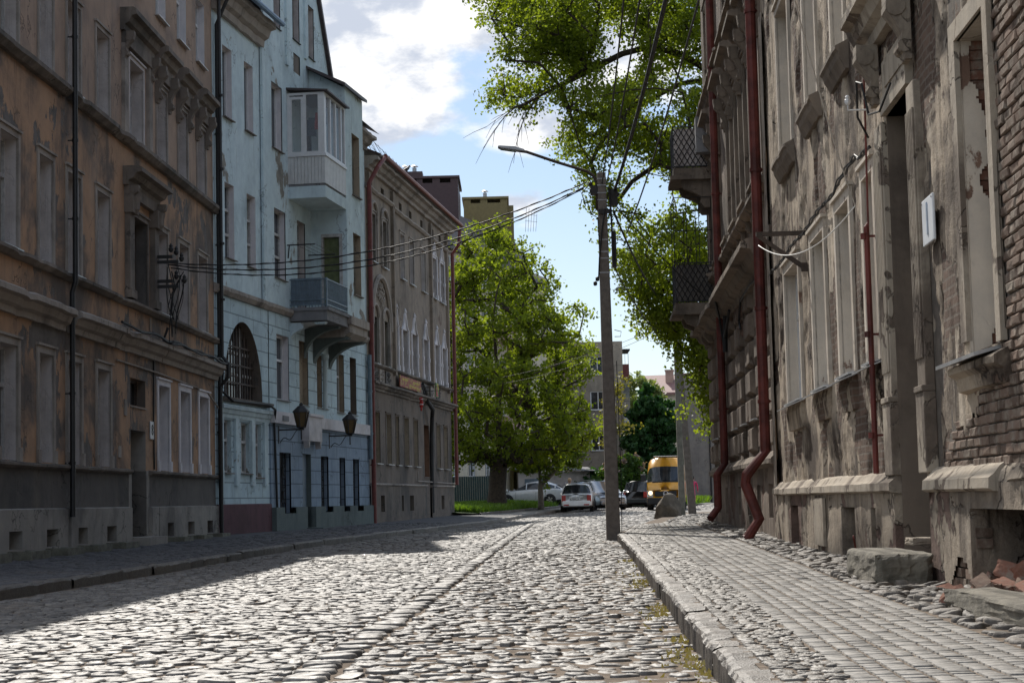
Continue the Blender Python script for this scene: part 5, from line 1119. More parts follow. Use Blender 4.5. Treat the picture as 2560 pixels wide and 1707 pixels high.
rough_mold('string_course', H2, -.1, 17.8, cornice_prof(10.75, .3, .3), M['right2t'], .14, .03); rough_mold('eaves_cornice', H2, -.2, 18, cornice_prof(15.2, .6, .8), M['right2t'], .3)
for o in HF:
    uc = (o[0] + o[1]) / 2; pediment(H2, uc, 9.72, 1.75, .42, .55, M['right2t'], .75); rough_mold('carved_sill', H2, o[0] - .25, o[1] + .25, ledge_prof(6.5, .26, .16), M['right2t'], .1, .02)
    for s_ in (-1, 1): console_mb(.35, .2, .15).obj('console', M['right2t'], H2, (uc + s_ * .55, 0, 6.5))
pipe(H2, [(v(11.0), -.22, 16), (v(11.0), -.22, 1.75), (v(11.0), -.4, 1.5), (v(11.0), -.4, .75), (v(10.8), -.6, .5)], .09, 'redpipe', [(v(11), -.22, z) for z in (3, 5.2, 8, 11)])
pipe(H2, [(v(.2), -.26, 16), (v(.2), -.26, 1.75), (v(.2), -.6, 1.35), (v(.2), -.62, 1.2), (v(.05), -.42, .6), (v(.05), -.62, .3), (v(.05), -.66, .27)], .092, 'redpipe', [(v(.2), -.26, z) for z in (2.6, 4.2, 6.6, 9.4)])
shell(H2, 0, 18, 0, 16, 11, M['right2']); roof_mb(0, 18, 16, 11, 4, .5).obj('roof', M['roofdark'], H2)
def lattice_balcony(u0, u1, z, p, h, tall=0):
    mb = MB(); mb.box(u0, u1, -p, -.0, z - .22, z); mb.box(u0 - .08, u1 + .08, -p - .08, .0, z - .3, z - .2); B = mb.obj('balcony', M['right2t'], H2)
    for x in (u0 + .2, u1 - .2): console_mb(.7, p * .8, .2).obj('console', M['right2t'], B, (x, 0, z - .3))
    mb = MB()
    for zz in (z + .03, z + h): mb.box(u0, u1, -p, -p + .03, zz, zz + .03); mb.box(u0, u0 + .03, -p + .03, 0, zz, zz + .03); mb.box(u1 - .03, u1, -p + .03, 0, zz, zz + .03)
    for s_ in (-1, 1):
        for k in range(-4, 9):
            for face in ('n', 'f', 'o'):
                Lf = p if face != 'o' else u1 - u0; pts = []
                for t in np.linspace(0, 1, 12):
                    q = k * .14 + t * h * .55; 
                    if 0 <= q <= Lf: qq = q if s_ > 0 else Lf - q; pts.append({'n': (u1 - .015, -qq, z + .05 + t * (h - .05)), 'f': (u0 + .015, -qq, z + .05 + t * (h - .05)), 'o': (u0 + qq, -p + .015, z + .05 + t * (h - .05))}[face])
                if len(pts) > 1: mb.tube(pts, .011, 4)
    if tall:
        for k in range(4): y = -p + .02 + (p - .1) * k / 3; mb.tube([(u1 - .05, y, z + h), (u1 - .05, y, z + h + tall)], .009, 4); mb.tube([(u0 + .05, y, z + h), (u0 + .05, y, z + h + tall)], .009, 4)
        for k in (1, 3): mb.tube([(u1 - .05, -p + .02, z + h + tall * (k + 1) / 4), (u1 - .05, -.05, z + h + tall * (k + 1) / 4)], .012, 4); mb.tube([(u0 + .05, -p + .02, z + h + tall * (k + 1) / 4), (u1 - .05, -p + .02, z + h + tall * (k + 1) / 4)], .01, 4)
    mb.obj('railing', M['iron'], B)
    mb = MB(); mb.box(u1 - .1, u1 - .06, -p + .05, -.05, z + .05, z + h - .02); mb.box(u0 + .1, u1 - .1, -p + .05, -p + .09, z + .05, z + h - .02); mb.obj('screen', M['reveal'] if not tall else M['dado'], B)
lattice_balcony(v(16.6), v(15.0), 9.35, 1.0, 1.05); lattice_balcony(v(16.6), v(15.0), 5.9, 1.05, 1.0, 1.7)
mb = MB(); mb.box(v(14.6), v(14.2), -.45, 0, 9.6, 10.5); mb.obj('wall_cabinet', M['greyfascia'], H2)
mb = MB(); mb.tube([(v(8), -.3, 5.6), (v(9), -.45, 5.3), (v(10), -.3, 5.0), (v(10.2), -.2, 4.4), (v(10.0), -.2, 4.7), (v(9.2), -.25, 4.5), (v(8.3), -.2, 5.0)], .03, 6); mb.tube([(v(1), -.12, 4.9), (v(3.5), -.14, 5.0), (v(6), -.14, 4.95), (v(6.5), -.14, 4.6), (v(6.2), -.14, 4.4)], .025, 6); mb.tube([(v(9.5), -.2, 5.0), (v(9.6), -.22, 4.2)], .06, 6); mb.obj('wall_cable', M['cable'], H2)

# ================================================================== stones and rubble by the right house
def rock(name, size, seed, mat, loc, rz=0, sub=3, ang=.25, flat=0):
    import bmesh
    bm = bmesh.new(); bmesh.ops.create_icosphere(bm, subdivisions=sub, radius=1)
    for vv in bm.verts:
        d = vv.co.normalized(); n = float(fbm(d.x * 1.4 + seed, d.y * 1.4 + seed * .7, d.z * 1.4 + 5, 4)) - .5
        # facetted: pull towards a few random planes
        r = 1 + n * ang * 2
        rr = random.Random(seed)
        for _ in range(11):
            pn = Vector((rr.gauss(0, 1), rr.gauss(0, 1), rr.gauss(0, 1))).normalized(); dd = d.dot(pn)
            if dd > .45: r = min(r, .70 / dd)
        vv.co = Vector((d.x * size[0], d.y * size[1], d.z * size[2])) * r
    me = bpy.data.meshes.new(name); bm.to_mesh(me); bm.free(); me.materials.append(mat)
    return place(name, me, None, loc, rz)
def rough_block(name, sx, sy, sz, mat, loc, rz=0, n=9, amp=.02, ch=.03):
    """weathered block with chipped edges, base at z = 0"""
    V, F = [], []; idx = {}
    def P(i, j, k):
        if (i, j, k) in idx: return idx[i, j, k]
        x, y, z = [2 * t / n - 1 for t in (i, j, k)]
        e = sorted([abs(x), abs(y), abs(z)])[1]; c = max(0, (e - .8) / .2)
        q = 1 - c * ch * (1 + 3 * max(0, float(fbm(x * 3 + sx * 9, y * 3, z * 3 + 1)) - .45))
        f = amp * (float(fbm(x * 2.5 + loc[0] * 3, y * 2.5 + loc[1], z * 2.5)) - .5) * 2
        V.append(((x * q) * sx / 2 + f, (y * q) * sy / 2 + f, (z * q + 1) * sz / 2 + f * .5)); idx[i, j, k] = len(V) - 1; return idx[i, j, k]
    for a in range(n):
        for b in range(n):
            for (s_) in (0, n):
                F.append([P(a, b, s_), P(a + 1, b, s_), P(a + 1, b + 1, s_), P(a, b + 1, s_)][::(1 if s_ else -1)]); F.append([P(a, s_, b), P(a + 1, s_, b), P(a + 1, s_, b + 1), P(a, s_, b + 1)][::(-1 if s_ else 1)]); F.append([P(s_, a, b), P(s_, a + 1, b), P(s_, a + 1, b + 1), P(s_, a, b + 1)][::(1 if s_ else -1)])
    mb = MB(); mb.add(V, F); return mb.obj(name, mat, None, loc, rz=rz)
ra = R(-90 - 2.6)
o = rough_block('step_block', 2.05, .52, .40, M['darkstone'], W_(RH, 13.95, -.36, .07), ra, 16, .03, .05); tag(o, 'mossy square concrete step block before the doorway of the beige house', 'step block')
o = rough_block('stone_slab', .5, .4, .07, M['right_trim'], W_(RH, 13.6, .1, .5), ra, 6, .01); tag(o, 'thin broken stone slab resting in the doorway behind the step block', 'stone slab')
o = rough_block('broken_slab', 2.4, .34, .26, M['darkstone'], W_(RH, 19.3, -.42, .07), ra + .03, 12, .03, .05); tag(o, 'long dark broken concrete slab at the right edge, in front of the brick rubble', 'stone slab')
o = rock('loose_stone', (.2, .15, .16), 5, M['redbrick'], W_(RH, 17.75, -.42, .17), .4); tag(o, 'brownish angular stone leaning at the left end of the broken concrete slab', 'stone')
o = rock('loose_stone', (.13, .1, .07), 8, M['rock'], W_(RH, 9.3, -.25, .2), .2); tag(o, 'flat grey stone lying below the middle cellar window of the beige house', 'stone')
o = rough_block('red_plate', .05, .02, .4, M['redpipe'], W_(RH, 11.2, -.25, .3), ra + .3, 4, .0); o.rotation_euler = (.2, .9, ra); tag(o, 'red broken plastic piece leaning on the plinth behind the step block', 'plastic piece')
br_spots = [(16.75, .05, .14, 0), (17.0, -.1, .14, .3), (17.3, .1, .15, 1.2), (17.65, .0, .14, .2), (17.9, .2, .15, .7), (17.2, .02, .24, .5), (17.5, .15, .27, 1.0), (17.85, .05, .25, .1), (17.35, .2, .36, .3), (17.75, .25, .4, .8), (18.2, .15, .3, .4), (18.4, .05, .2, 1.3), (18.1, -.1, .14, .9), (18.45, .3, .42, .2), (16.15, -.2, .13, .4), (16.4, -.12, .14, 1.1), (16.6, -.22, .13, .2), (16.55, .0, .22, .8), (16.85, -.05, .23, .3), (16.75, .18, .3, 1.2), (17.0, .1, .31, .5), (17.15, .3, .4, .1), (16.35, -.3, .12, .9), (16.95, -.28, .13, 1.3), (17.25, -.15, .2, .6), (17.6, .3, .5, .7)]
for i, (u, y, z, a) in enumerate(br_spots):
    s_ = random.uniform(.8, 1.15); big = i in (8, 9, 13, 20, 21, 25)
    o = rough_block('loose_brick', .25 * s_ * (1.2 if big else 1), .13, .08 * (1.7 if big else 1), M['redbrick'] if i % 3 else M['brick'], W_(RH, u, y, z), ra + a, 6, .012, .06)
    o.rotation_euler = (random.gauss(0, .3), random.gauss(0, .3), ra + a)
    tag(o, 'broken red brick tumbled in the hole of the plinth behind the dark slab', 'brick', 'loose bricks in the plinth hole')
n = 900; us = 16.4 + rng.random(n) * 3; ys = -.3 + rng.random(n) * .7
pp = np.array([W_(RH, u, y, .15) for u, y in zip(us, ys)])
o = stones('rubble', pp[:, 0], pp[:, 1], pp[:, 2] + rng.random(n) * .03, .008 + rng.random(n) * .025, .008 + rng.random(n) * .025, .01 + rng.random(n) * .025, rng.random(n) * 6, M['brick'], 6, 3, .2, 'stuff'); tag(o, 'fine brick and mortar rubble spread behind the dark concrete slab', 'rubble')
import bmesh
bm = bmesh.new()
for (x, y, z) in [(-.44, .1, -.1), (-.3, -.35, -.1), (.3, -.4, -.1), (.42, .1, -.1), (.2, .45, -.1), (-.3, .4, -.1), (-.36, -.1, .3), (-.24, -.26, .42), (-.08, -.12, .74), (.06, .05, .8), (.24, -.05, .7), (.43, -.1, .42), (.44, .2, .38), (.3, -.38, .2), (.1, -.42, .3), (.05, .4, .55), (-.3, .3, .4)]: bm.verts.new((x * 1.24, y * 1.1, z * 1.18))
bmesh.ops.convex_hull(bm, input=bm.verts); bmesh.ops.subdivide_edges(bm, edges=bm.edges, cuts=7, use_grid_fill=True); bmesh.ops.smooth_vert(bm, verts=bm.verts, factor=.5, use_axis_x=True, use_axis_y=True, use_axis_z=True)
for q in bm.verts: n_ = float(fbm(q.co.x * 5, q.co.y * 5, q.co.z * 5 + 9, 4)) - .5; q.co += q.co.normalized() * n_ * .07
me = bpy.data.meshes.new('boulder'); bm.to_mesh(me); bm.free(); me.materials.append(M['rock'])
o = place('boulder', me, None, (5.78, 70.0, .27)); tag(o, 'large angular brown boulder standing by the pavement corner before the van', 'boulder')

# ================================================================== poles, lamps, cables
po = empty('street_lamp', (2.14, 40.6, .05), 0, 'tall square concrete pole with a long lamp arm at the right kerb', 'street lamp')
def taper(mb, x0, y0, z0, z1, w0, w1, lean=0):
    mb.add([(x0 + a * w0, y0 + b * w0, z0) for a, b in ((-1, -1), (1, -1), (1, 1), (-1, 1))] + [(x0 + lean + a * w1, y0 + b * w1, z1) for a, b in ((-1, -1), (1, -1), (1, 1), (-1, 1))], [[0, 3, 2, 1], [4, 5, 6, 7], [0, 1, 5, 4], [1, 2, 6, 5], [2, 3, 7, 6], [3, 0, 4, 7]])
mb = MB(); taper(mb, 0, 0, -.2, 8.25, .155, .095, -.05); mb.obj('pole', M['concrete'], po, bevel=.025)
for z in (8.1, 7.95, 7.78, 7.62, 6.72, 6.45, 6.3, 5.98):
    mb = MB(); w_ = .155 - (.06) * z / 8.25 + .006; xx = -.05 * z / 8.25; mb.add([(xx + a * w_, b * w_, z + c) for c in (-.012, .012) for a, b in ((-1, -1), (1, -1), (1, 1), (-1, 1))], [[0, 1, 5, 4], [1, 2, 6, 5], [2, 3, 7, 6], [3, 0, 4, 7]]); mb.obj('steel_band', M['galv'], po)
mb = MB(); mb.tube([(-.16, -.02, 7.4), (-.16, -.02, 8.0), (-.22, -.02, 8.18), (-.36, -.02, 8.28), (-1.1, -.02, 8.53), (-1.72, -.02, 8.76), (-1.85, -.02, 8.78)], .034, 8); mb.obj('lamp_arm', M['rust'], po, smooth=True)
mb = MB(); mb.prism([(-2.36, 8.87), (-2.34, 8.905), (-1.98, 8.875), (-1.78, 8.81), (-1.72, 8.745), (-1.9, 8.775), (-2.3, 8.84)], 'y', -.13, .1); hd = mb.obj('lamp_head', M['galv'], po, bevel=.012)
mb = MB(); mb.prism([(-2.3, 8.825), (-2.3, 8.838), (-1.95, 8.782), (-1.95, 8.765)], 'y', -.1, .07); mb.obj('lamp_lens', M['pane_g'], hd)
for bx in ((-.3, -.14, -.1, .1, 7.75, 7.95), (.13, .3, -.12, .1, 7.5, 7.85), (.14, .24, -.1, .1, 6.1, 6.9)): mb = MB(); mb.box(*bx); mb.obj('junction_box', M['iron'], po)
mb = MB(); mb.box(-.14, .16, -.16, -.12, 7.3, 7.4); mb.obj('clamp', M['iron'], po)
for (x, z) in ((-.3, 8.0), (-.28, 7.85), (.3, 7.75), (.25, 7.55), (-.2, 5.85), (-.25, 5.75)): mb = MB(); mb.lathe([(.02, -.05), (.045, -.03), (.045, .03), (.02, .05)], (x, 0, z), 7); mb.obj('insulator', M['iron'], po)
mb = MB(); mb.tube([(-.3, 0, 8.0), (-.5, 0, 7.8), (-.42, -.05, 7.5), (-.55, 0, 7.45), (-.5, 0, 7.65), (-.38, 0, 7.6), (-.3, -.1, 7.3), (-.16, -.17, 7.2), (-.14, -.17, 6.5)], .012, 5); mb.tube([(.1, -.18, 7.9), (.14, -.2, 7.2), (.15, -.2, 6.6), (.17, -.17, 6.2)], .022, 6); mb.tube([(0, -.17, 7.4), (-.08, -.19, 6.9), (-.15, -.19, 6.3), (-.18, -.1, 5.8)], .018, 5); mb.tube([(.17, -.1, 4.0), (.2, -.12, 1.5), (.18, -.12, .1)], .008, 4); mb.tube([(.15, 0, 4.7), (.3, 0, 4.66), (.28, 0, 4.55), (.15, 0, 4.55)], .008, 4); mb.obj('pole_wiring', M['cable'], po)
PT = Vector((2.14, 40.6, .05))
def cable(name_pts, r, label, sag=.4, mat='cable', n=24, twist=0, name='cable', group=None):
    a, b = Vector(name_pts[0]), Vector(name_pts[1]); pts = []
    for i in range(n + 1): t = i / n; p = a.lerp(b, t); p.z -= sag * 4 * t * (1 - t); pts.append(p)
    mb = MB(); mb.tube(pts, r, 6)
    if twist:
        L_ = (b - a).length; m_ = int(L_ / .16); q = []
        for i in range(m_ + 1):
            t = i / m_; p = a.lerp(b, t); p.z -= sag * 4 * t * (1 - t); th = t * L_ * 9; q.append(p + Vector((0, math.cos(th), math.sin(th))) * r * 1.3)
        mb.tube(q, r * .7, 4)
    o = mb.obj(name, M[mat], None, smooth=True); return tag(o, label, 'cable', group)
BRK = [(-7.85, 41.6, 6.62), (-7.83, 41.6, 6.58), (-7.77, 41.55, 6.5)]
cable((BRK[0], (1.76, 40.5, 8.08)), .013, 'topmost of the three black cables crossing the street from the ochre house', .62, twist=1)
cable((BRK[1], (1.72, 40.5, 7.98)), .013, 'middle one of the three black cables crossing the street from the ochre house', .74, twist=1)
cable((BRK[2], (1.68, 40.4, 7.92)), .012, 'lowest of the three black cables crossing the street from the ochre house', .82, twist=1)
for k, (x0, z0, x1, r, l) in enumerate(((2.1, 8.05, .9, .014, 'thin overhead wire going up from the concrete pole, leftmost of the four'), (2.2, 8.05, 1.25, .014, 'thin overhead wire second from the left above the concrete pole'), (2.38, 7.9, 1.75, .032, 'thick bundled overhead cable hanging from the side box of the concrete pole'), (2.62, 6.9, 2.05, .014, 'thin overhead wire in front of the linden, rightmost of the four'))):
    cable(((x0, 40.5, z0), (x1, 2, 8.4)), r, l, .7, n=30, twist=1 if r > .02 else 0)
cable(((2.3, 40.6, 6.2), (6.5, 72, 7.2)), .014, 'black wire running from the concrete pole down to the twin poles, lower one', .5); cable(((2.35, 40.6, 7.4), (6.6, 72, 8.4)), .024, 'thick black cable running from the concrete pole to the twin poles, upper one', .6)
cable(((2.36, 40.6, 7.6), (5.2, 47, 6.0)), .012, 'thin wire running from the pole top to the lattice balconies', .15)
cable((W_(BR, 10.3, -.25, 5.75), (6.5, 72, 8.0)), .008, 'thin service wire crossing the street from the taupe house, upper one', .5); cable((W_(BR, 10.3, -.25, 5.6), (6.5, 72, 7.9)), .008, 'thin service wire crossing the street from the taupe house, lower one', .65)
cable((W_(RH, 5.2, -.65, 4.55), W_(RH, 12.4, -.3, 3.95)), .007, 'white cable sagging from the iron wall bracket along the beige house', .3, 'cablew'); cable((W_(RH, 12.4, -.3, 3.95), (.9, 8.0, 5.2)), .006, 'white wire rising from the doorway towards the top of the picture', .25, 'cablew')
# wall bracket on the ochre house, with its loops
wb = empty('cable_bracket', W_(OR, 10.95, -.05, 6.3), fr, 'black iron cable bracket with hanging loops beside the dark ochre house niche', 'bracket')
mb = MB()
for z in (.3, .42, -.14, -.26): mb.box(-.04, .04, -.55 if z in (.3, -.26) else -.42, 0, z - .035, z + .035)
mb.box(-.05, .05, -.06, 0, -.4, .6); mb.obj('arms', M['iron'], wb)
for (y, z) in ((-.5, .45), (-.38, .52), (-.5, -.1), (-.62, .3), (-.68, -.2)): mb = MB(); mb.lathe([(.02, 0), (.05, .03), (.06, .09), (.035, .12), (.045, .15), (.015, .2)], (0, y, z), 8); mb.obj('insulator', M['iron'], wb)
mb = MB()
for k in range(9):
    y0, z0 = random.uniform(-.65, -.3), random.uniform(-.1, .4); y1, z1 = random.uniform(-.6, -.25), random.uniform(-1.6, -.6); pts = []; ka, kf, kp = random.uniform(.03, .11), random.uniform(3, 7), random.uniform(0, 6)
    for t in np.linspace(0, 1, 14): pts.append((ka * math.sin(t * 5 + kp) + .05, y0 + (y1 - y0) * t + ka * math.sin(t * kf + kp), z0 + (z1 - z0) * t))
    mb.tube(pts, random.choice((.008, .012, .017)), 5)
mb.tube([(0, -.3, -1.2), (-.05, -.2, -1.5), (.1, -.35, -1.55), (.2, -.38, -1.5)], .03, 6); mb.obj('cable_loops', M['cable'], wb)
ib = empty('wall_bracket', W_(RH, 5.2, 0, 4.4), ra, 'rusty angled iron bracket sticking out of the beige house wall', 'bracket')
mb = MB(); mb.box(-.035, .035, -.68, .05, .28, .34); mb.add([(-.03, -.02, -.22), (.03, -.02, -.22), (.03, -.66, .26), (-.03, -.66, .26), (-.03, -.02, -.14), (.03, -.02, -.14), (.03, -.66, .32), (-.03, -.66, .32)], [[0, 3, 2, 1], [4, 5, 6, 7], [0, 1, 5, 4], [1, 2, 6, 5], [2, 3, 7, 6], [3, 0, 4, 7]]); mb.box(-.05, .05, -.06, .03, -.24, -.12); mb.box(-.02, .02, -.5, -.46, .34, .44); mb.obj('iron_bar', M['rust'], ib)
p2 = empty('street_lamp', (6.52, 72, .2), 0, 'slim concrete lamp post behind the boulder, its head half hidden by leaves', 'street lamp')
mb = MB(); taper(mb, 0, 0, -.1, 8.6, .12, .09, -.05); mb.obj('pole', M['concrete2'], p2, bevel=.02)
mb = MB(); mb.tube([(0, 0, 8.4), (-.4, 0, 8.75), (-1.2, 0, 8.92), (-1.7, 0, 9.0)], .035, 6); mb.obj('lamp_arm', M['galv'], p2); mb = MB(); mb.prism([(-2.4, 9.06), (-2.3, 9.14), (-1.8, 9.08), (-1.6, 9.0), (-2.3, 9.0)], 'y', -.12, .12); mb.obj('lamp_head', M['galv'], p2)
p3 = empty('utility_pole', (7.12, 74, .25), 0, 'leaning concrete pole bracing the lamp post behind the boulder', 'pole')
mb = MB(); taper(mb, 0, 0, -.1, 8.3, .155, .11, -.5); mb.obj('pole', M['concrete'], p3, bevel=.02); mb = MB(); mb.box(-.75, -.2, -.05, .05, 7.4, 7.5); mb.obj('tie', M['galv'], p3)
p4 = empty('metal_post', (6.55, 60, .2), 0, 'thin dark metal post by the far corner of the dark taupe house', 'post')
mb = MB(); mb.tube([(0, 0, -.1), (0, 0, 1.45)], .045, 8); mb.lathe([(.05, 1.42), (.06, 1.46), (.0, 1.5)], n=8); mb.obj('tube', M['iron'], p4); mb = MB(); mb.box(-.03, .15, -.02, .02, .5, 1.3); mb.obj('plate', M['steeldoor'], p4)

# ================================================================== vehicles
def paint(name, c, metal=.2): m = simple(name, c, .32, metal, var=.06, spec=.5, coat=.6); return m
M['carglass'] = glass('car_glass', (.015, .018, .022), .04); M['tyre'] = simple('tyre_rubber', (.018, .018, .018), .85, var=.2); M['rim'] = simple('alloy_rim', (.4, .4, .41), .35, .8, var=.1)
M['taillight'] = simple('red_lens', (.35, .02, .015), .2, var=.1); M['chrome'] = simple('chrome', (.6, .6, .62), .2, 1, var=.05); M['blackplastic'] = simple('black_plastic', (.02, .02, .021), .6, var=.2); M['lens'] = simple('clear_lens', (.45, .46, .46), .15, var=.1)
def loft(secs, mat_of, name, mats, parent):
    """secs: list of (x, ring of (y, z)); half rings mirrored; returns the mesh object"""
    V, F, I = [], [], []; n = len(secs[0][1])
    for x, ring in secs:
        for y, z in ring: V.append((x, y, z))
        for y, z in ring[::-1]: V.append((x, -y, z))
    m2 = 2 * n
    for i in range(len(secs) - 1):
        for k in range(m2 - 1):
            F.append([i * m2 + k, i * m2 + k + 1, (i + 1) * m2 + k + 1, (i + 1) * m2 + k]); I.append(mat_of(i, k if k < n else m2 - 2 - k))
    F.append(list(range(m2))); I.append(0); F.append([(len(secs) - 1) * m2 + k for k in range(m2)][::-1]); I.append(0)
    mb = MB(); mb.v = V; mb.f = F; mb.mi = I; return mb.obj(name, mats, parent, smooth=True)
def wheel(parent, x, y, r=.31, w_=.2):
    t = MB(); s_ = 1 if y > 0 else -1
    pr = [(r * .62, -w_ / 2), (r * .95, -w_ / 2), (r, -w_ * .3), (r, w_ * .3), (r * .95, w_ / 2), (r * .62, w_ / 2)]
    vs = [(a * math.cos(2 * math.pi * k / 20), b, a * math.sin(2 * math.pi * k / 20)) for a, b in pr for k in range(20)]
    t.add(vs, [[i * 20 + k, i * 20 + (k + 1) % 20, (i + 1) * 20 + (k + 1) % 20, (i + 1) * 20 + k] for i in range(5) for k in range(20)]); T = t.obj('wheel', M['tyre'], parent, (x, y, r), smooth=True)
    q = MB(); q.add([(r * .63 * math.cos(2 * math.pi * k / 20), s_ * w_ * .36, r * .63 * math.sin(2 * math.pi * k / 20)) for k in range(20)], [list(range(20))], 1)
    for k in range(5):
        a = 2 * math.pi * k / 5; d = Vector((math.cos(a), 0, math.sin(a))); e = Vector((-math.sin(a), 0, math.cos(a)))
        p = [d * r * .1 + e * .03, d * r * .62 + e * .045, d * r * .62 - e * .045, d * r * .1 - e * .03]; q.add([v_ + Vector((0, s_ * w_ * .47, 0)) for v_ in p] + [v_ + Vector((0, s_ * w_ * .38, 0)) for v_ in p], [[0, 1, 2, 3], [0, 4, 5, 1], [2, 6, 7, 3]])
    q.obj('rim', [M['rim'], M['blackplastic']], T)
def car(name, label, loc, rz, prof, width, col, wb, r=.31, roof_rails=False, wagon=True, plate=None, estate_rear=True, beacon=None):
    """prof: stations (x, z_under, z_belt, z_top, halfwidth, halfwidth_top); x forward, nose at +x"""
    t = empty(name, loc, rz, label, 'car'); secs = []
    for (x, zu, zb, zt, hw, ht) in prof:
        hw *= width / 2; ht *= width / 2; g_ = zt > zb + .06
        ring = [(0, zu), (hw * .9, zu), (hw * .985, zu + .1), (hw, (zu + zb) / 2), (hw * .985, zb - .08), (hw * .95, zb)]
        ring += [(hw * .93, zb + .03), (hw * .93 + (ht - hw * .93) * .8, zb + (zt - zb) * .82), (ht, zt - .05), (ht * .8, zt), (0, zt + .015)] if g_ else [(hw * .93, zb + .005), (hw * .8, zb + .03), (hw * .6, zt), (ht * .5, zt + .005), (0, zt + .015)]
        secs.append((x, ring))
    gi = [i for i, p in enumerate(prof) if p[3] > p[2] + .06]; g0, g1 = gi[0], gi[-1]
    P_ = [col, M['carglass'], M['blackplastic']]
    def mo(i, k):
        if k == 0 or k == 1: return 2
        if k in (6,) and g0 <= i < g1: return 1
        if (i == g0 - 1 or i == g1) and k in (6, 7, 8, 9): return 1
        return 0
    B = loft(secs, mo, 'body', P_, t)
    # pillars
    mb = MB(); w2 = width / 2
    for (i, tt) in [(g0, 0), (g1, 0)] + [((g0 + g1) // 2, 0)]:
        x, ring = secs[i]
        for s_ in (-1, 1): mb.tube([(x, s_ * (ring[6][0] + .005), ring[6][1]), (x, s_ * (ring[7][0] + .006), ring[7][1]), (x, s_ * ring[8][0], ring[8][1])], .04, 5)
    mb.obj('pillars', col, t)
    for x in (wb / 2, -wb / 2):
        for s_ in (-1, 1):
            a = MB(); hw = w2 * .985; pts = [(x + (r + .055) * math.cos(q), (r + .055) * math.sin(q) + r) for q in np.linspace(-.35, math.pi + .35, 15)]; a.add([(px_, s_ * (hw + .012), pz_) for px_, pz_ in pts], [list(range(15))]); a.obj('wheel_arch', M['blackplastic'], t)
            wheel(t, x, s_ * (w2 - .07), r)
    xr, xf = prof[-1][0], prof[0][0]; hw = prof[-1][4] * w2
    for s_ in (-1, 1):
        m_ = MB(); zb = prof[-1][2]; m_.box(xr - .03, xr + .12, s_ * hw - (.2 if s_ > 0 else .02), s_ * hw + (.02 if s_ > 0 else .2), zb - .32 if wagon else zb - .18, zb + .02); m_.obj('taillight', M['taillight'], t, bevel=.03)
        m_ = MB(); zf = prof[0][2]; m_.box(xf - .28, xf + .02, s_ * prof[0][4] * w2 - (.3 if s_ > 0 else .02), s_ * prof[0][4] * w2 + (.02 if s_ > 0 else .3), zf - .2, zf - .03); m_.obj('headlight', M['lens'], t, bevel=.04)
        xm = prof[g0][0] + .12; m_ = MB(); m_.box(xm - .05, xm + .06, s_ * (w2 * .92) if s_ > 0 else -w2 * .92 - .2, s_ * (w2 * .92) + .2 if s_ > 0 else -w2 * .92, prof[g0][2] + .02, prof[g0][2] + .16); m_.obj('mirror', col, t, bevel=.04)
    for s_ in (-1, 1):
        m_ = MB()
        for x in (.15, -.75): m_.box(x - .09, x + .09, s_ * (w2 + .0) - .015, s_ * (w2 + .0) + .015, prof[g0][2] - .16, prof[g0][2] - .13)
        m_.obj('door_handles', M['chrome'] if wagon else col, t)
        m_ = MB()
        for x in (.35 + .45, -.35 - .1, -1.05): m_.box(x - .006, x + .006, s_ * w2 - .004, s_ * w2 + .004, .35, prof[g0][2] - .03)
        m_.obj('door_gaps', M['blackplastic'], t)
    m_ = MB(); m_.box(xr - .05, xr + .1, -hw * .98, hw * .98, prof[-1][1] + .02, prof[-1][1] + .3); m_.obj('rear_bumper', col, t, bevel=.04)
    m_ = MB(); m_.box(xf - .1, xf + .05, -prof[0][4] * w2 * .95, prof[0][4] * w2 * .95, prof[0][1] + .02, prof[0][1] + .22); fb = m_.obj('front_bumper', col, t, bevel=.04)
    m_ = MB(); m_.box(xf - .02, xf + .045, -.42, .42, prof[0][2] - .22, prof[0][2] - .1); m_.obj('grille', M['blackplastic'], t)
    if roof_rails:
        for s_ in (-1, 1): m_ = MB(); zt = max(p[3] for p in prof); m_.tube([(prof[g0 + 1][0], s_ * w2 * .72, zt - .02), (prof[g0 + 1][0] - .15, s_ * w2 * .72, zt + .05), (prof[g1][0] + .25, s_ * w2 * .72, zt + .05), (prof[g1][0] + .1, s_ * w2 * .72, zt - .02)], .022, 6); m_.obj('roof_rail', M['galv'], t)
    if plate:
        m_ = MB(); zc = prof[-1][2] - .18; m_.box(xr - .045, xr - .02, -.27, .27, zc - .065, zc + .065); pl_ = m_.obj('licence_plate', M['white'], t); q = text(plate, 'lettering', .13, M['iron'], pl_, (xr - .048, 0, zc - .005), (R(90), 0, R(-90)), .001)
        m_ = MB(); m_.box(xr - .06, xr - .0, -.36, .36, zc + .1, zc + .13); m_.obj('boot_trim', M['chrome'], t)
        m_ = MB(); m_.lathe([(.045, 0), (.045, .015)], n=12); q = m_.obj('badge', M['chrome'], t, (xr - .05, 0, zc + .17)); q.rotation_euler = (0, R(-90), 0)
        for s_ in (-1, 1): m_ = MB(); m_.box(xr - .06, xr + .0, s_ * .52 - .14, s_ * .52 + .14, prof[-1][1] + .06, prof[-1][1] + .12); m_.obj('reflector', M['taillight'], t)
    return t
wag = [(2.05, .3, .62, .64, .78, .7), (1.95, .22, .7, .74, .9, .8), (1.3, .2, .84, .9, .98, .85), (.95, .2, .9, .95, 1, .85), (.3, .2, .93, 1.42, 1, .74), (-.3, .2, .94, 1.48, 1, .76), (-1.2, .2, .95, 1.46, 1, .75), (-1.7, .22, .95, 1.40, .98, .72), (-2.0, .26, .93, .96, .94, .8), (-2.08, .3, .86, .88, .9, .75)]
def sc(p, kx, kz): return [(a * kx, b, c * kz, d * kz, e, f) for a, b, c, d, e, f in p]
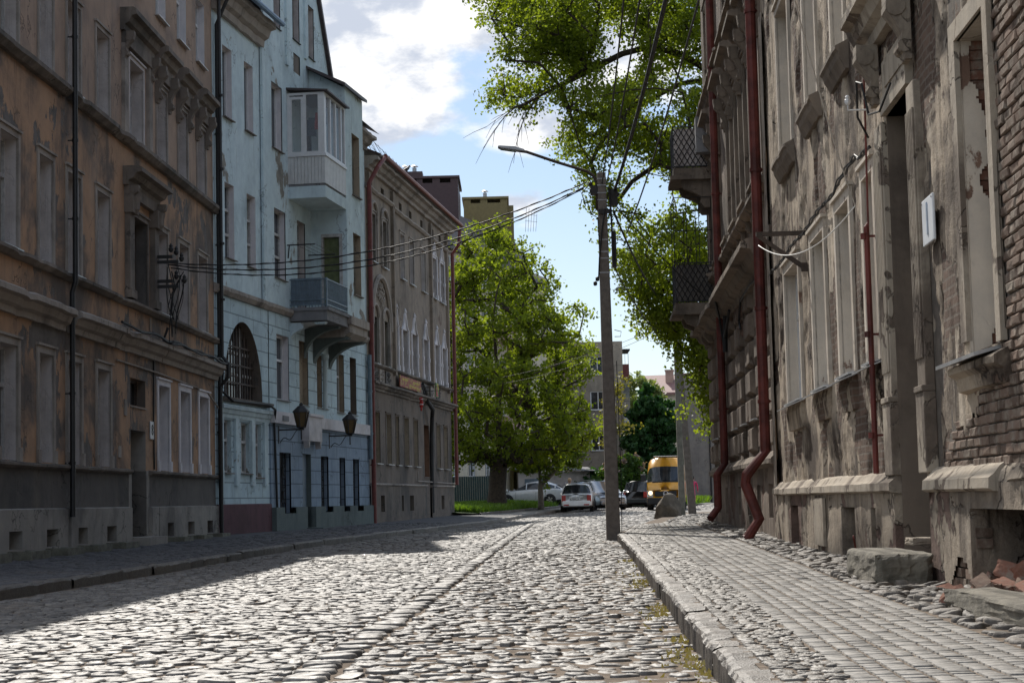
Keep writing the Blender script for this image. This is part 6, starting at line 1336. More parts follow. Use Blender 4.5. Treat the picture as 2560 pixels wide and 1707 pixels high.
car('parked_car', 'white estate car with red tail lights parked in the lane, seen from behind', (3.25, 96.0, .36), R(90 - 4), wag, 1.64, paint('white_paint', (.78, .78, .78), 0), 2.46, .30, True, plate='C700CK 39')
suv = sc(wag, 1.04, 1.1)
car('parked_car', 'silver four wheel drive car with roof rails, parked beside the white estate', (4.72, 101, .38), R(-90 + 14), suv, 1.78, paint('silver_blue_paint', (.36, .40, .45), .5), 2.6, .34, True)
sed = [(2.15, .28, .6, .62, .75, .68), (2.0, .2, .7, .76, .9, .8), (1.2, .18, .84, .92, .99, .85), (.85, .18, .88, .97, 1, .85), (.15, .18, .92, 1.38, 1, .72), (-.4, .18, .93, 1.45, 1, .74), (-1.1, .18, .95, 1.38, 1, .70), (-1.62, .2, .98, 1.2, .97, .68), (-1.95, .24, .96, 1.0, .93, .8), (-2.15, .3, .8, .82, .88, .7)]
car('parked_car', 'silver hatchback parked side-on behind the linden trunk', (1.0, 111.5, .72), R(180 - 14), sed, 1.8, paint('silver_paint', (.55, .57, .58), .15), 2.62, .32, False, wagon=False)
car('parked_car', 'dark blue people carrier parked behind the strip of long grass', (9.3, 128, .62), R(186), sc(wag, 1.06, 1.08), 1.78, paint('dark_blue_paint', (.05, .07, .12), .3), 2.65, .32)
car('moving_car', 'black car driving away on the left of the yellow van', (8.0, 109, .4), R(90 - 30), sc(wag, 1.02, 1.12), 1.76, paint('black_paint', (.02, .02, .022), .2), 2.55, .33)
car('parked_car', 'pale blue car roof showing behind the white estate, by the blond person', (3.9, 113, .6), R(160), wag, 1.66, paint('pale_blue_paint', (.16, .25, .36), .3), 2.46, .3)
# yellow delivery van, coming towards us
vn = empty('delivery_van', (7.85, 95.2, .355), R(-90 - 6), 'high roofed yellow delivery van with one headlight lit, coming round the corner', 'van')
Y_ = paint('van_yellow', (.78, .36, .015), 0)
vs = []
for (x, zu, zb, zt, hw, ht) in [(2.72, .34, 1.0, 1.04, .90, .82), (2.6, .3, 1.3, 1.32, .96, .88), (2.45, .3, 1.42, 1.45, .98, .9), (1.78, .3, 1.46, 2.22, 1, .82), (1.45, .3, 1.46, 2.52, 1, .78), (1.1, .3, 1.46, 2.66, 1, .78), (0, .3, 1.46, 2.7, 1, .8), (-2.4, .3, 1.46, 2.7, 1, .8), (-2.75, .32, 1.46, 2.66, .98, .78)]:
    hw *= .965; ht *= .965; g_ = zt > zb + .1
    vs.append((x, [(0, zu), (hw * .92, zu), (hw, zu + .12), (hw, (zu + zb) / 2), (hw * .99, zb)] + ([(hw * .97, zb + .06), (hw * .95, zb + (zt - zb) * .5), ((hw * .5 + ht * .5), zt - .22), (ht, zt - .07), (ht * .75, zt), (0, zt + .03)] if g_ else [(hw * .97, zb + .005), (hw * .9, zb + .01), (hw * .8, zt - .01), (hw * .7, zt), (ht * .5, zt + .01), (0, zt + .02)])))
def vmo(i, k):
    if k < 2: return 2
    if i == 2 and 5 <= k <= 9: return 1
    if i == 3 and k in (5,): return 1
    if i == 4 and k == 5: return 1
    return 0
loft(vs, vmo, 'body', [Y_, M['carglass'], M['blackplastic']], vn)
mb = MB(); mb.box(2.55, 2.8, -.93, .93, .32, .66); mb.obj('front_bumper', M['blackplastic'], vn, bevel=.05)
mb = MB(); mb.box(2.68, 2.745, -.55, .55, .72, .98); gr_ = mb.obj('grille', M['blackplastic'], vn, bevel=.01)
mb = MB(); mb.tube([(2.755, .115 * math.cos(a), .86 + .115 * math.sin(a)) for a in np.linspace(0, 2 * math.pi, 25)], .013, 6)
for pts in ([(-.07, .96), (-.025, .875), (0, .92), (.025, .875), (.07, .96)], [(-.095, .92), (-.045, .765), (0, .85), (.045, .765), (.095, .92)]): mb.tube([(2.755, y, z) for y, z in pts], .011, 5)
mb.obj('emblem', M['chrome'], gr_)
text('TDI', 'lettering', .08, M['chrome'], gr_, (2.752, .4, .76), (R(90), 0, R(90)), .002)
for s_ in (-1, 1):
    mb = MB(); mb.box(2.6, 2.74, s_ * .78 - .15, s_ * .78 + .15, .68, 1.02); hl = mb.obj('headlight', M['lens'], vn, bevel=.03)
    if s_ < 0:
        m_, g_, b_ = new_mat('lit_headlamp'); b_.inputs['Emission Color'].default_value = (1, .72, .36, 1); b_.inputs['Emission Strength'].default_value = 2.2; mb = MB(); mb.lathe([(.09, 0), (.1, .02), (.06, .04)], n=12); q = mb.obj('bulb', m_, hl, (2.735, -.76, .9)); q.rotation_euler = (0, R(90), 0)
    mb = MB(); mb.box(2.05, 2.2, s_ * 1.0 - .02, s_ * 1.0 + s_ * .24 + .02, 1.5, 1.85) if s_ > 0 else mb.box(2.05, 2.2, -1.26, -.98, 1.5, 1.85); mb.obj('mirror', M['blackplastic'], vn, bevel=.03)
    for x in (1.75, -1.75): wheel(vn, x, s_ * .86, .34, .22)
mb = MB(); mb.box(2.36, 2.5, -.66, .66, 1.42, 1.475); mb.obj('vent_strip', M['blackplastic'], vn)
mb = MB()
for y in (-.35, .35): mb.tube([(2.42, y, 1.5), (2.3, y + .45, 1.62)], .014, 4)
mb.obj('wipers', M['blackplastic'], vn)
mb = MB(); mb.tube([(1.1, -.62, 2.76), (1.1, .62, 2.76)], .025, 6); mb.tube([(-1, -.62, 2.8), (-1, .62, 2.8)], .025, 6); mb.tube([(1.15, -.6, 2.78), (-2, -.6, 2.78)], .02, 6); mb.tube([(1.15, .6, 2.78), (-2, .6, 2.78)], .02, 6); mb.obj('roof_rack', M['galv'], vn); mb = MB(); mb.tube([(1.3, 0, 2.6), (1.45, 0, 2.75)], .01, 4); mb.obj('aerial', M['iron'], vn)
mb = MB(); mb.box(2.75, 2.78, -.26, .26, .42, .54); mb.obj('licence_plate', M['white'], vn)

# ================================================================== people
SK = simple('skin', (.42, .24, .17), .6, var=.1)
def person(loc, rz, label, shirt, trousers, hair, step=.22, arm=.15):
    t = empty('person', loc, rz, label, 'person')
    P = [(0, 0, .95, .14, .11), (0, 0, 1.15, .13, .1), (.01, 0, 1.36, .17, .11), (.02, 0, 1.5, .06), (.04, 0, 1.62, .095), (.045, 0, 1.74, .085),
         (step * .45, .09, .52, .075), (step, .09, .1, .045), (step + .16, .09, .04, .04), (-step * .25, -.09, .5, .075), (-step * .9, -.09, .12, .045), (-step * .9 + .14, -.09, .045, .04),
         (0, .2, 1.42, .06), (-arm, .25, 1.14, .043), (-arm * .6, .25, .9, .032), (-arm * .5, .25, .82, .03), (0, -.2, 1.42, .06), (arm, -.25, 1.14, .043), (arm * 1.8, -.24, .92, .032), (arm * 2.1, -.24, .85, .03)]
    Ed = [(0, 1), (1, 2), (2, 3), (3, 4), (4, 5), (0, 6), (6, 7), (7, 8), (0, 9), (9, 10), (10, 11), (2, 12), (12, 13), (13, 14), (14, 15), (2, 16), (16, 17), (17, 18), (18, 19)]
    o = bake(skin('body', P, Ed, SK, t, sub=2)); me = o.data; me.materials.append(shirt); me.materials.append(trousers)
    for p in me.polygons:
        c = p.center
        p.material_index = 0 if (c.z > 1.5 or (c.z < .93 and abs(c.y) > .17)) else (2 if c.z < .98 else 1)
    mb = MB(); mb.lathe([(.02, -.1), (.1, -.07), (.112, .03), (.09, .1), (.03, .14), (0, .145)], (.025, 0, 1.68), 12); mb.obj('hair', hair, t, smooth=True)
    mb = MB(); mb.lathe([(.012, 0), (.018, .02), (.006, .04)], (.135, 0, 1.63), 6)
    for s_ in (-1, 1): mb.lathe([(.012, 0), (.014, .008), (0, .016)], (.118, s_ * .035, 1.675), 6); mb.lathe([(.01, -.03), (.02, 0), (.01, .03)], (.04, s_ * .1, 1.65), 6)
    mb.obj('face', SK, t)
    return t
person((10.15, 105, .42), R(75), 'person in bright pink clothes walking away past the twin poles', simple('pink_top', (.55, .05, .14), .9), simple('pink_trousers', (.5, .06, .15), .9), simple('dark_hair', (.03, .025, .02), .7))
person((3.05, 103.5, .43), R(-60), 'blond person in a pale shirt standing behind the white estate car', simple('pale_shirt', (.4, .4, .38), .9), simple('jeans', (.06, .08, .13), .9), simple('blond_hair', (.5, .33, .2), .7), .05, .03)

# ================================================================== trees
def tree(name, base, targets, trunk, r0, leaf, bark, label, cat='tree', group=None, seglen=.7, nleaf=200, spread=.75, size=.12, droop=.0, extra=None, rmin=.012, flat=.75):
    rg = np.random.default_rng(abs(hash(label)) % 9999 if False else len(label) * 17 + int(abs(base[0]) * 10))
    t = empty(name, base, 0, label, cat, group); b = np.array(base)
    nodes = [np.array(p, float) for p in trunk]; par = [-1] + list(range(len(trunk) - 1)); fixed = list(trunk)
    if extra:
        for limb, at in extra:
            pi = at
            for p in limb: nodes.append(np.array(p, float)); par.append(pi); pi = len(nodes) - 1
    T = np.array(targets); root_top = nodes[min(2, len(trunk) - 1)]
    T = T[np.argsort(np.linalg.norm(T - root_top, axis=1))]; ends = []
    for q in T:
        A_ = np.array(nodes[1:]); d = np.linalg.norm(A_ - q, axis=1) + np.maximum(0, A_[:, 2] - q[2]) * .8; i = int(np.argmin(d)) + 1
        p = nodes[i]; L_ = np.linalg.norm(q - p); k = max(1, int(L_ / seglen)); pi = i
        mid = (p + q) / 2 + np.array([0, 0, .12 * L_ - droop * L_])
        for s_ in range(1, k + 1):
            u = s_ / k; pt = (1 - u) ** 2 * p + 2 * u * (1 - u) * mid + u * u * q + (rg.normal(0, .06, 3) * seglen if s_ < k else 0); nodes.append(pt); par.append(pi); pi = len(nodes) - 1
        ends.append(pi)
    cnt = np.zeros(len(nodes)); 
    for e in ends:
        i = e
        while i >= 0: cnt[i] += 1; i = par[i]
    rad = rmin + (r0 - rmin) * (cnt / max(1, cnt.max())) ** .5
    rad[0] *= 1.35
    N = np.array(nodes); V, F = [], []
    for i in range(1, len(N)):
        a, c = N[par[i]], N[i]; d = c - a; L_ = np.linalg.norm(d)
        if L_ < 1e-4: continue
        d /= L_; u = np.cross(d, [0, 0, 1.0]) if abs(d[2]) < .95 else np.cross(d, [1.0, 0, 0]); u /= np.linalg.norm(u); w_ = np.cross(d, u); n = 10 if rad[i] > .12 else 5
        ra_, rb_ = (min(rad[par[i]], rad[i] * 1.25) if par[i] else rad[0]), rad[i]; b0 = len(V)
        for (c_, r_) in ((a - d * .02, ra_), (c + d * .02, rb_)):
            for k in range(n): q = 2 * math.pi * k / n; V.append(c_ + (u * math.cos(q) + w_ * math.sin(q)) * r_ * (1 + (.08 * math.sin(k * 3.1 + i) if n > 5 else 0)))
        F += [[b0 + k, b0 + (k + 1) % n, b0 + n + (k + 1) % n, b0 + n + k] for k in range(n)]
    mb = MB(); mb.v = [tuple(p - b) for p in V]; mb.f = F; mb.mi = [0] * len(F); mb.obj('trunk', bark, t, smooth=True)
    # leaves in clumps round the twig ends
    E_ = N[ends]; C = []
    for e, pi in zip(E_, [par[i] for i in ends]):
        a = N[pi]; m_ = rg.integers(4, 8)
        for _ in range(m_): C.append(e + (a - e) * rg.random() * .8 + rg.normal(0, spread * .5, 3) * np.array([1, 1, flat]))
    C = np.array(C); k = max(3, int(nleaf * len(E_) / len(C))); cs = np.repeat(C, k, 0); n = len(cs)
    P = cs + rg.normal(0, spread * .26, (n, 3)) * np.array([1, 1, .8]); s_ = size * (.6 + .7 * rg.random(n))
    d1 = rg.normal(0, 1, (n, 3)); d1[:, 2] -= .4; d1 /= np.linalg.norm(d1, axis=1)[:, None]; d2 = np.cross(d1, rg.normal(0, 1, (n, 3))); d2 /= np.linalg.norm(d2, axis=1)[:, None]; d3 = np.cross(d1, d2)
    h = s_[:, None]; LV = np.stack([P - d1 * h * .5, P + d2 * h * .42 + d3 * h * .1, P + d1 * h * .6, P - d2 * h * .42 + d3 * h * .1], 1).reshape(-1, 3) - b
    place('crown', np_mesh('crown', LV, np.arange(n * 4).reshape(-1, 4), leaf), t); return t
def envelope(n, zs, rs, cx, cy, rg, shell_=.45):
    out = []
    while len(out) < n:
        z = rg.uniform(zs[0], zs[-1]); r_ = np.interp(z, zs, rs)
        if rg.random() > (r_ / max(rs)) ** 1.3: continue
        q = shell_ + (1 - shell_) * rg.random() ** .6; a = rg.random() * 6.283; rr = r_ * q * (1 + .12 * rg.normal())
        out.append((np.interp(z, zs, cx) + rr * math.cos(a), np.interp(z, zs, cy) + rr * math.sin(a), z))
    return out
rg = np.random.default_rng(5)
zs = [3.0, 3.7, 4.7, 6, 8, 10.4, 11.8, 13.0, 14.6, 15.6]; rs = [2.6, 4.1, 4.8, 5.0, 4.7, 4.1, 3.4, 2.8, 1.8, .9]; cx = [-.7, -.6, -.5, -.5, -.5, -.5, -.7, -.8, -.9, -1.3]; cy = [95] * 10
tree('linden_tree', (-.98, 95, .6), envelope(540, zs, rs, cx, cy, rg, .25), [(-.98, 95, .55), (-.95, 95, 1.6), (-.85, 95, 2.8), (-.8, 95, 4.5), (-.75, 95, 6.5), (-.85, 95.1, 8.5), (-1.0, 95, 11), (-1.2, 95, 13)], .44, M['leafA'], M['bark'], 'big broad linden with a thick dark trunk on the verge beyond the taupe house', nleaf=98, size=.165, spread=.6)
tree('young_tree', (1.36, 98.5, .55), envelope(40, [2.6, 3.5, 4.6, 5.8], [1.3, 2.1, 1.9, .8], [1.6, 1.9, 2.1, 2.2], [98.5] * 4, rg), [(1.36, 98.5, .5), (1.34, 98.5, 1.8), (1.32, 98.5, 3.0), (1.4, 98.5, 4.2)], .13, M['leafB'], M['bark2'], 'slender young tree with a pale trunk before the silver hatchback', nleaf=150, size=.16, spread=.5)
# the linden whose boughs hang over the street behind the dark taupe house
poly = [(-1.1, 18.5), (-.96, 16.97), (-.41, 16.31), (-.71, 15.46), (-.87, 14.67), (-.45, 14.2), (.5, 13.7), (1.5, 13.2), (1.89, 12.83), (1.9, 12.3), (2.6, 11.5), (2.75, 10.4), (2.75, 9.56), (3.5, 8.98), (3.65, 7.99), (4.05, 7.01), (4.7, 6.29), (5.3, 5.3), (5.69, 4.5), (5.95, 3.6), (6.2, 2.7), (8.5, 3.5), (9.5, 8), (9.5, 14), (9.5, 18.5)]
def inside(x, z):
    c = False
    for (a, b), (d, e) in zip(poly, poly[1:] + poly[:1]):
        if (b > z) != (e > z) and x < (d - a) * (z - b) / (e - b) + a: c = not c
    return c
pts = []
while len(pts) < 760:
    x, z = rg.uniform(-1.1, 9.5), rg.uniform(2.7, 18.5)
    if inside(x - .1, z) and inside(x + .05, z - .1) and rg.random() < (1 if x < 6.5 else .4) * (1 if z < 9.5 else .8):
        # gaps and clumps
        if float(fbm(x * .55 + 4, z * .7, 2.0, 3)) > .43 or x > 4.2 and z < 9.5: pts.append((x, 58 + rg.normal(0, 1.9) * (1 if z > 8 else .6), z))
k_ = 0
while k_ < 48:
    x, z = rg.uniform(-1.0, 2.6), rg.uniform(13.6, 17.6)
    if inside(x, z): pts.append((x, 58 + rg.normal(0, 1.2), z)); k_ += 1
limb = lambda p: [(x, y, z) for x, z, y in p]
tree('linden_tree', (9.4, 60, .3), pts, [(9.4, 60, .2), (9.4, 60, 3), (9.3, 60, 6), (9.1, 60, 9), (8.9, 60, 12), (8.7, 60, 15)], .27, M['leafA'], M['bark'], 'tall linden arching over the street from behind the sooty house', seglen=.6, nleaf=155, size=.105, spread=.62, droop=.06, rmin=.008,
     extra=[(limb([(8.2, 13.0, 59.4), (7.2, 14.3, 58.8), (6.24, 15.0, 58.4), (5.6, 15.3, 58.1), (4.64, 15.5, 58), (3.78, 15.3, 58), (2.9, 14.85, 57.9), (2.1, 14.4, 57.7), (1.2, 13.95, 57.6), (.4, 13.5, 57.5)]), 4), (limb([(8.0, 15.0, 59.8), (7.0, 15.9, 59.3), (6.27, 16.2, 59), (5.6, 16.7, 58.8), (4.8, 16.93, 58.6), (3.4, 16.9, 58.5), (2.0, 16.6, 58.4), (.6, 16.3, 58.2), (-.3, 16.5, 58)]), 5), (limb([(8.2, 8.0, 59.6), (7.2, 8.6, 59), (6.2, 8.8, 58.6), (5.2, 8.5, 58.2), (4.4, 7.9, 58)]), 2), (limb([(8.2, 14.2, 60), (7, 14.8, 59.6), (5.8, 14.6, 59.4), (4.6, 14.0, 59.2), (3.6, 13.4, 59), (2.8, 12.8, 58.8)]), 4), (limb([(6.2, 16.9, 60), (5.0, 17.6, 59.8), (3.2, 17.9, 59.5), (1.5, 17.7, 59.3), (.2, 17.2, 59)]), 5), (limb([(6.4, 10.4, 59.4), (5.5, 10.2, 59), (4.8, 9.6, 58.8), (4.2, 8.9, 58.6)]), 3), (limb([(8, 11, 59.8), (7, 11.8, 59.4), (6, 12.1, 59), (5, 11.9, 58.7), (4, 11.2, 58.5), (3.4, 10.4, 58.4)]), 3)])
# bare twigs hanging at the tip of the lower bough
def twigs(base, label, starts, seed):
    rq = random.Random(seed); mb = MB()
    for (x, y, z, dx_, dz_) in starts:
        p = Vector((x, y, z)); d = Vector((dx_, rq.gauss(0, .1), dz_)); pts = [p.copy()]
        for k in range(7):
            p = p + d * .26; d += Vector((rq.gauss(0, .12), rq.gauss(0, .1), -.09 + rq.gauss(0, .05))); pts.append(p.copy())
            if rq.random() < .75: q = p.copy(); e = d + Vector((rq.gauss(0, .4), rq.gauss(0, .3), rq.gauss(-.2, .3))); mb.tube([q, q + e * .25, q + e * .45 + Vector((0, 0, -.05))], [.01, .007, .004], 4)
        mb.tube(pts, [.024 - .0026 * k for k in range(8)], 4)
    return mb
tr2 = [o for o in bpy.data.objects if o.name.startswith('linden_tree') and o.location.x > 5][0]
mb = twigs(None, None, [(1.0, 57.6, 13.85, -.9, -.35), (1.3, 57.6, 14.0, -.85, -.5), (.5, 57.5, 13.6, -.9, -.4), (.9, 57.7, 13.7, -.6, -.75), (1.6, 57.6, 14.2, -.95, -.2)], 3)
mb.v = [(x - 9.4, y - 60, z - .3) for x, y, z in mb.v]; mb.obj('bare_twigs', M['bark'], tr2)
tree('chestnut_tree', (10.2, 135, .5), envelope(150, [1.6, 3, 5, 6.8, 8.2, 9.0], [1.4, 2.0, 2.1, 1.75, 1.1, .4], [10.15] * 6, [135] * 6, rg), [(10.2, 135, .4), (10.2, 135, 2), (10.2, 135, 4), (10.2, 135, 6)], .25, M['leafC'], M['bark'], 'dense dark green chestnut tree behind the yellow van', nleaf=170, size=.3, spread=.5)
tree('willow_tree', (11.2, 160, .6), envelope(110, [4, 6, 8.5, 10.5, 12.2], [1.8, 2.1, 2.0, 1.6, .8], [10.9] * 5, [160] * 5, rg), [(11.2, 160, .5), (11.1, 160, 3), (11.1, 160, 6), (11.1, 160, 9)], .25, M['leafD'], M['bark2'], 'pale feathery willow rising behind the dark chestnut', nleaf=130, size=.26, spread=.6, droop=.3)
tree('lilac_bush', (6.6, 115, .5), envelope(80, [.7, 1.6, 2.6, 3.5], [1.5, 1.55, 1.3, .6], [6.4, 6.5, 6.7, 6.9], [115] * 4, rg), [(6.6, 115, .45), (6.6, 115, .9), (6.6, 115, 1.4)], .08, M['leafE'], M['bark'], 'rounded lilac bush with faded pink flowers before the panel block', 'bush', nleaf=150, size=.2, spread=.45)
lb = [o for o in bpy.data.objects if o.name.startswith('lilac_bush')][0]
C = np.array(envelope(24, [2.6, 3.2, 3.7], [1.35, 1.2, .6], [.2, .3, .4], [0, 0, 0], rg, .85)) - np.array([0, 0, .5]); n = len(C) * 40; P = np.repeat(C, 40, 0) + rng.normal(0, .09, (n, 3)); d1 = rng.normal(0, .05, (n, 3)); d2 = rng.normal(0, .05, (n, 3)); place('flowers', np_mesh('flowers', np.stack([P - d1, P + d2, P + d1, P - d2], 1).reshape(-1, 3), np.arange(n * 4).reshape(-1, 4), M['lilac']), lb)
tree('bush', (8.2, 126, .5), envelope(75, [.7, 1.8, 3.1], [1.5, 1.5, .8], [5.4, 5.4, 5.5], [118] * 3, rg), [(5.2, 118, .45), (5.2, 118, .9), (5.2, 118, 1.3)], .06, M['leafC'], M['bark'], 'low dark green bush at the foot of the panel block, left of the lilac', 'bush', nleaf=130, size=.22, spread=.45)
tree('birch_tree', (6.6, 118, .5), envelope(24, [4.6, 6, 7.5, 9.0], [.8, 1.1, .95, .4], [6.7] * 4, [118] * 4, rg), [(6.6, 118, .45), (6.6, 118, 3), (6.6, 118, 5.5), (6.7, 118, 7.5)], .07, M['leafY'], M['bark2'], 'thin young tree with yellow leaves behind the concrete lamp pole', nleaf=45, size=.18, spread=.5)

# ================================================================== far buildings
def block(name, loc, rz, L_, D_, z1, mat, label, wins=(), side_wins=(), roof=None, wmat='white', dep=.15, sill=0):
    t = empty(name, loc, rz, label, 'house'); wall('wall', t, 0, L_, 0, z1, wins, mat, 1.0)
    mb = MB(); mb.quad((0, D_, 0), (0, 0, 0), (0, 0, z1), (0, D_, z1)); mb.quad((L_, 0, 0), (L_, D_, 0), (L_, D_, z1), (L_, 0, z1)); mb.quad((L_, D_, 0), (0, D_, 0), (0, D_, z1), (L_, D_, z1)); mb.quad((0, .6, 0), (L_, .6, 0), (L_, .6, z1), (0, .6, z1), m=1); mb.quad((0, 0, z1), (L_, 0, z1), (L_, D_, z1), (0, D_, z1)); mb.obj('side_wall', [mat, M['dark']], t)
    for o in wins: win(t, *o, dep, frame=wmat, rows=(), sill=sill, reveal='white' if wmat == 'white' else 'reveal', fw=.08)
    return t
M['cream'] = plaster('cream_render', (.5, .45, .36), (.38, .34, .28), (.56, .52, .45), streak=.2, bump=.1, seed=31); M['panelc'] = plaster('panel_concrete', (.30, .265, .22), (.21, .185, .155), (.36, .33, .28), streak=.3, seed=32, grooves=(3.2, 2.7)); M['pinkr'] = plaster('pink_render', (.36, .25, .21), (.28, .2, .17), (.4, .3, .26), seed=33, streak=.2)
M['clad'] = simple('purple_brown_cladding', (.055, .028, .032), .55, var=.15); M['greywall'] = plaster('grey_gable', (.24, .215, .195), (.17, .15, .14), (.29, .27, .25), seed=34, stain_lo=.4, sc=.25); M['redroof'] = simple('red_brown_roof', (.22, .12, .11), .7, var=.2); M['shiny'] = simple('zinc_roof', (.4, .37, .34), .3, .6, var=.2)
# modern cream block with dark mansard and clad chimneys, along the street behind the linden
ws = [(u, u + 1.2, z, z + 1.5) for u in (1.2, 4.2, 7.4, 10.6, 13.8, 17) for z in (2.2, 5.2, 8.2, 11.2, 13.8)]
CB = block('apartment_block', (-4.0, 106, .3), R(90 - 17), 22, 11, 16.2, M['cream'], 'tall cream apartment block with dark mansard roof, half hidden by the linden', ws, sill=.08)
mb = MB(); mb.prism([(-.35, 15.6), (-.35, 16.0), (.9, 18.4), (9, 18.6), (9, 15.6)], 'x', -.2, 17.5); mb.prism([(-.3, 15.2), (-.2, 15.9), (1.6, 16.9), (9, 17), (9, 15.2)], 'x', 17.5, 22.3); mb.obj('roof', M['roofdark'], CB)
for z in (5.0, 8.0, 11.0):
    mb = MB(); mb.box(8.9, 12.4, -1.1, 0, z - .2, z); mb.box(8.9, 12.4, -1.1, -1.05, z, z + 1.0); mb.box(12.35, 12.4, -1.05, 0, z, z + 1.0); mb.box(8.9, 8.95, -1.05, 0, z, z + 1.0); mb.obj('balcony', M['pinkr'], CB)
def clad_chimney(u, y, w_, d_, z0, z1, label=None, pots=2):
    mb = MB(); mb.box(u, u + w_, y, y + d_, z0, z1 - .45); n_ = int(w_ / .9); mb.box(u - .08, u + w_ + .08, y - .08, y + d_ + .08, z1 - .12, z1)
    for k in range(n_ + 1): x = u + (w_ - .3) * k / n_; mb.box(x, x + .3, y, y + d_, z1 - .45, z1 - .12)
    q = mb.obj('chimney_stack', M['clad'], CB)
    for k in range(pots): m_ = MB(); m_.lathe([(.16, 0), (.16, .35)], (u + w_ * .25 + k * .6, y + d_ / 2, z1), 10); m_.lathe([(.3, .42), (.1, .5), (.0, .52)], (u + w_ * .25 + k * .6, y + d_ / 2, z1), 10); m_.tube([(u + w_ * .25 + k * .6, y + d_ / 2, z1 + .3), (u + w_ * .25 + k * .6, y + d_ / 2, z1 + .45)], .03, 5); m_.obj('flue', M['galv'], q)
CH = empty('apartment_block', (-7.2, 109.5, .3), 0, 'dark purple brown clad roof wing with flues, rising above the taupe house roof', 'house')
mb = MB(); mb.box(0, 4.15, 0, 5, 0, 20.0); mb.box(-.1, 4.25, -.1, 5.1, 20.28, 20.42)
for x in (.0, 1.2, 1.55, 2.6, 3.7): mb.box(x, x + .45, 0, .4, 20.0, 20.28)
mb.obj('clad_wall', M['clad'], CH)
mb = MB(); mb.box(.4, 2.0, .1, 1.3, 20.42, 20.75); mb.obj('chimney_stack', M['clad'], CH)
for x in (.95, 1.5): m_ = MB(); m_.lathe([(.13, 0), (.13, .3)], (x, .6, 20.75), 10); m_.lathe([(.25, .38), (.1, .46), (0, .48)], (x, .6, 20.75), 10); m_.tube([(x, .6, 21.0), (x, .6, 21.15)], .04, 5); m_.obj('flue', M['galv'], CH)
C2 = empty('apartment_block', (-2.95, 118, .3), 0, 'brown clad stair tower with one flue above the linden crown', 'house')
mb = MB(); mb.box(0, 2.85, 0, 4, 0, 20.1); mb.box(-.1, 2.95, -.1, 4.1, 20.35, 20.5); mb.box(2.851, 3.25, .6, 4, 0, 20.0)
for x in (0, 1.1, 2.4): mb.box(x, x + .45, 0, .4, 20.1, 20.35)
mb.obj('clad_wall', simple('flare_tinted_cladding', (.19, .15, .06), .6, var=.15), C2); m_ = MB(); m_.lathe([(.13, 0), (.13, .35)], (1.4, .6, 20.5), 10); m_.lathe([(.24, .45), (.1, .52), (0, .54)], (1.4, .6, 20.5), 10); m_.tube([(1.4, .6, 20.8), (1.4, .6, 20.95)], .04, 5); m_.obj('flue', M['galv'], C2)  # brown cladding with a lens flare's yellow tint mixed into the colour
an = empty('roof_aerial', (1.0, 113, 18.3), 0, 'thin lattice aerial frame on the mansard roof edge', 'aerial')
mb = MB()
for k in range(5): mb.tube([(k * .16, 0, -.6), (k * .16 + .1, 0, 1.0 - k * .12)], .012, 4)
for z in (.1, .5): mb.tube([(0, 0, z), (.75, 0, z - .1)], .01, 4)
mb.obj('bars', M['galv'], an)
SH = block('apartment_block', (2.4, 133, .3), R(90 - 14), 12, 9, 13.2, M['pinkr'], 'pinkish house with a shiny grey roof behind the big linden', [(u, u + 1.1, z, z + 1.5) for u in (1.5, 4.5, 7.5, 10) for z in (2, 5, 8, 10.8)])
mb = MB(); mb.prism([(-.4, 13.0), (3.5, 15.6), (9, 15.6), (9, 13.0)], 'x', -.3, 12.2); mb.obj('roof', M['shiny'], SH)
# panel block
pw = [(1.3, 2.5, z, z + 1.45) for z in (1.6, 4.3, 7.4, 10.1)] + [(5.3, 6.3, z, z + 1.45) for z in (1.6, 4.3)]
PB = block('apartment_block', (4.6, 140, .4), 0, 3.85, 14, 12.65, M['panelc'], 'grey beige concrete panel block behind the lamp pole', [o for o in pw if o[1] < 3.8], sill=.06)
mb = MB(); mb.box(-6, -.0, .3, 13, 0, 11.8); mb.obj('rear_wing', M['panelc'], PB)
for z, mt in ((10.0, 'redpipe2'), (7.3, 'panelc'), (4.6, 'siding'), (1.9, 'pinkr')):
    mb = MB(); mb.box(3.86, 4.4, 1.0, 4.2, z - .15, z); mb.box(4.36, 4.4, 1.0, 4.2, z, z + .95); mb.box(3.86, 4.36, 1.0, 1.04, z, z + .95); bb = mb.obj('balcony', M[mt], PB)
    if z > 9.9: mb = MB(); mb.box(3.86, 4.5, .9, 4.3, z + 2.0, z + 2.12); mb.tube([(4.35, 1.02, z + .9), (4.35, 1.02, z + 2.0)], .02, 5); mb.tube([(4.1, 1.02, z + .9), (4.1, 1.02, z + 2.0)], .015, 5); mb.obj('canopy', M['iron'], bb)
    if z < 8 and z > 4: mb = MB(); mb.box(3.87, 4.39, 1.01, 4.19, z + .96, z + 2.4); mb.obj('glazing', M['pane_g'] if z > 5 else M['siding'], bb)
mb = MB(); mb.tube([(3.7, -.08, .3), (3.7, -.08, 9)], .06, 6); mb.obj('drainpipe', M['trim'], PB)
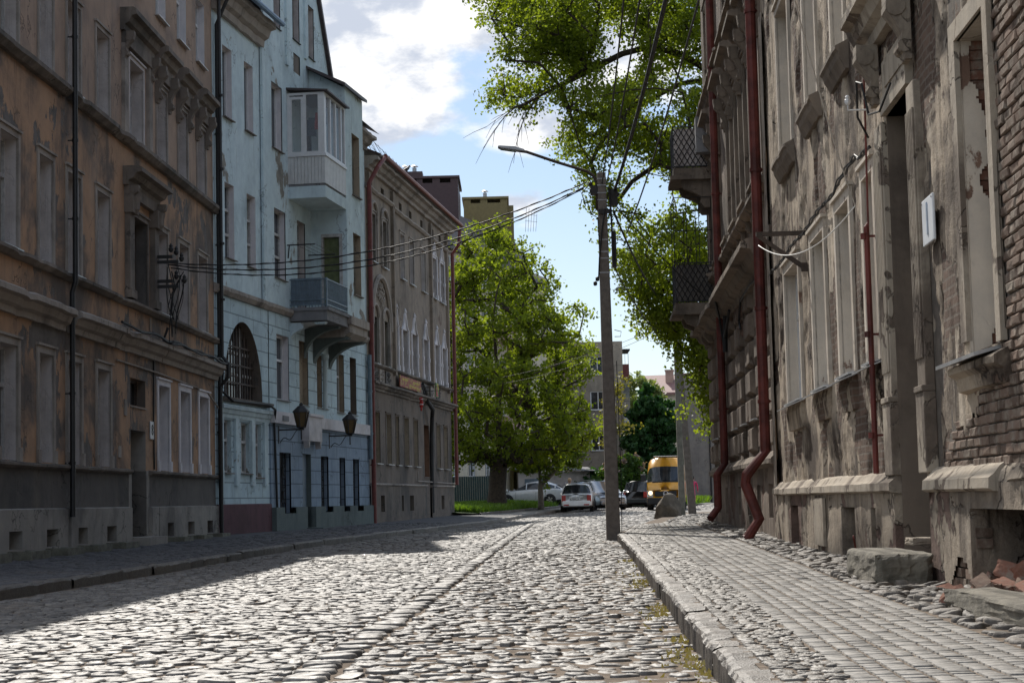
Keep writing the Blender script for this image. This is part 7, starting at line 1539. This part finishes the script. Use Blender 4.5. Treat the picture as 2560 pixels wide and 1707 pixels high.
# cream house with red brown roof, grey gable
CR = block('far_house', (12.6, 175, .5), R(-8), 7, 9, 10.5, M['cream'], 'cream house with reddish roof and chimney far down the street', [(4.2, 5.0, 6.3, 8.3), (2.4, 3.1, 8.6, 9.7), (2.2, 3.1, 3.2, 5.0)])
mb = MB(); mb.prism([(-.5, 10.3), (4.5, 12.3), (9.5, 10.3), (9.5, 10.5), (4.5, 12.5), (-.5, 10.5)], 'x', -.4, 7.3); rf = mb.obj('roof', M['redroof'], CR)
for x in (1.9, 4.6): mb = MB(); mb.box(x, x + .75, 2.2, 3.2, 11.0, 12.7); mb.box(x - .06, x + .81, 2.14, 3.26, 12.7, 12.85); mb.obj('chimney', M['pinkr'], rf)
GW = empty('far_house', (14.0, 150, .4), R(-4), 'blank grey plastered gable wall at the far end of the street', 'house')
wall('wall', GW, 0, 14, 0, 10.6, [], M['greywall'], 1); mb = MB(); mb.quad((0, 8, 0), (0, 0, 0), (0, 0, 10.6), (0, 8, 10.6)); mb.obj('side_wall', M['greywall'], GW); mb = MB(); mb.box(-.1, 14, -.1, 8, 10.6, 10.75); mb.obj('roof', M['redroof'], GW); mb = MB(); mb.tube([(2.0, -.08, 0), (2.0, -.08, 10)], .06, 6); mb.obj('drainpipe', M['iron'], GW)
# fence, kiosk and planter beyond the verge
fe = empty('fence', (-6, 106.5, .6), R(2), 'dark green sheet fence behind the big linden', 'fence')
mb = MB()
for k in range(40): x = k * .13; mb.box(x, x + .12, -.02 - (.02 if k % 2 else 0), .02, 0, 1.9)
mb.obj('boards', simple('green_fence', (.02, .045, .045), .6, var=.3), fe)
gar = block('garage', (.2, 117, .5), R(4), 4.6, 4, 2.3, M['reveal'], 'low pale garage with a slanted roof behind the silver hatchback', [])
mb = MB(); mb.add([(-.3, -.5, 2.5), (4.9, -.5, 2.3), (4.9, 4.2, 2.6), (-.3, 4.2, 2.8), (-.3, -.5, 2.56), (4.9, -.5, 2.36), (4.9, 4.2, 2.66), (-.3, 4.2, 2.86)], [[0, 3, 2, 1], [4, 5, 6, 7], [0, 1, 5, 4], [1, 2, 6, 5], [2, 3, 7, 6], [3, 0, 4, 7]]); mb.obj('roof', M['greyfascia'], gar)
mb = MB(); mb.box(.4, 1.9, -.02, .03, .1, 1.9); mb.obj('door', M['steeldoor'], gar)
o = rough_block('flower_planter', .95, .4, .36, M['concrete2'], (-1.95, 91, .5), .05, 8, .01); 
for vv in o.data.vertices: k = .8 + .2 * vv.co.z / .36; vv.co.x *= k; vv.co.y *= k
tag(o, 'grey concrete flower trough standing on the verge kerb', 'planter')
